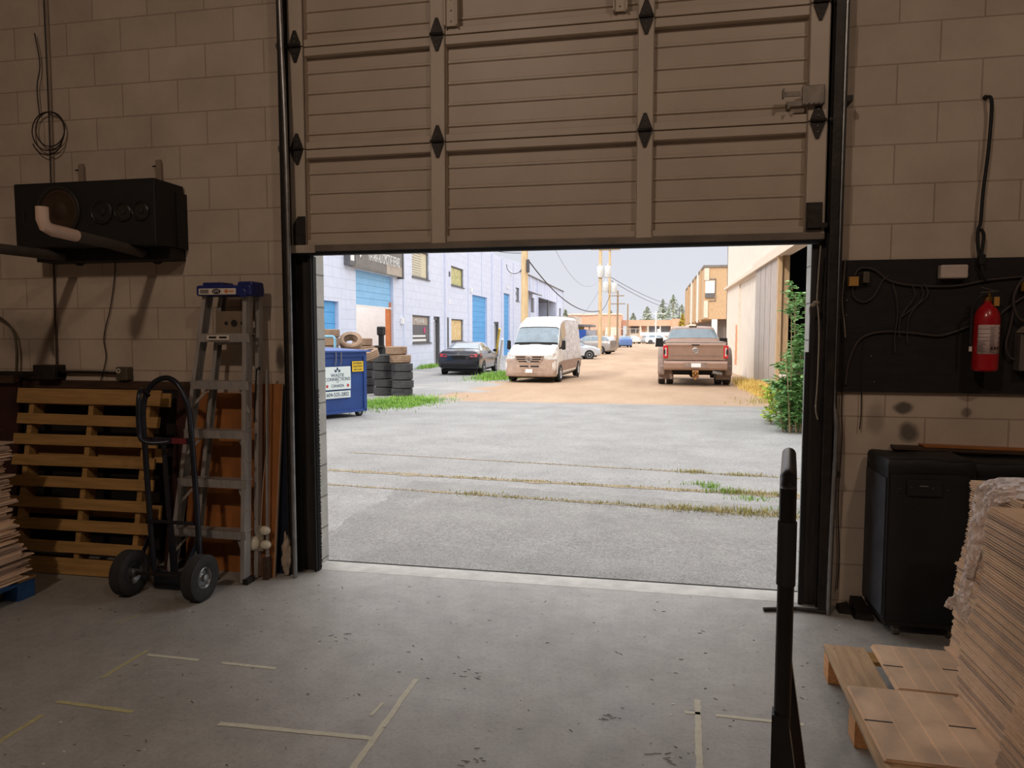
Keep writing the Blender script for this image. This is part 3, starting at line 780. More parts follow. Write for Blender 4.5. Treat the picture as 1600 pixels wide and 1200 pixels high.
b = MB(); b.box(XR2-0.10, XR2+0.02, 22.35, 22.5, 0.1, 3.84); b.box(XR2-0.01, XR2+0.25, 22.5, 22.62, 0.3, 3.84); b.build('door_post', M_TIMBER, wh)
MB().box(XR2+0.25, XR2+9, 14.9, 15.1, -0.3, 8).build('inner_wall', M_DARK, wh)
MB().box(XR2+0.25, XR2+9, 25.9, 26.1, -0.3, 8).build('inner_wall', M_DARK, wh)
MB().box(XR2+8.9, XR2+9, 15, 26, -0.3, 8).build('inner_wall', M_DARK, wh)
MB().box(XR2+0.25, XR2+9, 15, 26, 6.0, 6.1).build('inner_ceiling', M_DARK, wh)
MB().box(XR2+0.25, XR2+9, 15, 26, 0.27, 0.32).build('dock_floor', M_SIGNGREY, wh)
MB().box(XR2+0.0, XR2+16, 38.0, 38.2, -0.5, 9.0).build('end_wall', M_RW, wh)
MB().box(XR2+0.25, XR2+16, 15, 38.2, 8.8, 9.0).build('roof', M_SIGNGREY, wh)
b = MB()
for k in range(14):
    y = 33.6+0.28*math.sin(k*2.1)*0.2; b.box(XR2-0.004, XR2+0.001, y-0.42+k*0.005, y+0.42-k*0.01, 0.1+k*0.13, 0.23+k*0.13+0.01)
b.build('rust_stain', mat('orange_rust_stain', (222, 160, 120), 0.9, var=0.1), wh)
b = MB()
for y in (23.9, 25.0, 26.1): b.box(XR2-0.066, XR2-0.058, y, y+0.03, -0.25, 3.9)
b.build('board_joint', M_SIGNGREY, wh)
o = MB().box(5.2, 6.6, 20.5, 24.0, 0.321, 1.75, bev=0.15).build('blue_drum', mat('deep_blue_plastic', (24, 42, 110), 0.5)); tag(o, 'dark blue bulky container inside the dark dock doorway', 'container')

# ---------------- brown timber clad building beyond
tb = thing_at('timber_building', 'brown timber-clad upper storey with pale vertical fins beyond the warehouse', 'building', (4.1, 70, -0.3))
MB().box(3.74, 16, 55, 84, 2.62, 6.45).build('upper_storey', M_TIMBER, tb)
MB().box(3.68, 16, 54.9, 84, 6.45, 6.62).build('roof_edge', M_SIGNGREY, tb)
MB().box(4.9, 16, 56, 84, -0.3, 2.62).build('ground_storey', mat('shaded_glazing', (120, 112, 106), 0.6), tb)
MB().box(4.35, 4.75, 55.0, 55.1, 0.6, 2.6).build('white_door', M_WHITE, tb)
MB().box(3.76, 4.05, 54.9, 55.0, 2.72, 3.98).build('cream_strip', M_CREAM, tb)
MB().box(3.76, 4.10, 54.9, 55.0, 5.5, 6.4).build('cream_strip', M_CREAM, tb)
MB().box(3.84, 4.50, 54.86, 54.99, 4.55, 5.45).build('white_panel', M_WHITE, tb); MB().box(3.84, 4.45, 54.86, 54.99, 4.2, 4.55).build('window', M_GREYTRIM, tb)
b = MB(); b.box(4.55, 4.60, 54.93, 55.0, 4.0, 5.6); b.box(4.1, 4.60, 54.93, 55.0, 5.56, 5.62); b.box(4.1, 4.6, 54.93, 55.0, 3.95, 4.0); b.build('trim_line', M_SIGNGREY, tb)
for y in (57.5, 61.5, 66, 71, 77, 83): MB().box(3.62, 3.76, y, y+0.35, 2.45, 6.6).build('fin', M_WHITE if y in (61.5, 71) else M_TIMBER, tb)

# ---------------- sleds of small objects: utility poles
def pole(label, x, y, h, r, m, name='utility_pole', cross=(), cans=(), lean=0.0):
    t = thing_at(name, label, 'pole', (x, y, -0.306))
    b = MB(); b.tube([(x, y, -0.5), (x+lean*h/2, y, h/2), (x+lean*h, y, h)], [r*1.12, r, r*0.86], 12); b.build('pole', m, t, smooth=True)
    for (z, w) in cross: MB().box(x-w/2, x+w/2, y-r-0.06, y-r+0.02, z, z+0.12).build('crossarm', M_POLEGREY, t)
    for (z, dx) in cans:
        b = MB(); b.lathe([(0, 0), (0.26, 0), (0.28, 0.05), (0.28, 0.85), (0.24, 0.95), (0, 0.98)], 16, Matrix.Translation((x+dx, y-0.1, z))); b.tube([(x+dx, y-0.1, z+0.95), (x+dx, y-0.1, z+1.2)], 0.05, 6); b.build('transformer', M_TRANSF, t, smooth=True)
    return t
p1 = pole('thick tan wooden utility pole rising behind the white van', -7.0, 39.0, 8.6, 0.20, M_POLEWOOD)
MB().tube(arc((-7.55, 38.9, 5.3), 0.45, R(170), R(350), 14), 0.02, 6).build('loop_cable', M_WIREX, p1)
MB().box(-6.85, -6.70, 38.7, 38.9, 4.9, 5.6).build('cable_guard', M_WIREX, p1)
p2 = pole('tall tan utility pole with transformers, left one of the far pair', -4.33, 60, 10.2, 0.15, M_POLEWOOD, cross=((8.5, 1.6),), cans=((6.2, 0.0), (6.2, 0.62)))
p3 = pole('thin tan utility pole just right of the tall transformer pole', -4.15, 70, 10.4, 0.13, M_POLEWOOD, cross=((9.6, 2.0),), cans=((5.5, 0.45), (5.6, -0.35)))
p4 = pole('grey utility pole with two short crossarms down the lane', -4.3, 90, 6.9, 0.12, M_POLEGREY, cross=((6.2, 1.6), (5.2, 1.9)))
p5 = pole('thin bare distant pole before the shops', -4.06, 120, 6.5, 0.13, M_POLEGREY)
p6 = pole('slender white street lamp post with two arms at the far parking lot', 0.55, 120, 5.3, 0.10, M_WHITE, name='street_lamp_post')
b = MB(); b.tube([(-0.9, 120, 4.75), (0.0, 120, 4.95), (0.55, 120, 4.7), (1.1, 120, 4.95), (2.0, 120, 4.75)], 0.05, 6); b.build('arm', M_WHITE, p6)
p7 = pole('thin dark distant pole in front of the conifers', 5.4, 150, 6.9, 0.09, M_WIREX)
G = 'overhead wires along the lane'
for lab, a, c, sag, r, m in (
    ('thick black overhead cable from the tan pole down to the far pair', (-6.9, 38.9, 5.75), (-4.4, 60, 3.45), 1.0, 0.035, M_WIREX),
    ('thin pale overhead wire sagging deeply between the tan pole and the tall pole', (-5.6, 38.9, 6.8), (-4.4, 60, 6.0), 1.4, 0.012, M_WIREL),
    ('black overhead cable rising from the tall pole to the thin pole', (-4.2, 60, 3.45), (-4.1, 70, 5.3), 0.2, 0.03, M_WIREX),
    ('upper overhead wire running right from the thin tan pole', (-4.0, 70, 7.0), (7.5, 133, 6.3), 0.9, 0.028, M_WIREX),
    ('lower overhead wire running right from the thin tan pole', (-4.0, 70, 6.7), (7.5, 133, 5.7), 1.0, 0.028, M_WIREX),
    ('thin overhead wire from the pale building to the tall pole', (-12.0, 97, 5.0), (-4.4, 60, 3.2), 0.6, 0.012, M_WIREX),
    ('thin slanting overhead wire left of the tall pole', (-9.3, 90, 3.4), (-4.4, 60, 5.2), 0.3, 0.012, M_WIREL),
    ('black overhead cable entering from the upper left to the tan pole', (-12.0, 45.0, 7.6), (-7.1, 39.1, 6.0), 0.25, 0.02, M_WIREX)):
    b = MB(); b.tube(catenary(a, c, sag), r, 5); o = b.build('overhead_wire', m, loc=a); tag(o, lab, 'wire', G)
# guy wire guards
for (lab, p, q, m) in (('yellow slanting guy-wire guard between the dark sedan and the van', (-7.93, 35.3, -0.31), (-7.32, 33.9, 1.77), mat('yellow_plastic', (226, 196, 80), 0.5)), ('white slanting guy-wire guard beside the yellow one', (-7.75, 35.6, -0.31), (-7.2, 34.0, 1.27), M_WHITE)):
    b = MB(); b.tube([p, q], 0.06, 8); o = b.build('guy_wire_guard', m, smooth=True, loc=p); tag(o, lab, 'post', 'guy-wire guards')

# ---------------- far end of the lane
fb = thing_at('brick_building', 'long low orange brick building beyond the tall poles', 'building', (-8, 150, -0.3))
MB().box(-24, -6.0, 140, 150, -0.3, 5.2).build('wall', M_BRICKR, fb); MB().box(-24, -5.95, 139.8, 150, 5.2, 5.5).build('parapet', M_CREAM, fb)
MB().box(-9.0, -6.4, 139.9, 140, 1.2, 2.8).build('window', M_CREAM, fb)
fc = thing_at('shop_row', 'row of low shops with white canopies at the end of the lane', 'building', (0, 145, -0.3))
MB().box(-4.8, 5.4, 136, 146, -0.3, 3.5).build('wall', M_CREAM, fc); MB().box(-5.6, 3.6, 134.5, 136, 2.9, 4.0).build('fascia', M_BRICKR, fc)
MB().box(3.6, 5.0, 134.0, 136, -0.3, 4.2).build('brick_pier', M_BRICKR, fc); MB().box(5.0, 12.0, 137, 146, -0.3, 3.6).build('wall', M_CREAM, fc)
MB().box(-2.2, 3.6, 132.5, 134.4, 1.1, 1.7).build('canopy', M_WHITE, fc)
for (x0, x1, m) in ((-4.0, -2.6, M_GREYTRIM), (-1.9, -1.3, M_BRICKR), (-0.6, 1.2, M_GLASS), (1.5, 3.2, M_GLASS)): MB().box(x0, x1, 135.85, 136, 1.6, 2.85).build('window', m, fc)
for x in (-2.3, -0.9, 1.35, 3.4): MB().box(x, x+0.2, 134.6, 134.8, -0.3, 2.9).build('column', M_CREAM, fc)
MB().box(0.9, 1.5, 133, 133.1, 1.8, 2.3).build('shop_sign', M_WHITE, fc)
fc.location.y += 7.5; fc.scale = (1.05, 1, 1.05)
fd = thing_at('shelter', 'low flat-roofed shelter with a dark canopy behind the white van', 'building', (-9, 85, -0.3))
MB().box(-11.9, -7.0, 82, 90, 2.35, 2.6).build('canopy', M_SIGNGREY, fd); MB().box(-11.9, -9.0, 84, 92, 2.6, 3.6).build('roof_block', M_CREAM, fd)
MB().box(-8.6, -7.9, 83.9, 84.0, 1.2, 2.35).build('yellow_panel', mat('yellow_panel', (232, 206, 96), 0.6), fd)
for x in (-7.2, -9.4): MB().box(x, x+0.12, 82.2, 82.35, -0.3, 2.35).build('post', M_GREYTRIM, fd)
ct = thing_at('blue_container', 'blue and grey storage containers behind the silver car', 'container', (-7, 80, -0.3))
MB().box(-9.6, -7.25, 79, 81.5, -0.3, 2.0).build('blue_half', mat('container_blue', (50, 92, 176), 0.6, var=0.1), ct); MB().box(-7.25, -6.1, 79.1, 81.5, -0.3, 1.95).build('grey_half', mat('container_grey', (150, 152, 160), 0.6, var=0.1), ct)
MB().box(-6.1, -5.3, 79.2, 81.5, -0.3, 1.9).build('brown_half', M_TIMBER, ct)
o = MB().box(-6.7, -6.0, 95, 96, -0.306, 1.6, bev=0.1).build('utility_box', M_TRANSF); tag(o, 'grey-green metal cabinet between the two tan poles', 'cabinet')
fe = thing_at('chain_fence', 'pale rail fence in front of the far parking lot', 'fence', (-3, 100, -0.3))
for k in range(7): MB().tube([(-6.0+k*0.75, 100, -0.3), (-6.0+k*0.75, 100, 2.2)], 0.035, 6).build('post', M_CREAM, fe)
for z in (0.9, 2.2): MB().tube([(-6.0, 100, z), (-1.5, 100, z)], 0.03, 6).build('rail', M_CREAM, fe)

# trees at the far end
def conifer(label, x, y, h, w, m, seedv):
    t = thing_at('conifer', label, 'tree', (x, y, -0.3), group='trees beyond the shops')
    rg_ = random.Random(seedv)
    MB().tube([(x, y, -0.3), (x, y, h*0.9)], [0.3, 0.06], 8).build('trunk', M_STEM, t)
    b = MB()
    for k in range(520):
        f = rg_.random()**0.8; z = 0.8+(h-0.8)*f; rad = w*(1-f)**0.8*(0.35+0.65*rg_.random()); a = rg_.random()*6.283
        c = Vector((x+rad*math.cos(a), y+rad*math.sin(a), z)); s = 0.30+0.35*(1-f)
        d1 = Vector((math.cos(a), math.sin(a), -0.25))*s; d2 = Vector((-math.sin(a), math.cos(a), rg_.uniform(-.4, .4)))*s*0.55
        b.b.faces.new([b.b.verts.new(q) for q in (c-d1*0.4-d2, c+d1, c-d1*0.4+d2, c-d1*0.5+Vector((0, 0, 0.3*s)))])
    b.build('crown', m, t); return t
M_CON = mat('hazed_conifer_green', (164, 174, 152), 0.85, var=0.2, scale=1)  # distance haze lightened into the foliage colour
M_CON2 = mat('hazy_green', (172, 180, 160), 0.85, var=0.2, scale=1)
M_YEL = mat('autumn_yellow', (206, 184, 84), 0.8, var=0.2, scale=1)
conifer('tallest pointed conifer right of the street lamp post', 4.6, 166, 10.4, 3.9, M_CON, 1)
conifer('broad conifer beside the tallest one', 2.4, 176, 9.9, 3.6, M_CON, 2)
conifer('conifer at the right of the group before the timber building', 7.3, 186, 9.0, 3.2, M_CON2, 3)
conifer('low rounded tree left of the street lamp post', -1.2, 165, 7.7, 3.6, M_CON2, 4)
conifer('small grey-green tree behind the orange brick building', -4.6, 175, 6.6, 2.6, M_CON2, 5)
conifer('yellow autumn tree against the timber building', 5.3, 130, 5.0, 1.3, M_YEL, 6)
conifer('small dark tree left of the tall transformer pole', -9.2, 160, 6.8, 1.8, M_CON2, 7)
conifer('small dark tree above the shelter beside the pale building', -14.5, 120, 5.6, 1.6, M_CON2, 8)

# ---------------- tyres
def tyre_proto():
    t = thing('stacked_tyre', 'x', 'tyre', (0, 0, 0))
    b = MB(); R0 = 0.285; w = 0.108
    pr = [(0.165, -w+0.01), (0.18, -w-0.002), (0.235, -w-0.004), (0.262, -w+0.016)]
    for k in range(4):
        z = -w+0.030+k*0.049
        pr += [(R0, z), (R0+0.002, z+0.012), (R0+0.002, z+0.026), (R0-0.006, z+0.033)]
    pr += [(0.262, w-0.016), (0.235, w+0.004), (0.18, w+0.002), (0.165, w-0.01), (0.170, 0), (0.165, -w+0.01)]
    b.lathe(pr, 30); b.build('tread', M_TYREGREY, t, smooth=True)
    b = MB(); b.lathe([(0.160, -w+0.012), (0.170, -w+0.002), (0.170, -w+0.014), (0.158, -w+0.02)], 26); b.lathe([(0.160, w-0.012), (0.170, w-0.002), (0.170, w-0.014), (0.158, w-0.02)], 26); b.build('bead', M_BLACK, t, smooth=True)
    return t
tp = tyre_proto(); used = False
def put_tyre(x, y, z, label, m, group, rot=(0, 0, 0), s=1.0):
    global used
    if not used: o = tp; used = True; o.location = (x, y, z); o.rotation_euler = rot; o['label'] = label; o['group'] = group; o.scale = (s,)*3
    else: o = dup(tp, (x, y, z), rot, label, group, s)
    for ch in o.children:
        if ch.name.startswith('tread') and m is not M_TYREGREY:
            key = 'tread_'+m.name
            me = bpy.data.meshes.get(key)
            if me is None: me = ch.data.copy(); me.name = key; me.materials.clear(); me.materials.append(m)
            ch.data = me
    return o
rg = random.Random(4)
def tyre_stack(x, y, levels, where, group):
    z = gz(y)+0.111; n = len(levels)
    for i, (m, dx) in enumerate(levels):
        pos = 'topmost' if i == n-1 else 'lowest' if i == 0 else ('second' if i == 1 else 'third' if i == 2 else 'fourth' if i == 3 else 'fifth' if i == 4 else 'sixth' if i == 5 else 'seventh')+' from the bottom'
        col = 'dusty brown' if m is M_TYREDUST else 'dark grey'
        put_tyre(x+dx, y, z, '%s tyre, %s in the %s' % (col, pos, where), m, group, (0, 0, rg.random()*3)); z += 0.2245
    return z
tyre_stack(-6.56, 18.0, [(M_TYREGREY, -.01), (M_TYREGREY, .02), (M_TYREGREY, .0), (M_TYREGREY, .0), (M_TYREDUST, -.05), (M_TYREDUST, -.16)], 'right-hand tyre stack by the lane', 'tyres in the right-hand stack')
tyre_stack(-7.24, 18.4, [(M_TYREGREY, 0), (M_TYREGREY, .03), (M_TYREGREY, -.03), (M_TYREGREY, .0), (M_TYREGREY, .0)], 'stack just left of the right-hand one', 'tyres in the next stack')
tyre_stack(-8.05, 19.0, [(M_TYREGREY, 0), (M_TYREGREY, .02), (M_TYREGREY, 0), (M_TYREGREY, 0.01), (M_TYREDUST, .05), (M_TYREDUST, .0), (M_TYREDUST, -.06)], 'stack in front of the open bay', 'tyres in the bay stack')
tyre_stack(-8.35, 17.3, [(M_TYREGREY, 0)]*4+[(M_TYREDUST, .0), (M_TYREDUST, .0), (M_TYREDUST, 0.02), (M_TYREDUST, .03)], 'left tyre stack behind the dumpster', 'tyres in the left stack')
put_tyre(-7.95, 17.85, 1.30, 'dusty brown tyre propped tilted between two stacks behind the dumpster', M_TYREDUST, 'loose tyres', (R(38), R(20), 0), 1.05)
put_tyre(-7.25, 17.3, 0.97, 'brown tyre slumped flat behind the dumpster lid', M_TYREDUST, 'loose tyres', (R(14), R(-10), 0), 1.05)
t = thing_at('tyre_machine', 'black workshop machine standing in the open repair bay beside the orange post', 'machine', (-11.9, 30.6, -0.3))
b = MB(); b.box(-12.5, -11.9, 30.1, 30.7, -0.3, 0.9, bev=0.05); b.build('cabinet', M_BLACK, t)
b = MB(); b.box(-12.25, -12.05, 30.5, 30.75, 0.9, 1.75, bev=0.03); b.box(-12.3, -12.0, 30.42, 30.82, 1.45, 1.85, bev=0.05); b.build('column', M_BLACK, t)
b = MB(); b.lathe([(0, 0), (0.36, 0), (0.36, 0.08), (0, 0.10)], 20, Matrix.Translation((-12.2, 30.2, 0.9))); b.build('turntable', M_STEEL_DARK, t)

# ---------------- dumpster
M_DLAB = mat('dumpster_label', (226, 238, 236), 0.5, var=0.03)
M_DYEL = mat('yellow_notice', (240, 200, 40), 0.5, var=0.05)
M_NAVYINK = mat('navy_ink', (40, 54, 90), 0.6)
M_REDINK = mat('red_ink', (196, 40, 50), 0.6)
dh = R(-28)
t = thing('dumpster', 'dark blue steel dumpster on casters with a white lettered label', 'dumpster', (-5.57, 13.15, gz(13.15)), dh)
# local: Y along the labelled face towards the far corner (origin), face looks to +X
L = 2.1; Wd = 1.35
b = MB(); b.prism([(0.0, 0.12), (0.0, 1.28), (-Wd, 1.30), (-Wd, 0.12)], L, Matrix(((1,0,0,0),(0,0,-1,0),(0,1,0,0),(0,0,0,1))))
b.build('bin', M_DUMP, t)
b = MB(); b.box(-Wd, 0.03, -L-0.02, 0.02, 0.10, 0.15); b.box(0.0, 0.035, -L, 0.0, 1.18, 1.27); b.box(0.0, 0.03, -0.05, 0.02, 0.12, 1.27); b.build('rim', M_DUMP, t)
b = MB(); b.hexa([(0.06, -L-0.03, 1.28), (0.10, 0.08, 1.27), (-Wd-0.03, 0.06, 1.31), (-Wd-0.03, -L-0.03, 1.31), (0.06, -L-0.03, 1.315), (0.10, 0.08, 1.30), (-Wd-0.03, 0.06, 1.345), (-Wd-0.03, -L-0.03, 1.345)]); b.build('lid', M_DUMPLID, t)
for (x, y) in ((-0.08, -0.10), (-0.08, -L+0.12), (-Wd+0.1, -0.10), (-Wd+0.1, -L+0.12)):
    b = MB(); b.tube([(x-0.03, y, 0.075), (x+0.03, y, 0.075)], 0.075, 16); w = b.build('caster', M_BLACK, t)
    b = MB(); b.tube([(x-0.035, y, 0.075), (x+0.035, y, 0.075)], 0.035, 12); b.box(x-0.04, x+0.04, y-0.04, y+0.04, 0.115, 0.135); b.build('hub', M_GALV, w)
MB().box(0.036, 0.040, -1.00, -0.38, 0.565, 1.0, bev=0.001).build('label_board', M_DLAB, t)
MB().box(0.036, 0.040, -0.99, -0.39, 0.40, 0.535).build('phone_board', M_DLAB, t)
MB().box(0.036, 0.040, -0.34, -0.07, 0.89, 1.09).build('yellow_notice', M_DYEL, t)
RX = (R(90), 0, R(90))
text('lettering', 'WASTE', 0.088, M_NAVYINK, t, (0.043, -0.69, 0.835), RX, 0.001, sx=1.05)
text('lettering', 'CONNECTIONS', 0.088, M_NAVYINK, t, (0.043, -0.69, 0.76), RX, 0.001, sx=0.92)
text('lettering', 'OF', 0.035, M_NAVYINK, t, (0.043, -0.69, 0.705), RX, 0.001)
text('lettering', 'CANADA', 0.080, M_NAVYINK, t, (0.043, -0.69, 0.635), RX, 0.001, sx=0.86)
text('phone_number', '604-525-2802', 0.105, M_NAVYINK, t, (0.043, -0.69, 0.467), RX, 0.001, sx=0.88)
text('lettering', 'NO PARKING', 0.05, M_NAVYINK, t, (0.043, -0.205, 1.05), RX, 0.001, sx=0.75)
text('lettering', 'CAUTION', 0.06, M_NAVYINK, t, (0.043, -0.205, 0.99), RX, 0.001, sx=0.85)
text('lettering', 'KEEP CLEAR', 0.045, M_NAVYINK, t, (0.043, -0.205, 0.93), RX, 0.001, sx=0.85)
for y in (-0.93, -0.45):
    My = Matrix.Translation((0.041, y, 0.635)) @ Matrix.Rotation(R(90), 4, 'Z') @ Matrix.Rotation(R(90), 4, 'X')
    pts = []
    for k in range(16):
        r_ = 0.036 if k % 2 == 0 else 0.019; pts.append((r_*math.sin(k*math.pi/8), r_*math.cos(k*math.pi/8)))
    b = MB(); b.prism(pts, 0.002, My); b.build('maple_leaf', M_REDINK, t)
b = MB()
for (yy, zz, rot) in ((-0.69, 0.95, 0), (-0.73, 0.915, 50), (-0.65, 0.915, -50)):
    My = Matrix.Translation((0.041, yy, zz)) @ Matrix.Rotation(R(90), 4, 'Z') @ Matrix.Rotation(R(90), 4, 'X') @ Matrix.Rotation(R(rot), 4, 'Z')
    b.prism([(0, 0.045), (0.026, 0), (0, -0.03), (-0.026, 0)], 0.002, My)
b.build('emblem', M_NAVYINK, t)
b = MB()
for yy in (-0.74, -0.62): b.tube([(0.07, yy, 1.30), (0.075, yy, 1.22), (0.06, yy+0.01, 1.12), (0.05, yy, 1.03)], 0.010, 6)
b.build('chain', M_GALV, t)
# pale blue pipe frame behind
t = thing_at('pipe_rack', 'pale blue pipe frame standing behind the dumpster against the tyres', 'rack', (-7.9, 15.6, -0.13))
MB().tube([(-9.6, 15.2, -0.13), (-9.6, 15.2, 1.42), (-9.55, 15.2, 1.46), (-7.35, 15.5, 1.46), (-7.3, 15.5, 1.42), (-7.3, 15.5, -0.13)], 0.032, 8).build('frame', M_PIPEBLUE, t)
MB().tube([(-9.6, 15.2, 0.6), (-7.3, 15.5, 0.6)], 0.025, 8).build('crossbar', M_PIPEBLUE, t)
# ================================================================== things inside, left of the door
M_PINE = mat('pallet_pine', (172, 132, 76), 0.75, var=0.2, scale=5, stretch=(0.6, 8, 8), bump=0.25, bscale=30)
M_PINE_OLD = mat('old_pallet_wood', (150, 112, 66), 0.8, var=0.25, scale=5, stretch=(0.6, 8, 8), bump=0.25)
M_BLUEWOOD = mat('blue_pallet_paint', (38, 84, 138), 0.75, var=0.3, scale=12, bump=0.2)
M_PLY = mat('orange_plywood', (160, 100, 48), 0.6, var=0.16, scale=2.5, stretch=(3, 3, 0.8))
M_NAVY = mat('navy_panel', (24, 32, 52), 0.5, var=0.2)
M_MAROON = mat('maroon_panel', (58, 26, 22), 0.6, var=0.25)
M_CARD = mat('cardboard', (222, 188, 154), 0.85, var=0.10, scale=4, bump=0.15, bscale=90)
M_CARD2 = mat('pale_cardboard', (228, 196, 164), 0.85, var=0.10, scale=4, bump=0.1)
M_CARDL = mat('greyish_cardboard', (192, 164, 140), 0.85, var=0.12, scale=4, bump=0.1)
M_CARDTOP = mat('worn_cardboard_face', (204, 176, 148), 0.85, var=0.12, scale=7, bump=0.1)
M_ALU = mat('ladder_aluminium', (176, 172, 168), 0.36, 0.4, var=0.14, scale=7, stretch=(8, 8, 0.6))
M_BLUEPL = mat('blue_plastic', (26, 40, 110), 0.45, var=0.15)
M_LABELW = mat('white_label', (222, 212, 198), 0.5, var=0.03)
M_INK = mat('label_ink', (30, 28, 30), 0.6)
M_ORANGEINK = mat('orange_ink', (208, 130, 70), 0.6)
M_FRAMEBLK = mat('hand_truck_paint', (48, 50, 58), 0.32, 0.5, var=0.15)
M_REDTAPE = mat('faded_red_label', (120, 40, 44), 0.6)
M_TYRE = mat('dusty_tyre_rubber', (44, 42, 41), 0.8, var=0.2, scale=20, bump=0.2)
M_PVC = mat('white_pvc', (226, 196, 176), 0.4, var=0.04)
M_FOAM = mat('grey_pipe_foam', (82, 72, 64), 0.8, var=0.15, scale=14)
M_SPK = mat('black_cabinet_vinyl', (22, 20, 18), 0.6, var=0.25, scale=12, bump=0.15)
M_SPKCONE = mat('speaker_cone', (30, 27, 25), 0.6, var=0.2)
M_SPKRIM = mat('speaker_rim', (54, 50, 46), 0.35, 0.3)
M_SPKBR = mat('woofer_brown_dust', (60, 40, 22), 0.7)
M_WIRE = mat('dark_wire', (40, 28, 22), 0.6)
M_CONDUIT = mat('painted_conduit', (150, 132, 116), 0.6)
M_OUTLET = mat('olive_outlet_box', (96, 88, 72), 0.5, 0.4, var=0.2)
M_DARKWOOD = mat('dark_stained_wood', (70, 50, 36), 0.7, var=0.3, scale=6, stretch=(1, 6, 6))
M_CAPW = mat('ivory_plastic', (214, 206, 184), 0.35, var=0.04)
M_RAG = mat('dusty_rag', (170, 152, 132), 0.95, var=0.25, scale=25, bump=0.6, bscale=60)
M_SCREW = mat('screw_metal', (120, 112, 104), 0.4, 0.8)

# ---- dark ledge and panels against the wall
t = thing('wall_ledge', 'dark timber rail fixed along the left block wall behind the pallets', 'ledge', (-3.9, 4.1, 1.15), world=True)
MB().box(-6.4, -2.96, 4.118, 4.149, 1.15, 1.205, bev=0.004).build('rail', M_DARKWOOD, t)
MB().box(-6.4, -2.96, 4.126, 4.149, 0.02, 1.15).build('backing_board', mat('near_black_board', (26, 20, 17), 0.8, var=0.3), t)  # near-black backing behind the pallet slats
t = thing('wall_panel', 'dark maroon panel leaning in the far left corner behind the cardboard stack', 'panel', (-4.6, 4.0, 0), world=True)
MB().hexa([(-5.6, 3.98, 0), (-4.25, 3.98, 0), (-4.25, 4.0, 0), (-5.6, 4.0, 0), (-5.6, 4.09, 1.2), (-4.25, 4.09, 1.2), (-4.25, 4.115, 1.2), (-5.6, 4.115, 1.2)]).build('board', M_MAROON, t)
MB().beam((-5.6, 4.075, 1.21), (-4.25, 4.075, 1.21), 0.06, 0.05).build('top_edge', M_DARKWOOD, t)
t = thing('metal_bracket_bar', 'black metal bar bolted along the wall above the dark ledge', 'bar', (-4.3, 4.1, 1.25), world=True)
MB().box(-6.4, -3.93, 4.08, 4.149, 1.225, 1.262).build('bar', M_STEEL_DARK, t)
MB().box(-4.10, -3.93, 4.05, 4.149, 1.21, 1.31, bev=0.006).build('junction_box', M_STEEL_DARK, t)

# ---- leaning pallets
def pallet_leaning(name, label, x0, x1, ybase, ytop, hgt, m, nslat=10, group=None, rz=0):
    t = thing(name, label, 'pallet', (0, 0, 0), group=group)
    # built lying in XZ plane then tilted: local X = width, local Z = height, local Y = depth (0 = face to the room)
    W = x1-x0
    ang = math.atan2(ytop-ybase, hgt)
    t.location = (x0, ybase, 0.003); t.rotation_euler = (-ang, 0, rz)
    rg = random.Random(int(abs(x0)*100))
    L = hgt/math.cos(ang)
    for k in range(nslat):
        w = 0.070 if k not in (0, nslat-1) else 0.10
        z = (L-0.1)*k/(nslat-1)
        MB().box(-0.02+rg.uniform(-.012, .012), W+0.02+rg.uniform(-.012, .012), 0, 0.017, z, z+w, bev=0.002, M=Matrix.Rotation(rg.uniform(-.006, .006), 4, 'Y')).build('slat', m, t)
    for xx in (0.06, W*0.5, W-0.10):
        # notched stringer
        pts = [(0, 0), (0.088, 0), (0.088, L*0.2), (0.055, L*0.22), (0.055, L*0.36), (0.088, L*0.38), (0.088, L*0.62), (0.055, L*0.64), (0.055, L*0.78), (0.088, L*0.8), (0.088, L), (0, L)]
        b = MB(); b.prism_x([(0.018+p[0], p[1]) for p in pts], xx, xx+0.036); b.build('stringer', m, t)
    for k in range(4):
        z = (L-0.1)*k/3
        MB().box(-0.01, W+0.01, 0.107, 0.123, z, z+0.09, bev=0.002).build('slat', m, t)
    return t
pallet_leaning('wooden_pallet', 'yellow pine pallet standing on edge behind the hand truck', -4.10, -3.07, 3.74, 3.955, 1.16, M_PINE, 9, None)
lean_dark = MB().hexa([(-3.06, 3.93, 0.001), (-2.97, 3.93, 0.001), (-2.97, 3.95, 0.001), (-3.06, 3.95, 0.001), (-3.02, 4.08, 1.16), (-2.90, 4.08, 1.16), (-2.90, 4.10, 1.16), (-3.02, 4.10, 1.16)]).build('dark_plank', M_MAROON, loc=(-3.0, 3.93, 0))
tag(lean_dark, 'dark reddish plank leaning on the wall just right of the yellow pallet', 'plank')

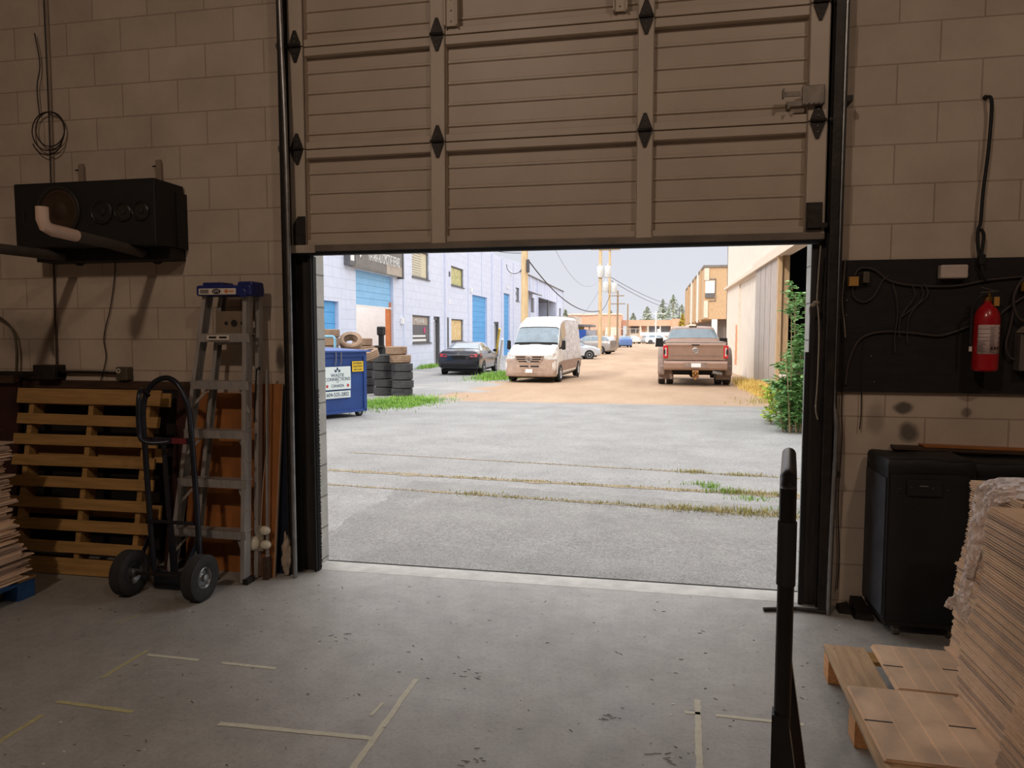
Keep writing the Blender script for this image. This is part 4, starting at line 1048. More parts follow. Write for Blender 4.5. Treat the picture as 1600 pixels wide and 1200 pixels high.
# ---- cardboard sheets on the blue pallet
t = thing('blue_pallet', 'chipped blue wooden pallet under the ragged cardboard stack', 'pallet', (-4.0, 3.0, 0), world=True)
for k in range(6): MB().box(-4.7, -3.50, 2.42+k*0.175, 2.42+k*0.175+0.12, 0.108, 0.125, bev=0.002).build('slat', M_PINE_OLD if k == 5 else M_BLUEWOOD, t)
for x in (-4.68, -4.15, -3.62):
    for y in (2.42, 2.86, 3.30): MB().box(x, x+0.11, y, y+0.115, 0.0, 0.09, bev=0.003).build('block', M_BLUEWOOD, t)
for x in (-4.68, -4.15, -3.62): MB().box(x, x+0.11, 2.42, 3.415, 0.09, 0.108).build('stringer_board', M_BLUEWOOD, t)
rg = random.Random(11)
z = 0.127
first = None; gi = 0
while z < 1.005:
    th = rg.uniform(0.006, 0.013)
    big = rg.random() < 0.25
    wob = 0.035*math.sin(z*9)+rg.uniform(-0.03, 0.03)-(0.10 if z > 0.90 else 0.06 if 0.72 < z < 0.80 else 0)-max(0, (z-0.4))*0.12
    x1 = -3.545+wob; y0 = 2.45+rg.uniform(-.02, .05); y1 = 3.36+rg.uniform(-.05, .04)
    if z > 0.905 and z < 0.945: z += 0.03
    if z < 0.96: lab = 'flattened cardboard sheet in the ragged stack on the blue pallet'
    else: lab = 'flattened cardboard sheet at the top of the stack on the blue pallet'
    b = MB(); b.box(-4.6, x1, y0, y1, 0, th, M=Matrix.Translation((0, 0, z)))
    o = b.build('cardboard_sheet', (M_CARDL, M_CARD, M_CARD2)[rg.randrange(3)], loc=(-4.0, 3.0, z))
    tag(o, lab, 'cardboard', 'sheets stacked on the blue pallet')
    z += th+0.0004
# ---- speaker on its brackets
t = thing('loudspeaker', 'black four-driver loudspeaker cabinet lying sideways high on the left wall', 'speaker', (-3.5, 4.0, 2.06), world=True)
sx0, sx1, sy0, sy1, sz0, sz1 = -3.985, -2.975, 3.86, 4.135, 2.065, 2.465
MB().box(sx0, sx1, sy0, sy1, sz0, sz1, bev=0.006).build('cabinet', M_SPK, t)
MB().box(sx1, sx1+0.012, 4.06, 4.149, sz0+0.0, sz1-0.05).build('back_plate', M_SPK, t)
def driver(x, z, r, m_cone, nm):
    My = Matrix.Translation((x, sy0-0.001, z)) @ Matrix.Rotation(R(90), 4, 'X')
    b = MB(); b.lathe([(r, -0.001), (r, 0.009), (r*0.93, 0.013), (r*0.86, 0.009), (r*0.84, -0.001)], 28, My)
    rim = b.build(nm, M_SPKRIM, t, smooth=True)
    b = MB(); b.lathe([(r*0.84, 0.006), (r*0.76, 0.008), (r*0.70, 0.002), (r*0.35, 0.0015), (r*0.3, 0.008), (0, 0.014)], 28, My); b.build('cone', m_cone, rim, smooth=True)
driver(-3.655, 2.285, 0.158, M_SPKBR, 'woofer'); driver(-3.345, 2.272, 0.075, M_SPKCONE, 'midrange_driver'); driver(-3.195, 2.268, 0.060, M_SPKRIM, 'tweeter'); driver(-3.073, 2.270, 0.060, M_SPKRIM, 'tweeter')
b = MB(); b.box(-3.915, -3.909, sy0-0.006, sy0, 2.24, 2.30); b.build('badge', M_SPKRIM, t)
b = MB(); b.box(sx0+0.01, sx1-0.01, 4.0, 4.149, 1.99, 2.062); b.build('shelf_cleat', M_SPK, t)
# padded pipes that carry it
for i, (xb, zb, tip, lab) in enumerate(((-3.19, 2.035, (-3.17, 3.30, 2.075), 'grey padded pipe with a white elbow end sticking out under the loudspeaker'), (-3.78, 2.035, (-3.75, 2.75, 2.0), 'grey padded pipe without an end cap sticking out under the loudspeaker'))):
    t = thing('support_pipe', lab, 'pipe', (xb, 4.1, zb), world=True, group='padded pipes under the loudspeaker')
    MB().tube([(xb, 4.148, zb-0.01), Vector((xb, 4.148, zb)).lerp(Vector(tip), 0.5), tip], 0.031, 14).build('padding', M_FOAM, t, smooth=True)
    b = MB(); b.lathe([(0.05, 0), (0.05, 0.012), (0.03, 0.014)], 16, Matrix.Translation((xb, 4.149, zb-0.01)) @ Matrix.Rotation(R(90), 4, 'X')); b.build('flange', M_STEEL_DARK, t)
    if i == 0:
        T = Vector(tip); dirv = (T-Vector((xb, 4.148, zb))).normalized()
        p = [T-dirv*0.16, T+dirv*0.0, T+dirv*0.05+Vector((0, 0, 0.012)), T+dirv*0.065+Vector((0, 0, 0.045)), T+dirv*0.065+Vector((0, 0, 0.11))]
        b = MB(); b.tube(p, [0.033, 0.034, 0.033, 0.032, 0.031], 14); b.build('elbow', M_PVC, t, smooth=True)
for (x, lab) in ((-3.73, 'short dusty metal strap on the wall above the woofer'), (-3.15, 'short dusty metal strap with a screw on the wall above the tweeters')):
    t = thing('metal_strap', lab, 'strap', (x, 4.14, 2.5), world=True, group='straps above the loudspeaker')
    b = MB(); b.prism_y([(x-0.022, 2.44), (x+0.022, 2.44), (x+0.02, 2.625), (x+0.012, 2.645), (x-0.02, 2.638)], 4.128, 4.149); b.build('strap', M_CONDUIT, t)
    b = MB(); b.tube([(x-0.035, 4.12, 2.60), (x-0.01, 4.135, 2.602)], 0.005, 6); b.build('screw', M_STEEL_DARK, t)
# wiring on the left wall
b = MB(); b.tube(spline([(-3.945, 4.14, 5.2), (-3.945, 4.14, 3.6), (-3.955, 4.14, 2.6), (-3.985, 4.14, 1.9), (-3.995, 4.14, 1.305)]), 0.008, 8)
o = b.build('conduit', M_CONDUIT, smooth=True); tag(o, 'painted upright conduit passing behind the loudspeaker to a black box', 'conduit')
b = MB(); b.tube(spline([(-3.958, 4.128, 5.2), (-3.955, 4.128, 3.2), (-3.965, 4.128, 2.5), (-3.975, 4.128, 1.9), (-3.983, 4.128, 1.305)]), 0.0045, 6)
o = b.build('cable', M_WIRE, smooth=True); tag(o, 'thin dark cable stapled along the upright painted conduit', 'cable')
t = thing('cable_coil', 'loose coil of brown cable hanging on the conduit above the loudspeaker', 'cable', (-3.95, 4.11, 2.75), world=True)
b = MB(); b.tube(arc((-3.95, 4.11, 2.86), 0.125, 0, 2*math.pi*0.999, 36), 0.004, 6); b.tube(arc((-3.94, 4.116, 2.875), 0.112, 0, 2*math.pi*0.999, 36), 0.004, 6)
b.tube(arc((-3.955, 4.105, 2.825), 0.12, R(200), R(345), 20), 0.004, 6)
b.build('loops', M_WIRE, t, smooth=True)
b = MB(); b.tube(spline([(-4.02, 4.12, 2.97), (-4.03, 4.12, 3.15), (-4.00, 4.12, 3.3), (-4.03, 4.12, 3.5)]), 0.004, 6); b.build('tail', M_WIRE, t)
t = thing('socket_outlet', 'small olive metal outlet box with a round socket on the left wall', 'outlet', (-3.45, 4.12, 1.2), world=True)
MB().box(-3.495, -3.405, 4.09, 4.149, 1.21, 1.30, bev=0.008).build('box', M_OUTLET, t)
b = MB()
b.lathe([(0.016, 0), (0.016, 0.004), (0.010, 0.004), (0.010, 0)], 14, Matrix.Translation((-3.47, 4.091, 1.275)) @ Matrix.Rotation(R(90), 4, 'X')); b.build('socket_face', M_LABELW, t)
b = MB(); b.lathe([(0.014, 0), (0.014, 0.003), (0.008, 0.003), (0.008, 0)], 14, Matrix.Translation((-3.465, 4.091, 1.235)) @ Matrix.Rotation(R(90), 4, 'X')); b.build('socket_face', M_OUTLET, t)
b = MB(); b.tube([(-3.93, 4.12, 1.262), (-3.7, 4.122, 1.262), (-3.49, 4.12, 1.258)], 0.010, 8)
o = b.build('conduit', M_STEEL_DARK, smooth=True); tag(o, 'dark horizontal conduit joining the black box to the olive outlet', 'conduit')
b = MB(); b.tube(spline([(-3.50, 4.135, 2.02), (-3.51, 4.135, 1.9), (-3.55, 4.135, 1.7), (-3.61, 4.135, 1.5), (-3.60, 4.135, 1.36), (-3.65, 4.135, 1.20)]), 0.0035, 6)
o = b.build('speaker_wire', M_WIRE, smooth=True); tag(o, 'thin dark wire hanging from the loudspeaker down to the ledge', 'wire')
b = MB(); b.tube(spline([(-4.55, 4.10, 1.62), (-4.42, 4.10, 1.64), (-4.30, 4.10, 1.55), (-4.27, 4.10, 1.42), (-4.28, 4.10, 1.265)]), 0.009, 8)
o = b.build('flexible_conduit', M_OUTLET, smooth=True); tag(o, 'arched flexible conduit rising from the black bar at the far left', 'conduit')

# ---- hand truck
def hand_truck():
    t = thing('hand_truck', 'black loop-handled hand truck with two pneumatic tyres in front of the pallets', 'hand truck', (-2.76, 3.6, 0), world=True)
    r = 0.0165
    # outer frame: two uprights joined by the loop
    P = [(-2.915, 3.66, 0.10), (-2.955, 3.69, 0.45), (-2.995, 3.72, 0.88), (-3.01, 3.735, 1.06), (-2.99, 3.75, 1.17), (-2.93, 3.755, 1.235), (-2.855, 3.76, 1.255), (-2.785, 3.755, 1.22), (-2.735, 3.75, 1.14), (-2.705, 3.745, 1.05), (-2.675, 3.72, 0.88), (-2.635, 3.69, 0.5), (-2.605, 3.66, 0.16)]
    MB().tube(spline(P, 6), r, 12).build('frame', M_FRAMEBLK, t, smooth=True)
    G = [(-2.97, 3.735, 1.15), (-2.955, 3.66, 1.19), (-2.93, 3.61, 1.17), (-2.925, 3.59, 1.08), (-2.92, 3.585, 0.96), (-2.90, 3.58, 0.905), (-2.85, 3.60, 0.885), (-2.77, 3.64, 0.888)]
    MB().tube(spline(G, 6), 0.0135, 12).build('handle', M_FRAMEBLK, t, smooth=True)
    b = MB(); b.beam((-2.995, 3.705, 0.885), (-2.675, 3.705, 0.885), 0.012, 0.036); cb = b.build('crossbar', M_FRAMEBLK, t)
    MB().box(-2.79, -2.695, 3.692, 3.699, 0.87, 0.902).build('red_label', M_REDTAPE, cb)
    b = MB(); b.tube([(-2.95, 3.67, 0.40), (-2.85, 3.655, 0.405), (-2.75, 3.655, 0.405), (-2.64, 3.67, 0.40)], 0.011, 8); b.build('crossbar', M_FRAMEBLK, t)
    b = MB(); b.beam((-2.85, 3.70, 0.87), (-2.79, 3.665, 0.08), 0.03, 0.006, up=(0, 1, 0)); b.build('back_strap', M_FRAMEBLK, t)
    b = MB(); b.beam((-2.79, 3.66, 0.42), (-2.745, 3.64, 0.08), 0.025, 0.006, up=(0, 1, 0)); b.build('back_strap', M_FRAMEBLK, t)
    # toe plate, feet and axle struts
    b = MB(); b.hexa([(-2.90, 3.64, 0.004), (-2.61, 3.64, 0.004), (-2.61, 3.86, 0.002), (-2.90, 3.86, 0.002), (-2.90, 3.64, 0.010), (-2.61, 3.64, 0.010), (-2.61, 3.86, 0.008), (-2.90, 3.86, 0.008)])
    b.box(-2.90, -2.61, 3.636, 3.644, 0.004, 0.11); b.build('toe_plate', M_FRAMEBLK, t)
    for x in (-2.955, -2.625):
        b = MB(); b.beam((x, 3.68, 0.30), (x+(0.02 if x < -2.8 else -0.0), 3.535, 0.14), 0.006, 0.035); b.beam((x, 3.65, 0.09), (x, 3.53, 0.13), 0.006, 0.03); b.build('axle_bracket', M_FRAMEBLK, t)
    MB().tube([(-2.99, 3.53, 0.131), (-2.50, 3.53, 0.131)], 0.010, 10).build('axle', M_STEEL_DARK, t)
    for (x, s) in ((-2.97, -1), (-2.515, 1)):
        M = Matrix.Translation((x, 3.53, 0.131)) @ Matrix.Rotation(R(90)*s, 4, 'Y')
        b = MB()
        pr = [(0.062, -0.032), (0.08, -0.040), (0.105, -0.043), (0.120, -0.036)]
        for k in range(5):
            zz = -0.030+k*0.015
            pr += [(0.1275, zz-0.004), (0.1300, zz-0.002), (0.1300, zz+0.003), (0.1275, zz+0.005)]
        pr += [(0.120, 0.036), (0.105, 0.043), (0.08, 0.040), (0.062, 0.032), (0.062, -0.032)]
        b.lathe(pr, 40, M); w = b.build('tyre', M_TYRE, t, smooth=True)
        b = MB(); b.lathe([(0.063, 0.030), (0.058, 0.034), (0.050, 0.026), (0.046, 0.010), (0.030, 0.012), (0.022, 0.022), (0.022, 0.042), (0.012, 0.046), (0, 0.046)], 28, M)
        b.lathe([(0.063, -0.030), (0.050, -0.026), (0.030, -0.010), (0.024, -0.04), (0, -0.042)], 28, M); b.build('rim', M_GALV, w, smooth=True)
    return t
hand_truck()

# ---- stepladder leaning folded against the wall
def ladder():
    t = thing('stepladder', 'tall folded aluminium stepladder with a blue top cap leaning on the wall', 'ladder', (-2.65, 3.8, 0), world=True)
    H = 1.77
    def pt(x, f, y_off=0):   # f: height fraction, leaning towards the wall
        return Vector((x, 3.80+0.14*f+y_off, 0.01+H*f))
    def rail(xb, xt, wide, yo, nm, m=M_ALU):
        b = MB()
        # channel: web facing right plus two flanges
        a, c = pt(xb, 0, yo), pt(xt, 0.985, yo)
        w = 0.07 if wide else 0.045
        b.beam(a+Vector((0, w/2, 0)), c+Vector((0, w/2, 0)), 0.003, w, up=(0, 1, 0))
        for dy in (0, w): b.beam(a+Vector((-0.012 if xb > -2.7 else 0.012, dy, 0)), c+Vector((-0.012 if xb > -2.7 else 0.012, dy, 0)), 0.026, 0.003, up=(0, 1, 0))
        return b.build(nm, m, t)
    rail(-2.945, -2.725, True, 0, 'front_rail'); rail(-2.410, -2.428, True, 0, 'front_rail')
    rail(-2.83, -2.67, False, 0.085, 'rear_rail'); rail(-2.385, -2.41, False, 0.11, 'rear_rail')
    for k, (z, f) in enumerate(((0.30, 0.165), (0.61, 0.34), (0.91, 0.51), (1.21, 0.68), (1.50, 0.845))):
        xl = -2.945+0.22*f/0.985; xr = -2.40
        y = 3.80+0.14*f
        b = MB(); b.hexa([(xl, y-0.005, z-0.03), (xr, y-0.005, z-0.03), (xr, y, z-0.03), (xl, y, z-0.03), (xl, y-0.012, z+0.022), (xr, y-0.012, z+0.022), (xr, y-0.006, z+0.022), (xl, y-0.006, z+0.022)])
        b.box(xl, xr, y-0.012, y+0.068, z+0.018, z+0.022)
        st = b.build('step', M_ALU, t)
        if k == 4:
            MB().box(-2.68, -2.53, y-0.018, y-0.012, z-0.018, z+0.012).build('label', M_LABELW, st)
            b = MB(); b.box(-2.665, -2.615, y-0.020, y-0.018, z-0.008, z+0.004); b.box(-2.595, -2.545, y-0.020, y-0.018, z-0.008, z+0.004); b.build('printing', M_INK, st)
        if k < 4:
            MB().beam((xl+0.004, y, z-0.14), (xl+0.10, y+0.02, z-0.03), 0.014, 0.004, up=(0, 1, 0)).build('brace', M_ALU, st); MB().beam((xr-0.004, y, z-0.17), (xr-0.07, y+0.02, z-0.03), 0.014, 0.004, up=(0, 1, 0)).build('brace', M_ALU, st)
    for f in (0.82,):
        xl = -2.83+0.16*f; y = 3.80+0.14*f+0.10
        b = MB(); b.beam((xl, y, 0.01+H*f), (-2.40, y, 0.01+H*f), 0.03, 0.02); b.build('rear_crossbar', M_ALU, t)
    b = MB(); b.box(-2.67, -2.42, 3.985, 3.99, 1.50, 1.66); pl = b.build('bucket_shelf', mat('dull_alloy', (140, 122, 104), 0.5, 0.3), t)
    b = MB()
    for (x, r_) in ((-2.60, 0.012), (-2.545, 0.022), (-2.49, 0.012)): b.lathe([(r_, 0), (r_, 0.002), (0, 0.002)], 16, Matrix.Translation((x, 3.985, 1.585)) @ Matrix.Rotation(R(90), 4, 'X'))
    b.build('hole', M_INK, pl)
    # blue cap
    b = MB(); b.box(-2.745, -2.375, 3.90, 4.06, 1.75, 1.815, bev=0.012); b.box(-2.72, -2.58, 3.93, 4.05, 1.81, 1.835, bev=0.008); b.box(-2.48, -2.375, 3.92, 4.055, 1.79, 1.838, bev=0.014)
    b.lathe([(0.028, -0.01), (0.028, 0.006), (0.02, 0.01), (0, 0.01)], 16, Matrix.Translation((-2.43, 3.902, 1.768)) @ Matrix.Rotation(R(90), 4, 'X'))
    cp = b.build('top_cap', M_BLUEPL, t)
    MB().box(-2.722, -2.472, 3.895, 3.8995, 1.758, 1.795).build('label', M_LABELW, cp)
    text('lettering', 'LITE', 0.022, M_LABELW, cp, (-2.602, 3.8925, 1.777), (R(90), 0, 0), 0.0005)
    b = MB(); b.lathe([(0.029, 0), (0.029, 0.0012), (0, 0.0012)], 20, Matrix.Translation((-2.602, 3.895, 1.777)) @ Matrix.Rotation(R(90), 4, 'X') @ Matrix.Diagonal((1, 0.55, 1, 1))); b.build('emblem', M_INK, cp)
    b = MB()
    for z in (1.785, 1.777, 1.769): b.box(-2.712, -2.655, 3.893, 3.895, z-0.002, z+0.002)
    b.build('small_print', M_INK, cp)
    b = MB(); b.lathe([(0.012, 0), (0.012, 0.0012), (0, 0.0012)], 16, Matrix.Translation((-2.535, 3.895, 1.777)) @ Matrix.Rotation(R(90), 4, 'X')); b.box(-2.518, -2.485, 3.893, 3.895, 1.773, 1.781); b.build('orange_print', M_ORANGEINK, cp)
    # feet
    for (x, y) in ((-2.945, 3.83), (-2.40, 3.83)): MB().box(x-0.018, x+0.018, y-0.035, y+0.05, 0.0, 0.035, bev=0.004).build('foot', M_STEEL_DARK, t)
    # spreader hanging on the right rail
    b = MB(); b.beam((-2.368, 3.93, 1.30), (-2.375, 3.90, 0.98), 0.004, 0.012, up=(0, 1, 0)); b.tube([(-2.368, 3.925, 1.30), (-2.36, 3.95, 1.315), (-2.372, 3.97, 1.30)], 0.006, 8); b.build('spreader', M_STEEL_DARK, t)
    return t
ladder()
b = MB(); b.beam((-2.325, 3.93, 0.14), (-2.348, 4.02, 1.30), 0.010, 0.022, up=(0, 1, 0)); b.beam((-2.333, 3.92, 0.14), (-2.318, 3.94, 0.14), 0.01, 0.02)
t = thing('aluminium_strut', 'thin grey metal strut leaning between the stepladder and the narrow board', 'strut', (-2.33, 3.93, 0.0), world=True)
o = b.build('strut', M_ALU, t)
MB().box(-2.345, -2.31, 3.90, 3.95, 0.0, 0.14).build('foot_block', M_DARKWOOD, t)

# ---- boards behind
def lean_board(name, label, x0, x1, x0t, x1t, yb, yt, h, m, th=0.015, cat='board', group=None):
    o = MB().hexa([(x0, yb, 0.001), (x1, yb, 0.001), (x1, yb+th, 0.001), (x0, yb+th, 0.001), (x0t, yt, h), (x1t, yt, h), (x1t, yt+th, h), (x0t, yt+th, h)]).build(name, m, loc=(x0, yb, 0))
    return tag(o, label, cat, group)
lean_board('plywood_sheet', 'wide orange-brown plywood sheet leaning on the wall behind the stepladder', -2.95, -2.50, -2.97, -2.53, 4.0, 4.10, 1.14, M_PLY)
t = thing('narrow_board', 'narrow orange-brown board beside the stepladder, seam down its middle', 'board', (-2.4, 3.97, 0), world=True)
MB().hexa([(-2.455, 3.955, 0.001), (-2.30, 3.955, 0.001), (-2.30, 3.975, 0.001), (-2.455, 3.975, 0.001), (-2.50, 4.085, 1.20), (-2.282, 4.085, 1.205), (-2.282, 4.105, 1.205), (-2.50, 4.105, 1.20)]).build('board', M_PLY, t)
MB().beam((-2.383, 3.957, 0.27), (-2.388, 4.085, 1.19), 0.004, 0.004).build('seam', M_INK, t)
MB().hexa([(-2.302, 3.953, 0.001), (-2.298, 3.953, 0.001), (-2.298, 3.972, 0.001), (-2.302, 3.972, 0.001), (-2.284, 4.083, 1.205), (-2.280, 4.083, 1.205), (-2.280, 4.102, 1.205), (-2.284, 4.102, 1.205)]).build('pale_edge', M_CARDL, t)
lean_board('navy_board', 'dark navy board leaning on edge behind the narrow brown board', -2.345, -2.215, -2.31, -2.255, 4.03, 4.105, 1.19, M_NAVY, 0.012)
t = thing('motion_light', 'twin-head ivory security lamp hanging low on its cable over the narrow board', 'lamp', (-2.36, 3.93, 0.2), world=True)
MB().box(-2.395, -2.352, 3.93, 3.952, 0.17, 0.33, bev=0.006).build('body', mat('taupe_plastic', (150, 140, 122), 0.5), t)
for (x, z, r_) in ((-2.335, 0.305, 0.028), (-2.332, 0.215, 0.028)):
    b = MB(); b.sphere((x, 3.925, z), r_, 3, (1.25, 0.9, 1.0)); b.build('lamp_head', M_CAPW, t, smooth=True)
b = MB(); b.sphere((-2.415, 3.925, 0.22), 0.046, 3, (0.85, 0.8, 1.0)); b.build('sensor_dome', M_CAPW, t, smooth=True)
b = MB(); b.tube(spline([(-2.372, 3.94, 0.33), (-2.368, 3.975, 0.6), (-2.36, 4.03, 0.9), (-2.375, 4.07, 1.19), (-2.38, 4.09, 1.22)]), 0.003, 6); b.build('cable', M_CARDL, t)
# crumpled rag at the foot of the track
b = MB(); b.sphere((0, 0, 0), 1, 4)
for v in b.b.verts:
    n_ = noise.noise(v.co*2.3)*0.35+noise.noise(v.co*6)*0.18
    v.co = Vector((v.co.x*0.028, v.co.y*0.028, v.co.z*0.13))*(1+n_)+Vector((-2.235, 4.0, 0.13))
for v in b.b.verts: v.co.z = max(v.co.z, 0.002)
o = b.build('crumpled_rag', M_RAG, smooth=True, loc=(-2.285, 3.985, 0)); tag(o, 'dusty crumpled rag stuffed upright at the foot of the left track', 'rag')

# ---- tape marks on the floor
M_TAPE = mat('worn_floor_tape', (196, 192, 172), 0.7, var=0.08, scale=30)
M_TAPEG = mat('faded_yellow_tape', (176, 168, 124), 0.75, var=0.1, scale=30)
def tape(p0, p1, w, label, m=M_TAPE, gaps=()):
    rg_ = random.Random(int((p0[0]+10)*1000))
    a, c = Vector((*p0, 0)), Vector((*p1, 0)); d = (c-a); L = d.length; d.normalize(); s = Vector((-d.y, d.x, 0))
    b = MB(); n = max(3, int(L/0.03)); prev = None
    for i in range(n+1):
        f = i/n
        if any(g0 < f < g1 for g0, g1 in gaps): prev = None; continue
        p = a+d*L*f; w1 = w/2*(0.75+0.35*rg_.random()); w2 = w/2*(0.75+0.35*rg_.random())
        cur = [b.b.verts.new(q) for q in (p+s*w1+Vector((0, 0, 0.0012)), p-s*w2+Vector((0, 0, 0.0012)))]
        if prev: b.b.faces.new((prev[0], prev[1], cur[1], cur[0]))
        prev = cur
    o = b.build('floor_tape', m, solid=0.0008, loc=(a.x, a.y, 0)); tag(o, label, 'tape', 'worn tape marks on the concrete floor')
tape((-2.37, 2.62), (-2.36, 2.90), 0.022, 'short pale tape mark running away from camera, left of the floor', M_TAPEG)
tape((-2.33, 2.86), (-1.66, 2.85), 0.022, 'broken pale tape line running across the floor at left, with a gap', M_TAPE, ((0.44, 0.55),))
tape((-2.40, 2.41), (-2.03, 2.40), 0.024, 'faded yellow tape mark running crosswise, lower left of the floor', M_TAPEG)
tape((-2.37, 1.95), (-2.37, 2.31), 0.024, 'pale tape strip reaching the left edge of the picture', M_TAPEG)
tape((-1.64, 2.39), (-1.02, 2.41), 0.026, 'long pale crosswise tape line meeting the diagonal-looking strip', M_TAPE, ((0.10, 0.15),))
tape((-1.00, 2.88), (-1.01, 2.10), 0.028, 'long pale tape strip running towards camera in the middle of the floor', M_TAPE)
tape((-1.08, 2.56), (-1.07, 2.66), 0.018, 'tiny scrap of pale tape just left of the long middle strip', M_TAPE)
tape((0.15, 2.83), (0.60, 2.825), 0.022, 'thin pale tape line ending behind the black cart handle', M_TAPE, ((0.18, 0.22),))
tape((0.205, 2.94), (0.175, 2.25), 0.028, 'ragged pale tape strip running towards camera left of the cart handle', M_TAPE)
tape((-2.74, 3.15), (-2.71, 3.27), 0.014, 'faint short tape scrap on the floor in front of the hand truck', M_TAPEG)

# ================================================================== things inside, right of the door
M_PANELBLK = mat('blackened_plywood', (27, 22, 20), 0.75, var=0.35, scale=7, stretch=(1, 1, 3), bump=0.2)
M_RED = mat('extinguisher_red', (176, 22, 30), 0.3, var=0.05, coat=0.4)
M_BRASS = mat('brass', (160, 120, 60), 0.4, 0.8)
M_GREYCABLE = mat('grey_cable', (66, 56, 52), 0.7)
M_PADDED = mat('padded_black_nylon', (20, 20, 23), 0.62, var=0.3, scale=5, bump=0.5, bscale=9)
M_PADSIDE = mat('scuffed_black_nylon', (52, 54, 60), 0.55, var=0.4, scale=10, bump=0.5, bscale=9)
M_YELB = mat('amber_plastic', (190, 140, 66), 0.5)
M_FILM = mat('crumpled_stretch_film', (236, 222, 214), 0.28, var=0.10, scale=30, bump=0.8, bscale=50)

t = thing('wall_board', 'long blackened plywood board fixed across the right block wall', 'board', (1.0, 4.12, 1.2), world=True)
MB().box(0.985, 3.4, 4.125, 4.149, 1.205, 1.915).build('board', M_PANELBLK, t)
rg = random.Random(5)
b = MB()
for p in ((1.03, 1.70), (1.03, 1.62), (1.18, 1.26), (1.62, 1.83), (1.16, 1.40), (1.3, 1.55)): b.sphere((p[0], 4.124, p[1]), 0.0045, 1)
b.build('screw', M_SCREW, t)
t = thing('conduit_box', 'small square amber junction box on the blackened board', 'box', (1.06, 4.1, 1.8), world=True)
MB().box(1.03, 1.078, 4.09, 4.124, 1.775, 1.825, bev=0.003).build('cover', M_YELB, t)
MB().box(1.098, 1.132, 4.085, 4.124, 1.79, 1.85, bev=0.005).build('grey_switch', M_OUTLET, t)
o = MB().box(1.470, 1.600, 4.075, 4.124, 1.808, 1.878, bev=0.008).build('control_box', mat('off_white_plastic', (206, 190, 178), 0.5)); tag(o, 'off-white plastic box at the top of the blackened board', 'box')
def cable(name, label, pts, r, m=M_GREYCABLE, group=None):
    b = MB(); b.tube(spline(pts, 6), r, 6); o = b.build(name, m, smooth=True, loc=pts[0]); return tag(o, label, 'cable', group)
G = 'old cables strung over the blackened board'
y = 4.112
cable('cable', 'grey cable drooping along the top of the board from the amber box', [(1.06, y, 1.83), (1.09, y, 1.87), (1.16, y, 1.86), (1.24, y, 1.80), (1.36, y, 1.775), (1.55, y, 1.77), (1.72, y, 1.80), (1.95, y, 1.82)], 0.0055, group=G)
cable('cable', 'grey cable sagging across the middle of the board from its lower left', [(1.035, y, 1.245), (1.05, y, 1.38), (1.10, y, 1.49), (1.20, y, 1.53), (1.35, y, 1.525), (1.48, y, 1.51), (1.56, y, 1.53), (1.63, y, 1.56)], 0.006, group=G)
cable('cable', 'grey cable hanging in a loop beside the amber box', [(1.055, y, 1.775), (1.06, y, 1.72), (1.11, y, 1.69), (1.16, y, 1.72), (1.20, y, 1.80), (1.23, y, 1.83)], 0.004, group=G)
for i, (x, zz, x2, lab) in enumerate(((1.27, 1.42, 1.25, 'longest thin grey wire dangling from the drooping cable'), (1.29, 1.50, 1.34, 'thin grey wire dangling with a small plug end'), (1.33, 1.47, 1.38, 'thin grey wire dangling beside the extinguisher side of the bunch'), (1.30, 1.63, 1.40, 'short grey wire looped across the dangling bunch'))):
    cable('hanging_wire', lab, [(x2, y-0.006, 1.785), (x2+0.02, y-0.006, 1.72), (x+0.01, y-0.006, 1.62), (x, y-0.006, (zz+1.6)/2), (x+0.005, y-0.006, zz)], 0.003, group='thin wires dangling on the board')
cable('hanging_wire', 'thin pale string hanging between the pipe and the board', [(1.008, 4.09, 1.92), (1.0, 4.09, 1.78), (0.998, 4.09, 1.68), (1.012, 4.09, 1.58), (1.02, 4.09, 1.50)], 0.003, M_ROPE)
cable('hanging_wire', 'dark wire trailing below the board down the wall near the pipe', [(1.022, 4.12, 1.26), (1.02, 4.12, 1.1), (1.03, 4.13, 0.95), (1.02, 4.13, 0.6), (1.035, 4.13, 0.3), (1.03, 4.13, 0.1)], 0.003, M_WIRE)
cable('hanging_wire', 'short dark wire poking out below the board left of the smudges', [(1.12, 4.12, 1.50), (1.115, 4.12, 1.3), (1.12, 4.12, 1.1), (1.115, 4.12, 1.0)], 0.003, M_WIRE)
t = thing('hanging_lead', 'thick black cable lead folded into a loop on the right wall', 'cable', (1.67, 4.11, 2.2), world=True)
b = MB(); b.tube(spline([(1.668, 4.148, 2.735), (1.675, 4.10, 2.72), (1.682, 4.10, 2.65), (1.675, 4.10, 2.45), (1.660, 4.10, 2.25), (1.655, 4.10, 2.10), (1.645, 4.10, 2.05), (1.648, 4.10, 1.97), (1.66, 4.10, 1.92)], 6), 0.0085, 10)
b.build('lead', M_BLACK, t, smooth=True)
b = MB(); b.tube(spline([(1.655, 4.095, 2.06), (1.67, 4.095, 2.03), (1.668, 4.095, 1.97), (1.662, 4.095, 1.90), (1.675, 4.095, 1.84), (1.69, 4.095, 1.80)], 6), 0.0085, 10); b.build('lead', M_BLACK, t, smooth=True)
MB().box(1.650, 1.682, 4.08, 4.115, 1.875, 1.93, bev=0.006).build('plug', M_BLACK, t)
b = MB(); b.sphere((1.667, 4.14, 2.735), 0.013, 2); b.build('hook', M_STEEL_DARK, t)

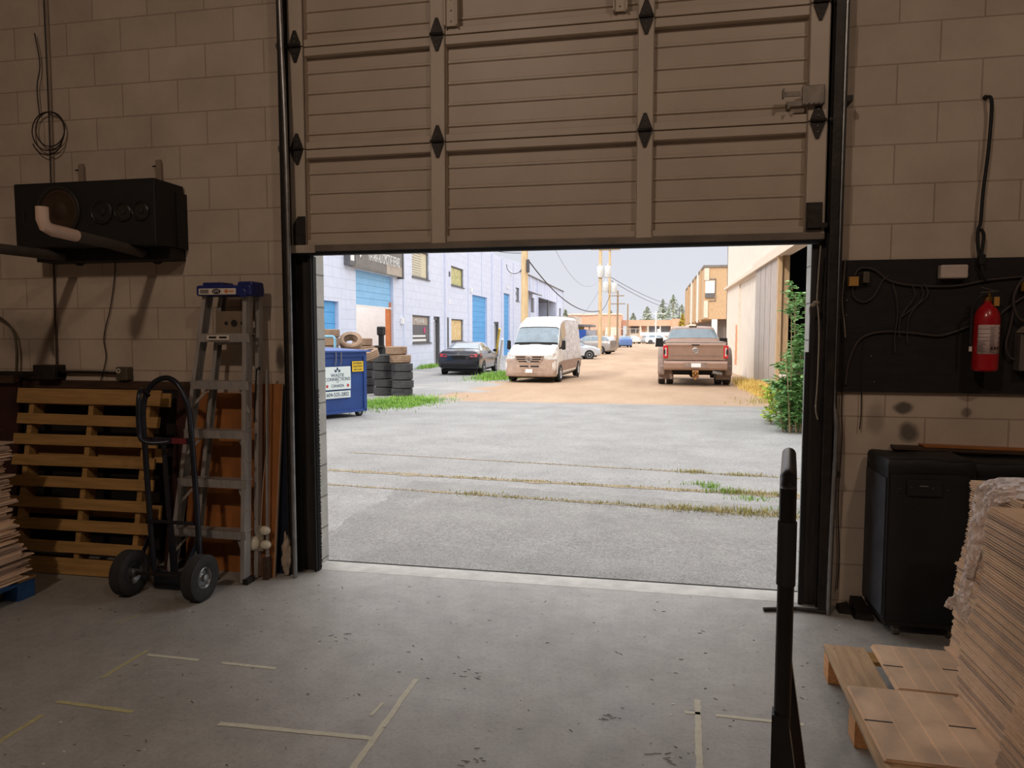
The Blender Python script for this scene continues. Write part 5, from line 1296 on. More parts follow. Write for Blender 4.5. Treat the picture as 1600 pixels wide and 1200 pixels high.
# fire extinguisher
t = thing('fire_extinguisher', 'red fire extinguisher with a white instruction label on the blackened board', 'fire extinguisher', (1.668, 4.01, 1.33), world=False); t.scale = (0.87, 0.87, 1.0)
MB().lathe([(0, 0.0), (0.058, 0.0), (0.066, 0.008), (0.067, 0.02), (0.067, 0.265), (0.064, 0.285), (0.052, 0.312), (0.034, 0.333), (0.021, 0.342), (0.021, 0.355), (0, 0.355)], 36).build('cylinder', M_RED, t, smooth=True)
# label hugs the front of the cylinder
b = MB(); n = 16; A0, A1 = R(-150), R(-38)
pr = []
for i in range(n+1):
    a = A0+(A1-A0)*i/n
    pr.append([b.b.verts.new((0.0675*math.cos(a), 0.0675*math.sin(a), z)) for z in (0.088, 0.235)])
for i in range(n): b.b.faces.new((pr[i][0], pr[i+1][0], pr[i+1][1], pr[i][1]))
lb = b.build('label', mat('label_paper', (206, 184, 180), 0.5, var=0.04), t, smooth=True, solid=0.0006)
b = MB()
def curved_bar(b, a0, a1, z0, z1, r=0.0684):
    m = max(1, int((a1-a0)/0.1)); q = []
    for i in range(m+1):
        a = a0+(a1-a0)*i/m; q.append([b.b.verts.new((r*math.cos(a), r*math.sin(a), z)) for z in (z0, z1)])
    for i in range(m): b.b.faces.new((q[i][0], q[i+1][0], q[i+1][1], q[i][1]))
for z in (0.213, 0.19, 0.172, 0.154): curved_bar(b, R(-148), R(-100), z, z+0.002)
rg = random.Random(9)
for k in range(34):
    z = 0.098+k*0.0038
    curved_bar(b, R(-97), R(-97+rg.uniform(15, 32)), z, z+0.0012)
    if k < 14: curved_bar(b, R(-146), R(-146+rg.uniform(20, 36)), z, z+0.0012)
for k in range(5): curved_bar(b, R(-52), R(-47), 0.115+k*0.024, 0.128+k*0.024)
for a in (-92, -76, -60): curved_bar(b, R(a), R(a+10), 0.110, 0.124)
b.build('printing', mat('label_print', (70, 40, 44), 0.6), lb, solid=0.0004)
b = MB(); b.lathe([(0.020, 0.355), (0.022, 0.36), (0.022, 0.375), (0.015, 0.38), (0.015, 0.395), (0, 0.395)], 16); v = b.build('valve', M_BRASS, t, smooth=True)
b = MB(); b.beam((-0.05, -0.012, 0.398), (0.045, -0.012, 0.405), 0.018, 0.006); b.beam((-0.045, -0.012, 0.425), (0.03, -0.012, 0.405), 0.018, 0.005); b.build('lever', M_SCREW, v)
MB().box(0.018, 0.045, -0.04, -0.034, 0.33, 0.375).build('tag', M_YELB, t)
b = MB(); b.tube(spline([(-0.01, -0.02, 0.385), (-0.05, -0.03, 0.38), (-0.082, -0.015, 0.33), (-0.086, -0.01, 0.22), (-0.084, -0.01, 0.12)], 6), 0.008, 8); h = b.build('hose', M_BLACK, t, smooth=True)
b = MB(); b.tube([(-0.084, -0.01, 0.125), (-0.084, -0.01, 0.10)], 0.009, 8); b.build('nozzle', M_LABELW, h)
MB().box(-0.02, 0.02, 0.066, 0.124, 0.18, 0.22).build('wall_bracket', M_STEEL_DARK, t)
MB().box(-0.07, 0.07, 0.064, 0.07, 0.24, 0.26).build('strap', M_STEEL_DARK, t)

t = thing('electrical_box', 'grey metal electrical box cut off by the right edge of the picture', 'box', (1.9, 4.08, 1.33), world=True)
MB().box(1.845, 2.05, 4.05, 4.124, 1.33, 1.52, bev=0.006).build('box', mat('grey_enamel', (110, 102, 96), 0.5, 0.2, var=0.15), t)
MB().hexa([(1.85, 4.03, 1.525), (2.05, 4.03, 1.525), (2.05, 4.124, 1.525), (1.85, 4.124, 1.525), (1.88, 4.05, 1.56), (2.05, 4.05, 1.56), (2.05, 4.12, 1.56), (1.88, 4.12, 1.56)]).build('hood', M_CONDUIT, t)
b = MB(); b.box(1.885, 1.90, 4.045, 4.05, 1.475, 1.482); b.box(1.872, 1.887, 4.045, 4.05, 1.395, 1.402); b.build('slot', M_INK, t)
cable('cable', 'dark cables looped down beside the grey electrical box', [(1.95, 4.10, 1.86), (1.86, 4.09, 1.80), (1.82, 4.09, 1.70), (1.85, 4.09, 1.60), (1.93, 4.09, 1.57)], 0.007, group=G)
cable('cable', 'dark cable running behind the extinguisher towards the electrical box', [(1.95, 4.11, 1.76), (1.85, 4.11, 1.69), (1.79, 4.11, 1.64), (1.76, 4.11, 1.60)], 0.006, group=G)
cable('cable', 'dark cable falling left of the grey electrical box', [(1.83, 4.10, 1.66), (1.815, 4.10, 1.55), (1.80, 4.10, 1.46), (1.82, 4.10, 1.40), (1.85, 4.10, 1.385)], 0.006, group=G)
o = MB().box(1.86, 1.90, 4.07, 4.124, 1.735, 1.80, bev=0.012).build('amber_lamp', M_YELB); tag(o, 'small amber plastic lamp on the board at the right edge', 'lamp')

# padded cases
def padded_case(label, x0, x1, y0, y1, z0, z1, handle=True):
    t = thing('padded_case', label, 'case', ((x0+x1)/2, (y0+y1)/2, 0), world=True, group='black padded cases on the right')
    b = MB(); r = 0.03
    b.box(x0, x1, y0, y1, z0, z1, bev=0.02)
    bmesh.ops.subdivide_edges(b.b, edges=[e for e in b.b.edges if e.calc_length() > 0.15], cuts=9, use_grid_fill=True)
    for v in b.b.verts:
        n_ = noise.noise(Vector((v.co.x*7, v.co.y*7, v.co.z*4)))
        c = Vector(((x0+x1)/2, (y0+y1)/2, v.co.z)); d = (v.co-c)
        v.co += Vector((d.x, d.y, 0)).normalized()*n_*0.006 + Vector((0, 0, 0.010*noise.noise(v.co*9)) if v.co.z > z1-0.03 else (0, 0, 0))
    b.build('padded_cover', M_PADDED, t, smooth=True)
    b = MB(); b.box(x0-0.006, x1+0.006, y0-0.008, y1+0.004, z1-0.07, z1+0.008, bev=0.022)
    bmesh.ops.subdivide_edges(b.b, edges=[e for e in b.b.edges if e.calc_length() > 0.15], cuts=9, use_grid_fill=True)
    for v in b.b.verts: v.co += Vector((0, noise.noise(v.co*8)*0.006, noise.noise(v.co*7+Vector((3, 1, 2)))*0.012))
    b.build('lid', M_PADDED, t, smooth=True)
    b = MB(); b.hexa([(x0-0.0075, y0+0.01, z0+0.03), (x0-0.0075, y1-0.01, z0+0.03), (x0-0.003, y1-0.01, z0+0.03), (x0-0.003, y0+0.01, z0+0.03), (x0-0.0075, y0+0.01, z1-0.09), (x0-0.0075, y1-0.01, z1-0.09), (x0-0.003, y1-0.01, z1-0.09), (x0-0.003, y0+0.01, z1-0.09)])
    b.build('side_panel', M_PADSIDE, t)
    b = MB()
    for (xa, ya) in ((x0, y0), (x1, y0), (x0, y1)): b.tube([(xa+(0.004 if xa == x0 else -0.004), ya+(0.002 if ya == y0 else -0.002), z0+0.01), (xa+(0.004 if xa == x0 else -0.004), ya+(0.002 if ya == y0 else -0.002), z1-0.02)], 0.006, 6)
    b.build('piping', M_BLACK, t)
    if handle:
        xm = (x0+x1)/2
        b = MB(); b.box(xm-0.11, xm+0.05, y0-0.012, y0-0.004, z1-0.17, z1-0.09, bev=0.003); pn = b.build('grip_recess', M_BLACK, t)
        MB().box(xm-0.055, xm-0.015, y0-0.016, y0-0.012, z1-0.122, z1-0.116).build('grip_badge', M_GALV, pn)
        b = MB()
        for q in (-0.09, 0.005): b.sphere((xm+q, y0-0.013, z1-0.127), 0.003, 1)
        b.sphere((xm+0.07, y0-0.01, z1-0.135), 0.003, 1); b.sphere((x0+0.05, y0-0.01, z1-0.135), 0.003, 1); b.build('rivet', M_GALV, pn)
    b = MB(); b.box(x0+0.01, x1-0.01, y0+0.01, y1-0.01, z0-0.018, z0+0.004); b.build('base_board', M_STEEL_DARK, t)
    for (xa, ya) in ((x0+0.07, y0+0.05), (x1-0.07, y0+0.05), (x0+0.07, y1-0.06), (x1-0.07, y1-0.06)):
        b = MB(); b.box(xa-0.016, xa+0.016, ya-0.02, ya+0.02, z0-0.03, z0-0.016); b.tube([(xa-0.011, ya, 0.026), (xa+0.011, ya, 0.026)], 0.026, 14); b.build('caster', M_SCREW, t)
    return t
padded_case('black padded case on casters standing just right of the door', 1.155, 1.545, 3.755, 4.10, 0.075, 0.895)
padded_case('second black padded case, half hidden behind the cardboard pile', 1.575, 2.15, 3.84, 4.11, 0.075, 0.875, False)
t = thing('loose_boards', 'thin brown boards lying on the padded cases against the wall', 'board', (1.7, 4.11, 0.88), world=True)
MB().hexa([(1.27, 4.04, 0.908), (2.2, 4.075, 0.890), (2.2, 4.145, 0.890), (1.28, 4.145, 0.908), (1.27, 4.04, 0.920), (2.2, 4.075, 0.905), (2.2, 4.145, 0.905), (1.28, 4.145, 0.920)]).build('board', M_DARKWOOD, t)
MB().hexa([(1.42, 4.06, 0.921), (2.2, 4.10, 0.906), (2.2, 4.145, 0.906), (1.42, 4.145, 0.921), (1.42, 4.06, 0.93), (2.2, 4.10, 0.916), (2.2, 4.145, 0.916), (1.42, 4.145, 0.93)]).build('board', M_PLY, t)
t = thing('wood_wedge', 'dark wedge block lying on the floor at the foot of the right wall', 'wedge', (1.1, 4.08, 0), world=True)
MB().hexa([(1.08, 3.96, 0.0), (1.17, 3.95, 0.0), (1.16, 4.10, 0.0), (1.08, 4.10, 0.0), (1.09, 3.96, 0.035), (1.17, 3.96, 0.035), (1.15, 4.10, 0.08), (1.09, 4.10, 0.08)]).build('block', M_STEEL_DARK, t)
MB().hexa([(1.02, 4.03, 0.0), (1.08, 4.02, 0.0), (1.075, 4.09, 0.0), (1.02, 4.10, 0.0), (1.02, 4.03, 0.03), (1.08, 4.02, 0.02), (1.075, 4.09, 0.05), (1.02, 4.10, 0.03)]).build('block', M_STEEL_DARK, t)

# block pallet with flattened boxes
def block_pallet(label, x0, x1, y0, y1, rz=0.0, planks=((0, .147), (.178, .30), (.36, .50), (.58, .80), (.88, 1.0)), group=None):
    t = thing('wooden_pallet', label, 'pallet', (x0, y0, 0), rz, group=group)
    W, L = x1-x0, y1-y0
    for (a, c) in planks: MB().box(a*W if a else 0, c*W, 0, L, 0.118, 0.136, bev=0.002).build('deck_board', M_DECK, t)
    for yy in (0, L/2-0.05, L-0.10): MB().box(0.005, W-0.005, yy, yy+0.10, 0.10, 0.118).build('stringer_board', M_PINE, t)
    for yy in (0.003, L/2-0.05, L-0.103):
        for xx in (0.003, W/2-0.05, W-0.105): MB().box(xx, xx+0.10, yy, yy+0.10, 0.001, 0.10, bev=0.003).build('block', M_BLOCKWOOD, t)
    b = MB()
    for (a, c) in planks:
        for yy in (0.05, L/2, L-0.05):
            for f in (0.2, 0.8): b.tube([((a+(c-a)*f)*W, yy, 0.1355), ((a+(c-a)*f)*W, yy, 0.1372)], 0.003, 6)
    b.build('nail', M_STEEL_DARK, t)
    return t
M_DECK = mat('pallet_deck_grey', (176, 146, 112), 0.75, var=0.16, scale=6, stretch=(8, 0.7, 8), bump=0.3, bscale=25)
M_BLOCKWOOD = mat('pallet_block_wood', (206, 148, 96), 0.75, var=0.2, scale=8, stretch=(8, 1, 8), bump=0.2)
block_pallet('pale wooden block pallet on the floor holding flattened boxes and cardboard piles', 0.724, 1.88, 2.20, 3.29, -0.043, group='block pallets on the right')
block_pallet('wooden block pallet under the nearest cardboard pile', 0.87, 1.95, 0.98, 2.09, 0.0, group='block pallets on the right')
def flat_box(label, c, rz, w, l, z, n):
    """a flattened carton: slotted panels with crease lines"""
    t = thing('flattened_box', label, 'cardboard box', (c[0], c[1], z), rz, group='flattened boxes on the pallet')
    for k in range(n):
        th = 0.004
        MB().box(-w/2+k*0.004, w/2+k*0.004, -l/2, l/2, k*th, (k+1)*th-0.0006).build('layer', M_CARDTOP if k == n-1 else M_CARD, t)
    zt = n*0.004
    b = MB()
    for x in (-w/2+0.26*w, w/2-0.26*w): b.box(x-0.0025, x+0.0025, -l/2+0.002, l/2-0.002, zt-0.0006, zt+0.0004)
    b.box(-0.004, 0.004, -l/2+0.002, l/2-0.002, zt-0.0006, zt+0.0002)
    b.build('crease', M_CARD, t)
    for s in (-1, 1): MB().box(s*w/2, s*(w/2-0.25*w), -0.003+s*0.01, 0.003+s*0.01, zt-0.001, zt+0.0006).build('slot', M_INK, t)
    return t
flat_box('near flattened box on the pallet, a slot cut in each end', (0.945, 2.63, 0), -0.02, 0.37, 0.49, 0.1385, 3)
flat_box('far flattened box on the pallet, beside the padded case', (1.105, 3.08, 0), -0.05, 0.30, 0.40, 0.1385, 4)
flat_box('scuffed flattened box partly under the leaning cardboard pile', (1.19, 2.60, 0), 0.05, 0.09, 0.50, 0.1385, 1)

# cardboard piles: every flat sheet is a thing
rg = random.Random(21)
def pile(label, xa, xtop, x1, y0, y1, z0, z1, group, lean_y=0.0):
    z = z0; n = 0
    ph = rg.random()*6
    while z < z1:
        f = (z-z0)/(z1-z0); th = 0.0104
        xl = xa+(xtop-xa)*f + 0.012*math.sin(f*9+ph)+rg.uniform(-.003, .003) - (0.02 if rg.random() < 0.03 else 0)
        ya = y0+0.008*math.sin(f*13+ph)+rg.uniform(-.004, .004)+lean_y*f; yb = y1+0.010*math.sin(f*7+ph*2)+rg.uniform(-.004, .004)+lean_y*f
        b = MB()
        b.box(xl, x1, ya, yb, 0.0, 0.0030); b.box(xl+rg.uniform(0.0, .005), x1, ya+rg.uniform(-.002, .003), yb+rg.uniform(-.003, .002), 0.0060, 0.0090)
        b.box(xl+0.014, x1-0.01, ya+0.012, yb-0.012, 0.0028, 0.0062)
        M = Matrix.Translation((0, 0, z))
        for v in b.b.verts: v.co = M @ v.co
        o = b.build('cardboard_flat', (M_CARD, M_CARD, M_CARD2, M_CARDL)[rg.randrange(4)], loc=(x1-0.2, (y0+y1)/2, z))
        tag(o, label, 'cardboard', group)
        z += th; n += 1
    return z
zA = pile('folded cardboard flat in the far pile of the tall cardboard stack', 1.275, 1.345, 1.85, 2.86, 3.30, 0.140, 0.895, 'flats in the far cardboard pile')
zB = pile('folded cardboard flat in the middle pile of the tall cardboard stack', 1.135, 1.225, 1.80, 2.30, 2.845, 0.152, 0.885, 'flats in the middle cardboard pile')
zC = pile('folded cardboard flat in the nearest pile of the tall cardboard stack', 0.90, 1.06, 1.70, 1.50, 2.085, 0.140, 0.84, 'flats in the nearest cardboard pile')
# stretch film hanging over the corner of the far pile
b = MB()
def film_strip(pts, w, seedv, nw=10):
    P = spline(pts, 14); rings = []
    for i, p in enumerate(P):
        d = (P[min(i+1, len(P)-1)]-P[max(i-1, 0)]).normalized()
        s = d.cross(Vector((-0.75, -0.65, 0.2))).normalized(); nrm = s.cross(d)
        ww = w[0]+(w[1]-w[0])*i/len(P)
        rings.append([b.b.verts.new(p+s*ww*(k/nw-0.5)+nrm*(0.016*noise.noise(Vector((i*0.25, k*0.9, seedv)))+0.008*noise.noise(Vector((i*0.9, k*2.1, seedv+5))))) for k in range(nw+1)])
    for A, B in zip(rings, rings[1:]):
        for k in range(nw): b.b.faces.new((A[k], A[k+1], B[k+1], B[k]))
film_strip([(1.63, 2.66, 0.985), (1.50, 2.74, 0.99), (1.40, 2.86, 0.955), (1.335, 3.02, 0.925), (1.315, 3.10, 0.885), (1.303, 3.12, 0.78), (1.292, 3.12, 0.64), (1.272, 3.11, 0.54), (1.245, 3.09, 0.46), (1.235, 3.07, 0.43)], (0.10, 0.035), 1.0)
film_strip([(1.38, 2.92, 0.92), (1.325, 2.99, 0.905), (1.30, 3.04, 0.85), (1.285, 3.08, 0.70), (1.272, 3.09, 0.60), (1.262, 3.09, 0.54)], (0.07, 0.035), 4.0)
film_strip([(1.75, 2.45, 1.0), (1.60, 2.50, 1.02), (1.48, 2.62, 0.985), (1.40, 2.75, 0.95), (1.33, 2.80, 0.915)], (0.18, 0.10), 9.0)
for k in range(6):
    rg2 = random.Random(k)
    film_strip([(1.42+0.05*k, 2.66-0.03*k, 0.95+rg2.random()*0.03), (1.46+0.05*k, 2.62-0.03*k, 1.0+rg2.random()*0.03), (1.50+0.05*k, 2.56-0.03*k, 0.95+rg2.random()*0.02)], (0.06, 0.09), 20+k*3)
film_strip([(1.25, 3.09, 0.48), (1.225, 3.05, 0.45), (1.235, 3.02, 0.41), (1.26, 3.0, 0.42)], (0.05, 0.06), 31)
film_strip([(1.235, 3.08, 0.45), (1.20, 3.07, 0.445), (1.18, 3.06, 0.42)], (0.04, 0.03), 37)
o = b.build('stretch_film', M_FILM, smooth=True, loc=(1.3, 3.0, 0.9), solid=0.0006); tag(o, 'crumpled whitish stretch film draped over the corner of the cardboard stack', 'plastic film')

# platform cart: deck at the lower edge, black folding handle seen nearly edge-on
t = thing('platform_cart', 'black folding handle of a platform cart standing upright at right', 'cart', (0.385, 2.10, 0), -R(10.3))
def up(x, y, z): return (x, y, z)
b = MB(); b.tube(spline([(0, 0.0, 0.28), (0, 0.0, 1.10), (0, -0.012, 1.155), (0, -0.05, 1.185), (0, -0.10, 1.19), (0, -0.36, 1.19), (0, -0.41, 1.18), (0, -0.445, 1.15), (0, -0.455, 1.10), (0, -0.455, 0.28)], 6), 0.0185, 14)
hf = b.build('handle_frame', M_BLACKPAINT, t, smooth=True)
for yy, za, zb_, rr in ((-0.455, 0.955, 1.10, 0.021), (0.0, 0.90, 1.12, 0.023)): MB().tube([(0, yy, za), (0, yy, zb_)], rr, 14).build('grip', M_BLACK, hf, smooth=True)
b = MB(); b.tube([(0, 0, 0.62), (0, -0.455, 0.62)], 0.012, 10); b.build('crossbar', M_BLACKPAINT, hf)
for y in (0.0, -0.455):
    b = MB(); b.hexa([(-0.022, y-0.02, 0.22), (0.075, y-0.02, 0.22), (0.075, y+0.02, 0.22), (-0.022, y+0.02, 0.22), (-0.022, y-0.02, 0.655), (0.012, y-0.02, 0.655), (0.012, y+0.02, 0.655), (-0.022, y+0.02, 0.655)]); b.build('gusset', M_BLACKPAINT, t)
M_DECKWOOD = mat('varnished_deck', (196, 138, 90), 0.4, var=0.12, scale=4, stretch=(1, 6, 6))
b = MB(); b.box(0.02, 0.40, -0.50, 0.03, 0.20, 0.245, bev=0.018); b.build('deck', M_DECKWOOD, t)
for (x, y) in ((0.07, -0.02), (0.35, -0.02), (0.07, -0.44), (0.35, -0.44)):
    b = MB(); b.tube([(x-0.018, y, 0.07), (x+0.018, y, 0.07)], 0.07, 18); b.box(x-0.03, x+0.03, y-0.03, y+0.03, 0.135, 0.20); b.box(x-0.028, x-0.022, y-0.02, y+0.02, 0.07, 0.16); b.box(x+0.022, x+0.028, y-0.02, y+0.02, 0.07, 0.16); b.build('caster', M_STEEL_DARK, t)

# splinters, stones and straw bits on the floor
rg = random.Random(77)
b = MB()
for k in range(110):
    x, y_ = rg.uniform(-2.9, 1.0), rg.uniform(1.9, 4.0); L = rg.uniform(0.004, 0.022); a = rg.uniform(-0.9, 0.7)
    b.beam((x, y_, 0.0015), (x+L*math.cos(a), y_+L*math.sin(a), 0.0015), rg.uniform(0.001, 0.0025), 0.0015)
for (cx, cy) in ((-0.75, 2.96), (-0.15, 2.75), (-0.62, 2.35), (-1.55, 3.2), (0.05, 2.5)):
    for k in range(7):
        x, y_ = cx+rg.gauss(0, .04), cy+rg.gauss(0, .03); L = rg.uniform(0.012, 0.04); a = rg.uniform(-0.6, 0.6)
        b.beam((x, y_, 0.002), (x+L*math.cos(a), y_+L*math.sin(a), 0.002), 0.0014, 0.0014)
o = b.build('floor_debris', mat('dark_splinters', (62, 54, 48), 0.9)); tag(o, 'dark splinters and bits of straw scattered over the concrete floor', 'debris', kind='stuff')
b = MB()
for k in range(40):
    x, y_ = rg.uniform(-2.9, 1.0), rg.uniform(1.9, 4.0); s_ = rg.uniform(0.002, 0.007); b.box(x, x+s_*1.6, y_, y_+s_, 0.0002, 0.002)
o = b.build('paper_scraps', M_LABELW); tag(o, 'tiny pale chips scattered over the concrete floor', 'debris', kind='stuff')
# ================================================================== vehicles
M_VANW = mat('van_white_paint', (238, 238, 236), 0.35, var=0.03, coat=0.3)
def dirt_white():
    m = mat('van_dirty_side', (232, 234, 240), 0.5, var=0.0, scale=3.5, c2=(190, 188, 190), stretch=(1, 0.8, 1.6)); return m
M_VANSIDE = dirt_white()
M_VANBUMP = mat('dusty_grey_bumper', (150, 130, 118), 0.7, var=0.12, scale=5, c2=(176, 150, 132))
M_VGLASS = mat('vehicle_glass', (112, 130, 142), 0.06, var=0.25, scale=1.5, coat=1)
M_LIGHTC = mat('clear_lamp', (214, 216, 214), 0.15, 0.3, var=0.15, scale=14, coat=1)
M_LIGHTR = mat('red_lamp', (190, 30, 36), 0.25, var=0.1, coat=1)
M_CHROME = mat('chrome', (200, 200, 200), 0.15, 0.9, var=0.05)
M_PLATE = mat('licence_plate', (232, 234, 236), 0.5, var=0.02)
M_SEDAN = mat('dark_navy_paint', (34, 36, 50), 0.22, 0.3, var=0.1, coat=0.8)
M_TRUCK = mat('brown_metallic_paint', (152, 124, 108), 0.4, 0.25, var=0.08, scale=3, coat=0.4)
M_TRUCKD = mat('dusty_brown_flare', (136, 118, 108), 0.6, var=0.2, scale=5)
M_SILVER = mat('silver_paint', (190, 196, 204), 0.3, 0.3, var=0.05, coat=0.5)
M_GREYCAR = mat('warm_grey_paint', (164, 160, 156), 0.35, 0.3, var=0.05, coat=0.5)
M_REDCAR = mat('red_paint', (196, 50, 66), 0.3, var=0.05, coat=0.5)
M_WHITECAR = mat('white_car_paint', (236, 234, 230), 0.35, var=0.03, coat=0.4)
M_BLUECAR = mat('blue_car_paint', (96, 130, 190), 0.35, 0.2, var=0.05, coat=0.4)
M_TYRE2 = mat('road_tyre', (46, 45, 46), 0.85, var=0.2, scale=8)
M_UNDER = mat('underbody', (26, 25, 25), 0.9)

def loft(stations, shrink=None):
    """stations: (y, zb, zbelt, ztop, wb, wbelt, wtop); symmetric body along Y"""
    def half(s):
        y, zb, zm, zt, wb, wm, wt = s
        d = zm-zb; e_ = zt-zm
        return [(0, zb), (wb*0.85, zb), (wb, zb+0.10*d+0.01), (wm*1.0, zb+0.45*d), (wm, zb+0.80*d), (wm*0.97, zm), (wm*0.97+(wt-wm*0.97)*0.5, zm+e_*0.5), (wt, zm+e_*0.90), (wt*0.86, zm+e_*0.985), (wt*0.45, zt+0.004), (0, zt+0.008)]
    return [[Vector((x, s[0], z)) for x, z in half(s)] for s in stations]
def loft_mesh(rows):
    b = MB(); V = []
    for r in rows:
        ring = [b.b.verts.new(p) for p in r]+[b.b.verts.new((-p.x, p.y, p.z)) for p in r[-2:0:-1]]
        V.append(ring)
    n = len(V[0])
    for A, B in zip(V, V[1:]):
        for k in range(n): b.b.faces.new((A[k], A[(k+1) % n], B[(k+1) % n], B[k]))
    b.b.faces.new(V[0]); b.b.faces.new(V[-1][::-1])
    return b
def spt(rows, u, k):
    i = min(int(u), len(rows)-2); f = u-i; j = min(int(k), len(rows[0])-2); g = k-j
    a = rows[i][j].lerp(rows[i][j+1], g); c = rows[i+1][j].lerp(rows[i+1][j+1], g)
    return a.lerp(c, f)
def patch(b, rows, u0, u1, k0, k1, off=0.008, nu=4, nk=4, side=0, sk0=0, sk1=0):
    """strip of body surface lifted by off; side 0 = across both sides (k1 must be 10)"""
    def grid(sgn):
        G_ = []
        for i in range(nu+1):
            fu = i/nu
            row = []
            for j in range(nk+1):
                fk = j/nk
                uu = u0+(u1-u0)*fu; kk = k0+(k1-k0)*fk
                uu += (sk0*(1-fu)+sk1*fu)*fk
                p = spt(rows, uu, kk)
                e_ = 0.02
                du = spt(rows, min(uu+e_, len(rows)-1.001), kk)-spt(rows, max(uu-e_, 0), kk); dk = spt(rows, uu, min(kk+e_, len(rows[0])-1.001))-spt(rows, uu, max(kk-e_, 0))
                n_ = dk.cross(du)
                if n_.length > 1e-9: n_.normalize()
                c = Vector((0, p.y, 0.8))
                if n_.dot(p-c) < 0: n_ = -n_
                q = p+n_*off
                row.append(b.b.verts.new((q.x*sgn, q.y, q.z)))
            G_.append(row)
        for i in range(nu):
            for j in range(nk): b.b.faces.new((G_[i][j], G_[i][j+1], G_[i+1][j+1], G_[i+1][j]))
    if side in (0, 1): grid(1)
    if side in (0, -1): grid(-1)
    return b
def wheel(t, x, y, r, w, rim=M_SILVER, nm='wheel', spokes=5):
    s = 1 if x > 0 else -1
    M = Matrix.Translation((x, y, r)) @ Matrix.Rotation(R(90)*s, 4, 'Y')
    b = MB(); b.lathe([(r*0.62, -w/2), (r*0.93, -w/2), (r, -w/2+0.03), (r, w/2-0.03), (r*0.93, w/2), (r*0.62, w/2), (r*0.62, -w/2)], 26, M); tw = b.build('tyre', M_TYRE2, t, smooth=True)
    b = MB(); b.lathe([(r*0.63, w/2-0.005), (r*0.57, w/2), (r*0.52, w/2-0.03), (r*0.2, w/2-0.02), (r*0.15, w/2), (0, w/2)], 24, M)
    b.lathe([(r*0.63, -w/2+0.01), (0, -w/2+0.03)], 24, M)
    rm = b.build('rim', rim, tw, smooth=True)
    b = MB()
    for k in range(spokes):
        a = 2*math.pi*k/spokes; b.lathe([(r*0.085, 0), (0, 0.001)], 8, M @ Matrix.Translation((r*0.38*math.cos(a), r*0.38*math.sin(a), w/2-0.012)))
    b.build('rim_hole', M_UNDER, rm)
    return tw
def arch(t, x, y, r, m=M_UNDER):
    s = 1 if x > 0 else -1
    b = MB(); b.lathe([(r, 0), (r, 0.012), (0, 0.012)], 26, Matrix.Translation((x, y, r*0.86)) @ Matrix.Rotation(R(90)*s, 4, 'Y')); b.build('wheel_well', m, t)

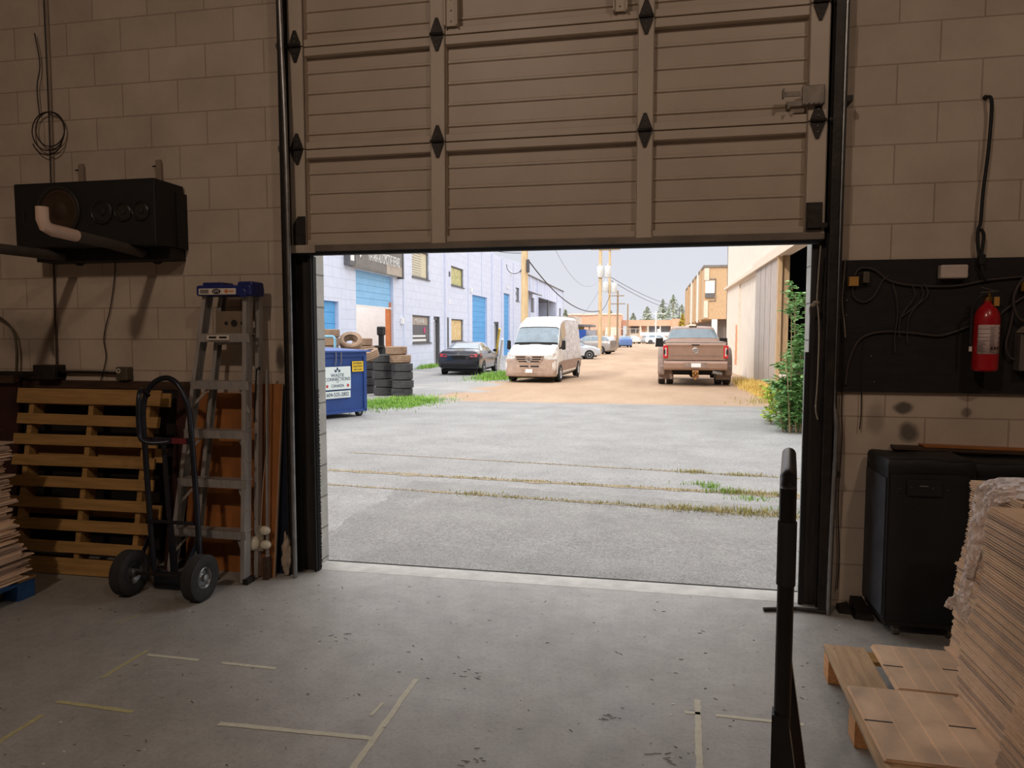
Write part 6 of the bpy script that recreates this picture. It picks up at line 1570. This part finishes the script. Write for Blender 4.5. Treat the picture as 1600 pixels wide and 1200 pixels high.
# ---------------- white van, facing the camera (front towards -Y, local origin under the front bumper centre)
def van():
    t = thing('cargo_van', 'white high-roof cargo van with dusty lower body facing the camera', 'van', (-4.33, 25.15, gz(26)-0.0), R(-4.0))
    S = [(0.00, 0.30, 0.80, 0.92, 0.80, 0.86, 0.62), (0.05, 0.25, 0.86, 1.02, 0.88, 0.92, 0.74), (0.20, 0.22, 0.92, 1.12, 0.92, 0.935, 0.80), (0.55, 0.22, 1.05, 1.28, 0.93, 0.935, 0.84), (0.98, 0.22, 1.18, 1.38, 0.93, 0.935, 0.86),
         (1.52, 0.22, 1.22, 2.03, 0.93, 0.935, 0.80), (1.75, 0.22, 1.22, 2.26, 0.93, 0.935, 0.78), (2.25, 0.22, 1.22, 2.42, 0.93, 0.935, 0.78), (3.0, 0.22, 1.22, 2.46, 0.93, 0.935, 0.79), (5.2, 0.22, 1.22, 2.45, 0.93, 0.935, 0.79), (5.55, 0.24, 1.22, 2.40, 0.92, 0.925, 0.77), (5.70, 0.30, 1.22, 2.25, 0.88, 0.90, 0.74)]
    rows = loft(S); b = loft_mesh(rows); b.build('body', M_VANW, t, smooth=True)
    # side dirt panels (own paint)
    b = MB(); patch(b, rows, 5.4, 10.6, 3.0, 7.0, 0.006, 24, 8); b.build('side_panel', M_VANSIDE, t, smooth=True)
    b = MB(); patch(b, rows, 4.12, 4.96, 5.35, 10, 0.008, 4, 12); ws_ = b.build('windscreen', M_VGLASS, t, smooth=True)
    b = MB(); patch(b, rows, 4.0, 5.05, 5.15, 10, 0.004, 4, 12); b.build('windscreen_seal', M_UNDER, t, smooth=True)
    b = MB(); patch(b, rows, 5.05, 7.2, 5.35, 6.9, 0.012, 8, 4, sk0=0.1); b.build('side_window', M_VGLASS, t, smooth=True)
    # lower cladding
    b = MB(); patch(b, rows, 3.2, 10.5, 2.2, 3.3, 0.014, 24, 3); b.build('side_cladding', M_VANBUMP, t, smooth=True)
    # bumper wraps round the nose
    b = MB()
    P = [(-0.90, 0.50), (-0.925, 0.22), (-0.88, 0.03), (-0.70, -0.045), (-0.3, -0.075), (0.3, -0.075), (0.70, -0.045), (0.88, 0.03), (0.925, 0.22), (0.90, 0.50)]
    prof = [(0.24, 0.03), (0.28, 0.0), (0.40, -0.02), (0.42, 0.0), (0.56, -0.015), (0.58, 0.0), (0.80, 0.0), (0.86, 0.035)]
    ring = [[b.b.verts.new((x*(1-0.0*o), y+o*(1 if abs(x) < .85 else 0.2), z)) for (x, y) in P] for (z, o) in prof]
    for A, B in zip(ring, ring[1:]):
        for k in range(len(P)-1): b.b.faces.new((A[k], A[k+1], B[k+1], B[k]))
    b.build('bumper', M_VANBUMP, t, smooth=True, solid=0.03)
    # grille
    g = [(-0.52, 1.00), (0.52, 1.00), (0.48, 0.84), (0.36, 0.68), (-0.36, 0.68), (-0.48, 0.84)]
    b = MB(); b.prism_y(g, -0.10, 0.06); gr = b.build('grille', M_VANBUMP, t)
    b = MB()
    for (z, w) in ((0.945, 0.47), (0.865, 0.44), (0.785, 0.38)): b.box(-w, -0.13 if z > 0.8 else w, -0.115, -0.10, z-0.018, z+0.018); 
    for (z, w) in ((0.945, 0.47), (0.865, 0.44)): b.box(0.13, w, -0.115, -0.10, z-0.018, z+0.018)
    b.build('grille_opening', M_UNDER, gr)
    b = MB(); My = Matrix.Translation((0, -0.115, 0.87)) @ Matrix.Rotation(R(90), 4, 'X')
    b.tube(arc((0, -0.12, 0.87), 0.095, 0, 2*math.pi*0.9999, 28), 0.012, 6)
    for a in (90, 210, 330):
        b.prism([(0.095*math.cos(R(a)), 0.095*math.sin(R(a))), (0.02*math.cos(R(a+60)), 0.02*math.sin(R(a+60))), (0, 0), (0.02*math.cos(R(a-60)), 0.02*math.sin(R(a-60)))], 0.014, My)
    b.build('star_emblem', M_CHROME, gr)
    b = MB(); b.box(-0.34, -0.02, -0.10, -0.07, 0.585, 0.635); b.box(0.06, 0.36, -0.10, -0.07, 0.585, 0.635); b.build('lower_intake', M_UNDER, t)
    MB().box(-0.20, 0.16, -0.115, -0.09, 0.36, 0.53, bev=0.005).build('plate_holder', M_VANBUMP, t)
    pl = MB().box(-0.12, 0.13, -0.125, -0.115, 0.38, 0.51).build('licence_plate', M_PLATE, t)
    for s in (-1, 1):
        b = MB(); b.hexa([(s*0.52, -0.03, 0.88), (s*0.86, 0.02, 0.87), (s*0.90, 0.30, 0.90), (s*0.52, 0.1, 0.88), (s*0.52, -0.01, 1.00), (s*0.84, 0.05, 1.06), (s*0.90, 0.34, 1.12), (s*0.52, 0.1, 1.02)]); b.build('headlight', M_LIGHTC, t, bevel=0.01)
        b = MB(); b.hexa([(s*0.98, 0.98, 1.18), (s*1.13, 0.98, 1.20), (s*1.13, 1.06, 1.20), (s*0.98, 1.06, 1.18), (s*0.98, 0.98, 1.52), (s*1.11, 0.98, 1.54), (s*1.11, 1.08, 1.54), (s*0.98, 1.08, 1.52)]); b.build('wing_mirror', M_UNDER, t, bevel=0.03)
        b = MB(); b.beam((s*0.92, 1.1, 1.25), (s*1.0, 1.02, 1.25), 0.05, 0.05); b.build('mirror_arm', M_UNDER, t)
        b = MB(); b.beam((s*0.20, 0.93, 1.395), (s*0.62, 0.90, 1.375), 0.02, 0.03); b.build('wiper_cowl', M_UNDER, t)
    MB().box(-0.03, 0.03, 1.70, 1.74, 2.15, 2.22).build('roof_marker', M_UNDER, t)
    MB().box(-0.8, 0.8, 0.15, 5.4, 0.18, 0.30).build('underbody', M_UNDER, t)
    for y in (0.95, 4.75):
        for s in (-1, 1): arch(t, s*0.93, y, 0.40); wheel(t, s*0.86, y, 0.335, 0.22)
    return t
van()

# ---------------- brown dually pickup, tail towards the camera
def pickup():
    t = thing('pickup_truck', 'brown dual-rear-wheel pickup truck parked tail towards the camera', 'truck', (1.43, 24.45, gz(25)), R(-1.0))
    # bed
    b = MB(); b.box(-1.02, 1.02, 0.06, 2.35, 0.62, 1.38, bev=0.04); b.build('bed', M_TRUCK, t, smooth=True)
    tg = MB().prism_x([(0.0, 0.88), (0.0, 1.30), (-0.03, 1.40), (0.02, 1.45), (0.10, 1.45), (0.10, 0.86)], -0.98, 0.98).build('tailgate', M_TRUCK, t, bevel=0.012)
    b = MB(); b.beam((-0.80, -0.008, 1.045), (0.80, -0.008, 1.045), 0.02, 0.02); b.box(-0.95, 0.95, -0.012, 0, 0.885, 0.90); b.build('crease', M_TRUCKD, tg)
    MB().box(-0.13, 0.13, -0.045, -0.02, 1.375, 1.415, bev=0.01).build('tailgate_handle', M_UNDER, tg)
    b = MB(); b.tube(arc((0.0, -0.012, 1.21), 0.095, 0, 2*math.pi*0.9999, 24), 0.010, 6)
    for s in (-1, 1): b.tube(spline([(0, -0.014, 1.27), (s*0.05, -0.016, 1.27), (s*0.075, -0.016, 1.22), (s*0.05, -0.016, 1.175), (s*0.02, -0.016, 1.20)], 4), 0.011, 6)
    b.prism_y([(-0.025, 1.27), (0.025, 1.27), (0.02, 1.16), (-0.02, 1.16)], -0.022, -0.008); b.build('emblem', M_CHROME, tg)
    b = MB(); b.prism_x([(0.05, 1.43), (0.05, 1.49), (2.35, 1.50), (2.35, 1.43)], -1.0, 1.0); b.build('tonneau_cover', M_TRUCKD, t)
    # cab
    S = [(2.35, 0.55, 1.38, 1.50, 0.98, 1.02, 0.92), (2.38, 0.55, 1.40, 1.55, 0.98, 1.02, 0.90), (2.62, 0.55, 1.42, 2.00, 0.98, 1.02, 0.74), (2.95, 0.55, 1.42, 2.05, 0.98, 1.02, 0.74), (4.0, 0.55, 1.42, 2.05, 0.98, 1.02, 0.75), (4.7, 0.55, 1.40, 1.50, 0.98, 1.02, 0.86), (5.6, 0.55, 1.25, 1.38, 0.98, 1.00, 0.82), (5.9, 0.6, 1.1, 1.2, 0.90, 0.92, 0.8)]
    rows = loft(S); loft_mesh(rows).build('cab', M_TRUCK, t, smooth=True)
    b = MB(); patch(b, rows, 1.12, 1.88, 5.6, 10, 0.010, 4, 10); rw = b.build('rear_window', M_VGLASS, t, smooth=True)
    b = MB()
    for x in (-0.24, 0.24): b.beam((x, 2.39, 1.56), (x, 2.60, 1.96), 0.02, 0.01, up=(0, 1, 0))
    b.build('window_divider', M_UNDER, rw)
    b = MB(); b.box(-0.40, -0.27, 2.75, 2.85, 1.62, 1.82, bev=0.03); b.box(0.30, 0.43, 2.75, 2.85, 1.62, 1.82, bev=0.03); b.build('headrest', M_UNDER, t)
    b = MB(); patch(b, rows, 2.1, 3.9, 5.3, 7.0, 0.010, 6, 4); b.build('side_window', M_VGLASS, t, smooth=True)
    b = MB(); b.box(-0.14, 0.14, 2.60, 2.68, 2.015, 2.055, bev=0.01); b.build('brake_light', M_UNDER, t)
    # flares
    for s in (-1, 1):
        b = MB(); pts = []
        for k in range(13):
            a = math.pi*k/12; pts.append((1.15+0.68*math.cos(a), 0.62+0.68*math.sin(a)))
        inner = [(1.15+0.47*math.cos(math.pi*k/12), 0.50+0.50*math.sin(math.pi*k/12)) for k in range(13)]
        poly = [(1.83, 0.34)]+pts+[(0.47, 0.34), (0.68, 0.34)]+inner[::-1]+[(1.62, 0.34)]
        if s > 0: b.prism_x(poly, 1.0, 1.235)
        else: b.prism_x(poly, -1.235, -1.0)
        b.build('fender_flare', M_TRUCKD, t, bevel=0.05, smooth=True)
        b = MB(); b.box(s*0.99, s*1.22, 0.30, 0.62, 0.36, 0.70, bev=0.05); b.box(s*0.72, s*1.22, 0.66, 0.69, 0.20, 0.62); b.build('mud_flap', M_TRUCKD, t)
        for xx in (0.82, 1.10): wheel(t, s*xx, 1.15, 0.385, 0.24)
        wheel(t, s*0.90, 4.9, 0.385, 0.24)
        tl = MB().box(s*0.90, s*1.06, -0.035, 0.16, 0.95, 1.38, bev=0.015).build('tail_light', M_LIGHTR, t)
        MB().box(s*0.95, s*1.0, -0.046, -0.035, 1.02, 1.30).build('reverse_lens', M_LIGHTC, tl)
        MB().box(s*0.985, s*1.045, -0.048, -0.035, 1.08, 1.24).build('dark_lens', M_UNDER, tl)
        b = MB(); b.hexa([(s*1.05, 4.2, 1.25), (s*1.38, 4.2, 1.25), (s*1.38, 4.28, 1.25), (s*1.05, 4.28, 1.25), (s*1.08, 4.2, 1.6), (s*1.36, 4.2, 1.6), (s*1.36, 4.28, 1.6), (s*1.08, 4.28, 1.6)])
        b.build('wing_mirror', M_UNDER, t)
    bp = MB().prism_x([(-0.16, 0.56), (-0.20, 0.62), (-0.20, 0.80), (-0.14, 0.86), (0.05, 0.86), (0.05, 0.54)], -1.03, 1.03).build('bumper', M_TRUCK, t, bevel=0.02)
    MB().box(-0.36, 0.36, -0.215, -0.19, 0.64, 0.81).build('step_recess', M_TRUCKD, bp)
    MB().box(-0.14, 0.17, -0.225, -0.212, 0.655, 0.79).build('licence_plate', M_PLATE, bp)
    b = MB(); b.tube([(0.55, -0.15, 0.50), (0.85, -0.12, 0.44)], 0.06, 10); b.build('exhaust_tip', M_GALV, t)
    b = MB(); b.box(-0.04, 0.04, -0.28, 0.1, 0.40, 0.48); b.box(-0.10, 0.10, -0.30, -0.22, 0.30, 0.56, bev=0.01); b.build('hitch', M_RUST, t)
    b = MB()
    for (x, z) in ((-0.07, 0.50), (0.07, 0.50), (-0.07, 0.38), (0.07, 0.38), (0, 0.27), (0, 0.44)): b.sphere((x, -0.33, z), 0.042, 2)
    b.build('hitch_ball', M_BRASS, t, smooth=True)
    MB().box(-0.75, 0.75, 0.2, 5.6, 0.42, 0.70).build('chassis', M_UNDER, t)
    b = MB(); b.tube([(-0.9, 1.15, 0.385), (0.9, 1.15, 0.385)], 0.06, 10); b.sphere((0, 1.15, 0.385), 0.17, 2); b.build('rear_axle', M_UNDER, t)
    return t
M_RUST = mat('rusty_steel', (150, 104, 78), 0.7, 0.2, var=0.2)
pickup()

# ---------------- cars
def car(label, loc, rz, paint, kind='sedan', L=4.7, W=0.91, H=1.45, group=None, detail=True, name='car'):
    t = thing(name, label, 'car', loc, rz, group=group)
    k = L/4.7; h = H/1.45
    if kind == 'sedan': # tail at y=0 facing -Y
        S = [(0.0, .42, .78, .88, .78, .80, .62), (0.06, .30, .95, 1.06, .86, .88, .70), (0.35, .22, .98, 1.10, .89, .91, .74), (0.75, .2, .98, 1.14, .9, .91, .70), (1.45, .2, .98, 1.40, .9, .91, .60), (2.0, .2, .97, 1.45, .9, .91, .60), (2.6, .2, .96, 1.43, .9, .91, .60), (3.35, .2, .93, 1.03, .9, .91, .72), (4.2, .22, .84, .92, .88, .90, .70), (4.62, .28, .70, .76, .78, .80, .60), (4.7, .38, .60, .64, .66, .68, .5)]
        wu = (3.08, 3.92); su = (3.6, 6.5); fu = (6.1, 6.9)
    else:
        S = [(0.0, .42, .80, .92, .78, .82, .66), (0.05, .30, .98, 1.10, .86, .88, .72), (0.22, .22, 1.0, 1.16, .89, .91, .74), (0.60, .2, 1.0, 1.42, .9, .91, .64), (1.2, .2, 1.0, 1.46, .9, .91, .64), (2.0, .2, .98, 1.47, .9, .91, .64), (2.7, .2, .97, 1.42, .9, .91, .62), (3.45, .2, .94, 1.04, .9, .91, .72), (4.2, .22, .84, .92, .88, .90, .70), (4.62, .28, .70, .76, .78, .80, .60), (4.7, .38, .60, .64, .66, .68, .5)]
        wu = (2.15, 2.92); su = (3.05, 6.5); fu = (6.1, 6.9)
    S = [(y*k, zb*h, zm*h, zt*h, wb*W/.91, wm*W/.91, wt*W/.91) for (y, zb, zm, zt, wb, wm, wt) in S]
    rows = loft(S); loft_mesh(rows).build('body', paint, t, smooth=True)
    b = MB(); patch(b, rows, wu[0], wu[1], 5.6, 10, 0.008, 4, 8); b.build('rear_window', M_VGLASS, t, smooth=True)
    b = MB(); patch(b, rows, fu[0], fu[1], 5.6, 10, 0.008, 4, 8); b.build('windscreen', M_VGLASS, t, smooth=True)
    for sd in (1, -1):
        b = MB(); patch(b, rows, su[0], 4.95, 5.3, 7.0, 0.008, 6, 3, side=sd); b.build('side_window', M_VGLASS, t, smooth=True)
        b = MB(); patch(b, rows, 5.05, su[1], 5.3, 7.0, 0.008, 6, 3, side=sd, sk1=-0.25); b.build('side_window', M_VGLASS, t, smooth=True)
    for y in (0.95*k, 3.75*k):
        for s in (-1, 1):
            arch(t, s*(W-0.012), y, 0.37*h); wheel(t, s*(W-0.09), y, 0.325*h, 0.20)
    for s in (-1, 1):
        b = MB(); b.hexa([(s*.50*W/.91, -0.012, .80*h), (s*.80*W/.91, 0.0, .80*h), (s*.92*W/.91, .34, .84*h), (s*.60*W/.91, .2, .82*h), (s*.50*W/.91, 0.012, .93*h), (s*.82*W/.91, 0.03, .95*h), (s*.92*W/.91, .36, .93*h), (s*.60*W/.91, .2, .95*h)]); b.build('tail_light', M_LIGHTR, t, bevel=0.01)
        b = MB(); b.hexa([(s*.48*W/.91, 4.60*k, .60*h), (s*.70*W/.91, 4.58*k, .60*h), (s*.90*W/.91, 4.2*k, .66*h), (s*.6*W/.91, 4.3*k, .62*h), (s*.48*W/.91, 4.56*k, .72*h), (s*.72*W/.91, 4.5*k, .74*h), (s*.90*W/.91, 4.15*k, .80*h), (s*.6*W/.91, 4.3*k, .76*h)]); b.build('headlight', M_LIGHTC, t, bevel=0.01)
        b = MB(); b.box(s*(W+.0), s*(W+.17), 3.0*k, 3.08*k, .98*h, 1.10*h, bev=0.02); b.build('wing_mirror', M_UNDER if paint is not M_SILVER else paint, t)
    if detail:
        b = MB(); b.box(-.30, .30, -0.02, 0.01, .70*h, .86*h); b.build('plate_recess', M_UNDER if paint is M_SEDAN else M_PLATE, t)
        MB().box(-.50, .50, -0.018, 0.0, .885*h, .905*h).build('chrome_strip', M_CHROME, t)
        b = MB(); b.tube(arc((0, -0.0, .945*h), .045, 0, 6.28, 12), .012, 5); b.build('badge', M_CHROME, t)
        MB().box(-.80, .80, -0.035, 0.10, .36*h, .50*h, bev=0.02).build('lower_bumper', M_UNDER, t)
    MB().box(-W*.8, W*.8, 0.2, L-.3, .16*h, .26*h).build('underbody', M_UNDER, t)
    return t
car('dark navy sedan parked tail towards the camera by the pale shop wall', (-8.33, 30.0, -0.306), R(1.5), M_SEDAN, 'sedan', 4.7, .95, 1.46)
sil = car('silver hatchback, its nose just poking out behind the white van', (-7.95, 51.0, -0.306), R(-90+14), M_SILVER, 'hatch', 4.3, .88, 1.42, detail=False)
car('red car mostly hidden behind the silver hatchback', (-9.3, 58.0, -0.306), R(-90+14), M_REDCAR, 'hatch', 4.3, .88, 1.42, detail=False)
car('warm grey wagon with its tail towards the lane, beyond the red car', (-3.35, 64.2, -0.306), R(90-18), M_GREYCAR, 'hatch', 4.6, .90, 1.62, detail=False)
GP = 'cars in the far parking lot'
car('small blue car before the pale fence', (-3.4, 96, -0.306), R(12), M_BLUECAR, 'hatch', 4.0, .85, 1.5, detail=False)
car('white car parked side-on at the end of the lane', (-1.2, 131, -0.306), R(-90), M_WHITECAR, 'hatch', 4.5, .9, 1.6, detail=False, group=GP)
car('dull red car parked side-on right of the white one at the lane end', (4.2, 131.5, -0.306), R(-90), M_REDCAR, 'sedan', 4.4, .9, 1.45, detail=False, group=GP)
for i, (x, y, m, lab) in enumerate(((-7.5, 128, M_WHITECAR, 'white car behind the fence, first from the tall poles'), (-4.9, 130, M_GREYCAR, 'grey car behind the fence, next to the cabinet'), (-2.9, 133, M_WHITECAR, 'white car in the second row left of the side-on one'), (0.2, 137-3.2, M_SILVER, 'silver car in the second row behind the white side-on car'), (2.6, 133.6, M_GREYCAR, 'grey car in the second row before the shop canopy'))):
    car(lab, (x, y, -0.306), R(10*i), m, 'sedan', 4.4, .9, 1.5, detail=False, group=GP)

# ================================================================== plants
def blades(b, x, y, n, spread, h, rg_, w=0.006, zf=gz):
    for k in range(n):
        px_, py_ = x+rg_.gauss(0, spread[0]), y+rg_.gauss(0, spread[1]); z = zf(py_)-0.005; a = rg_.random()*6.283; hh = h*rg_.uniform(0.4, 1.2); ln = hh*rg_.uniform(.2, .8)
        d = Vector((math.cos(a), math.sin(a), 0)); s = Vector((-d.y, d.x, 0))*w
        p0 = Vector((px_, py_, z)); p1 = p0+d*ln*0.35+Vector((0, 0, hh*0.6)); p2 = p0+d*ln+Vector((0, 0, hh))
        v = [b.b.verts.new(q) for q in (p0-s, p0+s, p1+s*0.8, p1-s*0.8, p2)]
        b.b.faces.new((v[0], v[1], v[2], v[3])); b.b.faces.new((v[3], v[2], v[4]))
rg = random.Random(31)
def seam(label, p, q, specs, m, base):
    b = MB(); p, q = Vector((*p, 0)), Vector((*q, 0))
    for (f, n, sp, h) in specs:
        c = p.lerp(q, f); blades(b, c.x, c.y, n, sp, h, rg, 0.004)
    o = b.build('grass', m, loc=(p.x, p.y, gz(p.y))); tag(o, label, 'grass', kind='stuff')
def line(n, f0, f1, sp, h, N=30): return [(f0+(f1-f0)*i/N, n, sp, h) for i in range(N)]
seam('straggly olive weeds along the nearest seam in the asphalt', (-3.3, 6.68), (1.3, 6.22), line(22, .0, 1, (.08, .015), .018, 34)+[(0.36, 120, (.14, .05), .04), (0.45, 90, (.10, .03), .03), (0.52, 60, (.12, .03), .03), (0.62, 110, (.18, .03), .035), (0.70, 80, (.12, .03), .03), (0.80, 300, (.18, .05), .05), (0.90, 380, (.20, .07), .055), (0.98, 120, (.08, .05), .04)], M_OLIVE, None)
seam('straggly dry weeds along the middle seam in the asphalt', (-3.7, 7.45), (1.45, 7.05), line(26, .0, 1, (.10, .025), .018, 34)+[(0.1, 90, (.2, .04), .02), (0.35, 110, (.20, .03), .03), (0.47, 110, (.2, .03), .03), (0.58, 90, (.12, .03), .03), (0.68, 70, (.2, .03), .03), (0.80, 120, (.16, .03), .03), (0.88, 160, (.10, .04), .055), (0.95, 200, (.14, .05), .055)], M_OLIVE, None)
seam('thin weeds along the farthest seam in the asphalt', (-1.9, 8.45), (1.7, 7.98), line(16, .0, 1, (.08, .02), .02, 24)+[(0.66, 150, (.10, .035), .05), (0.80, 150, (.14, .035), .045)], M_OLIVE, None)
seam('green grass tufts where the seams meet the right side', (0.4, 7.6), (1.4, 6.2), [(0.1, 80, (.1, .03), .05), (.35, 120, (.12, .04), .06), (.55, 80, (.10, .04), .05), (.85, 80, (.14, .04), .05), (.2, 60, (.05, .03), .05)], M_GRASS, None)
# dirt in the seams
M_DIRT = mat('brown_seam_dirt', (146, 128, 104), 0.95, var=0.15, scale=12, c2=(176, 164, 142))
for (p, q, w, lab) in (((-3.4, 6.70), (1.4, 6.20), 0.035, 'nearest'), ((-3.9, 7.47), (1.5, 7.05), 0.10, 'middle'), ((-3.9, 8.7), (1.8, 8.0), 0.03, 'farthest')):
    b = MB(); n = 90; prev = None; p3, q3 = Vector((*p, 0)), Vector((*q, 0))
    for i in range(n+1):
        c = p3.lerp(q3, i/n); ww = w*(0.4+1.0*abs(noise.noise(Vector((i*0.21, w*50, 0)))))
        cur = [b.b.verts.new((c.x, c.y+s*ww, gz(c.y+s*ww)+0.003)) for s in (-1, 1)]
        if prev: b.b.faces.new((prev[0], prev[1], cur[1], cur[0]))
        prev = cur
    o = b.build('seam_dirt', M_DIRT, loc=(p[0], p[1], 0)); tag(o, 'brown dirt filling the %s seam across the asphalt' % lab, 'dirt', kind='stuff')
def patch_grass(label, cx, cy, n, sp, h, m, w=0.012):
    b = MB(); blades(b, cx, cy, n, sp, h, rg, w); o = b.build('grass_patch', m, loc=(cx, cy, gz(cy))); tag(o, label, 'grass', kind='stuff')
patch_grass('bright green grass patch between the dumpster and the tyre stacks', -5.95, 16.1, 5200, (.42, .80), .085, M_GRASS, 0.009)
patch_grass('green grass patch left of the white van', -6.15, 29.8, 5200, (.42, 1.5), .17, M_GRASS, 0.014)
patch_grass('grass tuft at the foot of the pale shop wall', -11.8, 36.5, 300, (.15, .8), .22, M_GRASS, 0.02)
patch_grass('golden dry grass along the foot of the warehouse wall', 3.30, 21.8, 6500, (.20, 2.3), .24, M_STRAW, 0.009)
patch_grass('sparse dry weeds on the tan ground before the warehouse', 2.9, 18.3, 260, (.35, .5), .10, M_OLIVE, 0.01)

def leaf(b, p, d, s, droop=0.3, rg_=rg):
    d = d.normalized(); side = d.cross(Vector((0, 0, 1)))
    if side.length < 1e-3: side = Vector((1, 0, 0))
    side.normalize(); side = (side+Vector((0, 0, rg_.uniform(-.5, .5)))).normalized(); n_ = side.cross(d)
    a = [p, p+d*s*.35+side*s*.26+n_*s*.05, p+d*s*.75+side*s*.20, p+d*s-n_*s*0.08, p+d*s*.75-side*s*.20, p+d*s*.35-side*s*.26+n_*s*.05]
    v = [b.b.verts.new(q) for q in a]; b.b.faces.new(v[:4]); b.b.faces.new([v[0], v[3], v[4], v[5]])
def shrub(label, stems, m, seedv, ls=0.10, per=26, start=0.12):
    rg_ = random.Random(seedv); x0, y0 = stems[0][0][0], stems[0][0][1]
    t = thing('wild_shrub', label, 'shrub', (x0, y0, gz(y0)), world=True)
    bs = MB(); bl = MB()
    for st in stems:
        P = spline(st, 8); bs.tube(P, [0.013*(1-0.7*i/len(P)) for i in range(len(P))], 5)
        for k in range(per):
            f = start+(1-start)*rg_.random(); i = min(int(f*(len(P)-1)), len(P)-2); p = P[i].lerp(P[i+1], rg_.random())
            a = rg_.random()*6.283; L = rg_.uniform(0.04, 0.24)*(1.15-f*0.5); d = Vector((math.cos(a), math.sin(a), rg_.uniform(-.1, .7))); e_ = p+d*L
            bs.tube([p, e_], 0.003, 3, caps=False)
            for q in range(6):
                c = p.lerp(e_, 0.3+0.14*q); a2 = rg_.random()*6.283; leaf(bl, c, Vector((math.cos(a2), math.sin(a2), rg_.uniform(-.4, .5))), ls*rg_.uniform(.6, 1.1), rg_=rg_)
    bs.build('stem', M_STEM, t); bl.build('foliage', m, t); return t
g0 = gz(12)
def stem(x, y, dx, dy, h, bend=0.1):
    return [(x, y, g0), (x+dx*.3, y+dy*.3, g0+h*.35), (x+dx*.7+bend*.5, y+dy*.7, g0+h*.7), (x+dx, y+dy, g0+h)]
rs = random.Random(8)
shrub('tall leafy green shrub against the right edge of the doorway opening', [stem(2.50+rs.uniform(-.15, .25), 12.4+rs.uniform(-.5, .9), rs.uniform(-.12, .3), rs.uniform(-.3, .5), h_) for h_ in (2.55, 2.2, 1.9, 2.4, 1.7, 1.5, 1.3, 2.3, 2.0, 1.1)]+[stem(2.35+rs.uniform(-.2, .3), 12.0+rs.uniform(-.4, .6), rs.uniform(-.15, .15), rs.uniform(-.2, .2), h_) for h_ in (0.7, 0.8, 0.6, 0.9, 0.7, 0.5)]+[stem(2.28+rs.uniform(-.15, .3), 12.2+rs.uniform(-.3, .6), rs.uniform(-.25, .1), rs.uniform(-.2, .2), h_) for h_ in (0.8, 1.0, 0.7, 1.1, 0.6)], M_LEAF, 5, ls=0.125, per=34)
shrub('two tall thin weeds with small leaves standing left of the leafy shrub', [stem(2.25, 12.2, -.02, .1, 2.15, 0.0), stem(2.32, 12.6, 0.02, 0.0, 2.3, 0.02), stem(2.2, 12.0, -.08, 0, 1.3, 0.0)], M_LEAF, 6, ls=0.10, per=16, start=0.2)
shrub('bright yellow-green weeds at the foot of the leafy shrub', [stem(2.42+rs.uniform(-.3, .35), 13.8+rs.uniform(-.6, .6), rs.uniform(-.2, .2), rs.uniform(-.2, .2), h_) for h_ in (0.75, 0.7, 0.6, 0.8, 0.6, 0.5, 0.7, 0.65)], M_LEAFY, 9, ls=0.10, per=30, start=0.05)
# ------------------------------------------------------------------ tidy up
for o in list(bpy.data.objects):
    if '_world' in o.keys(): del o['_world']
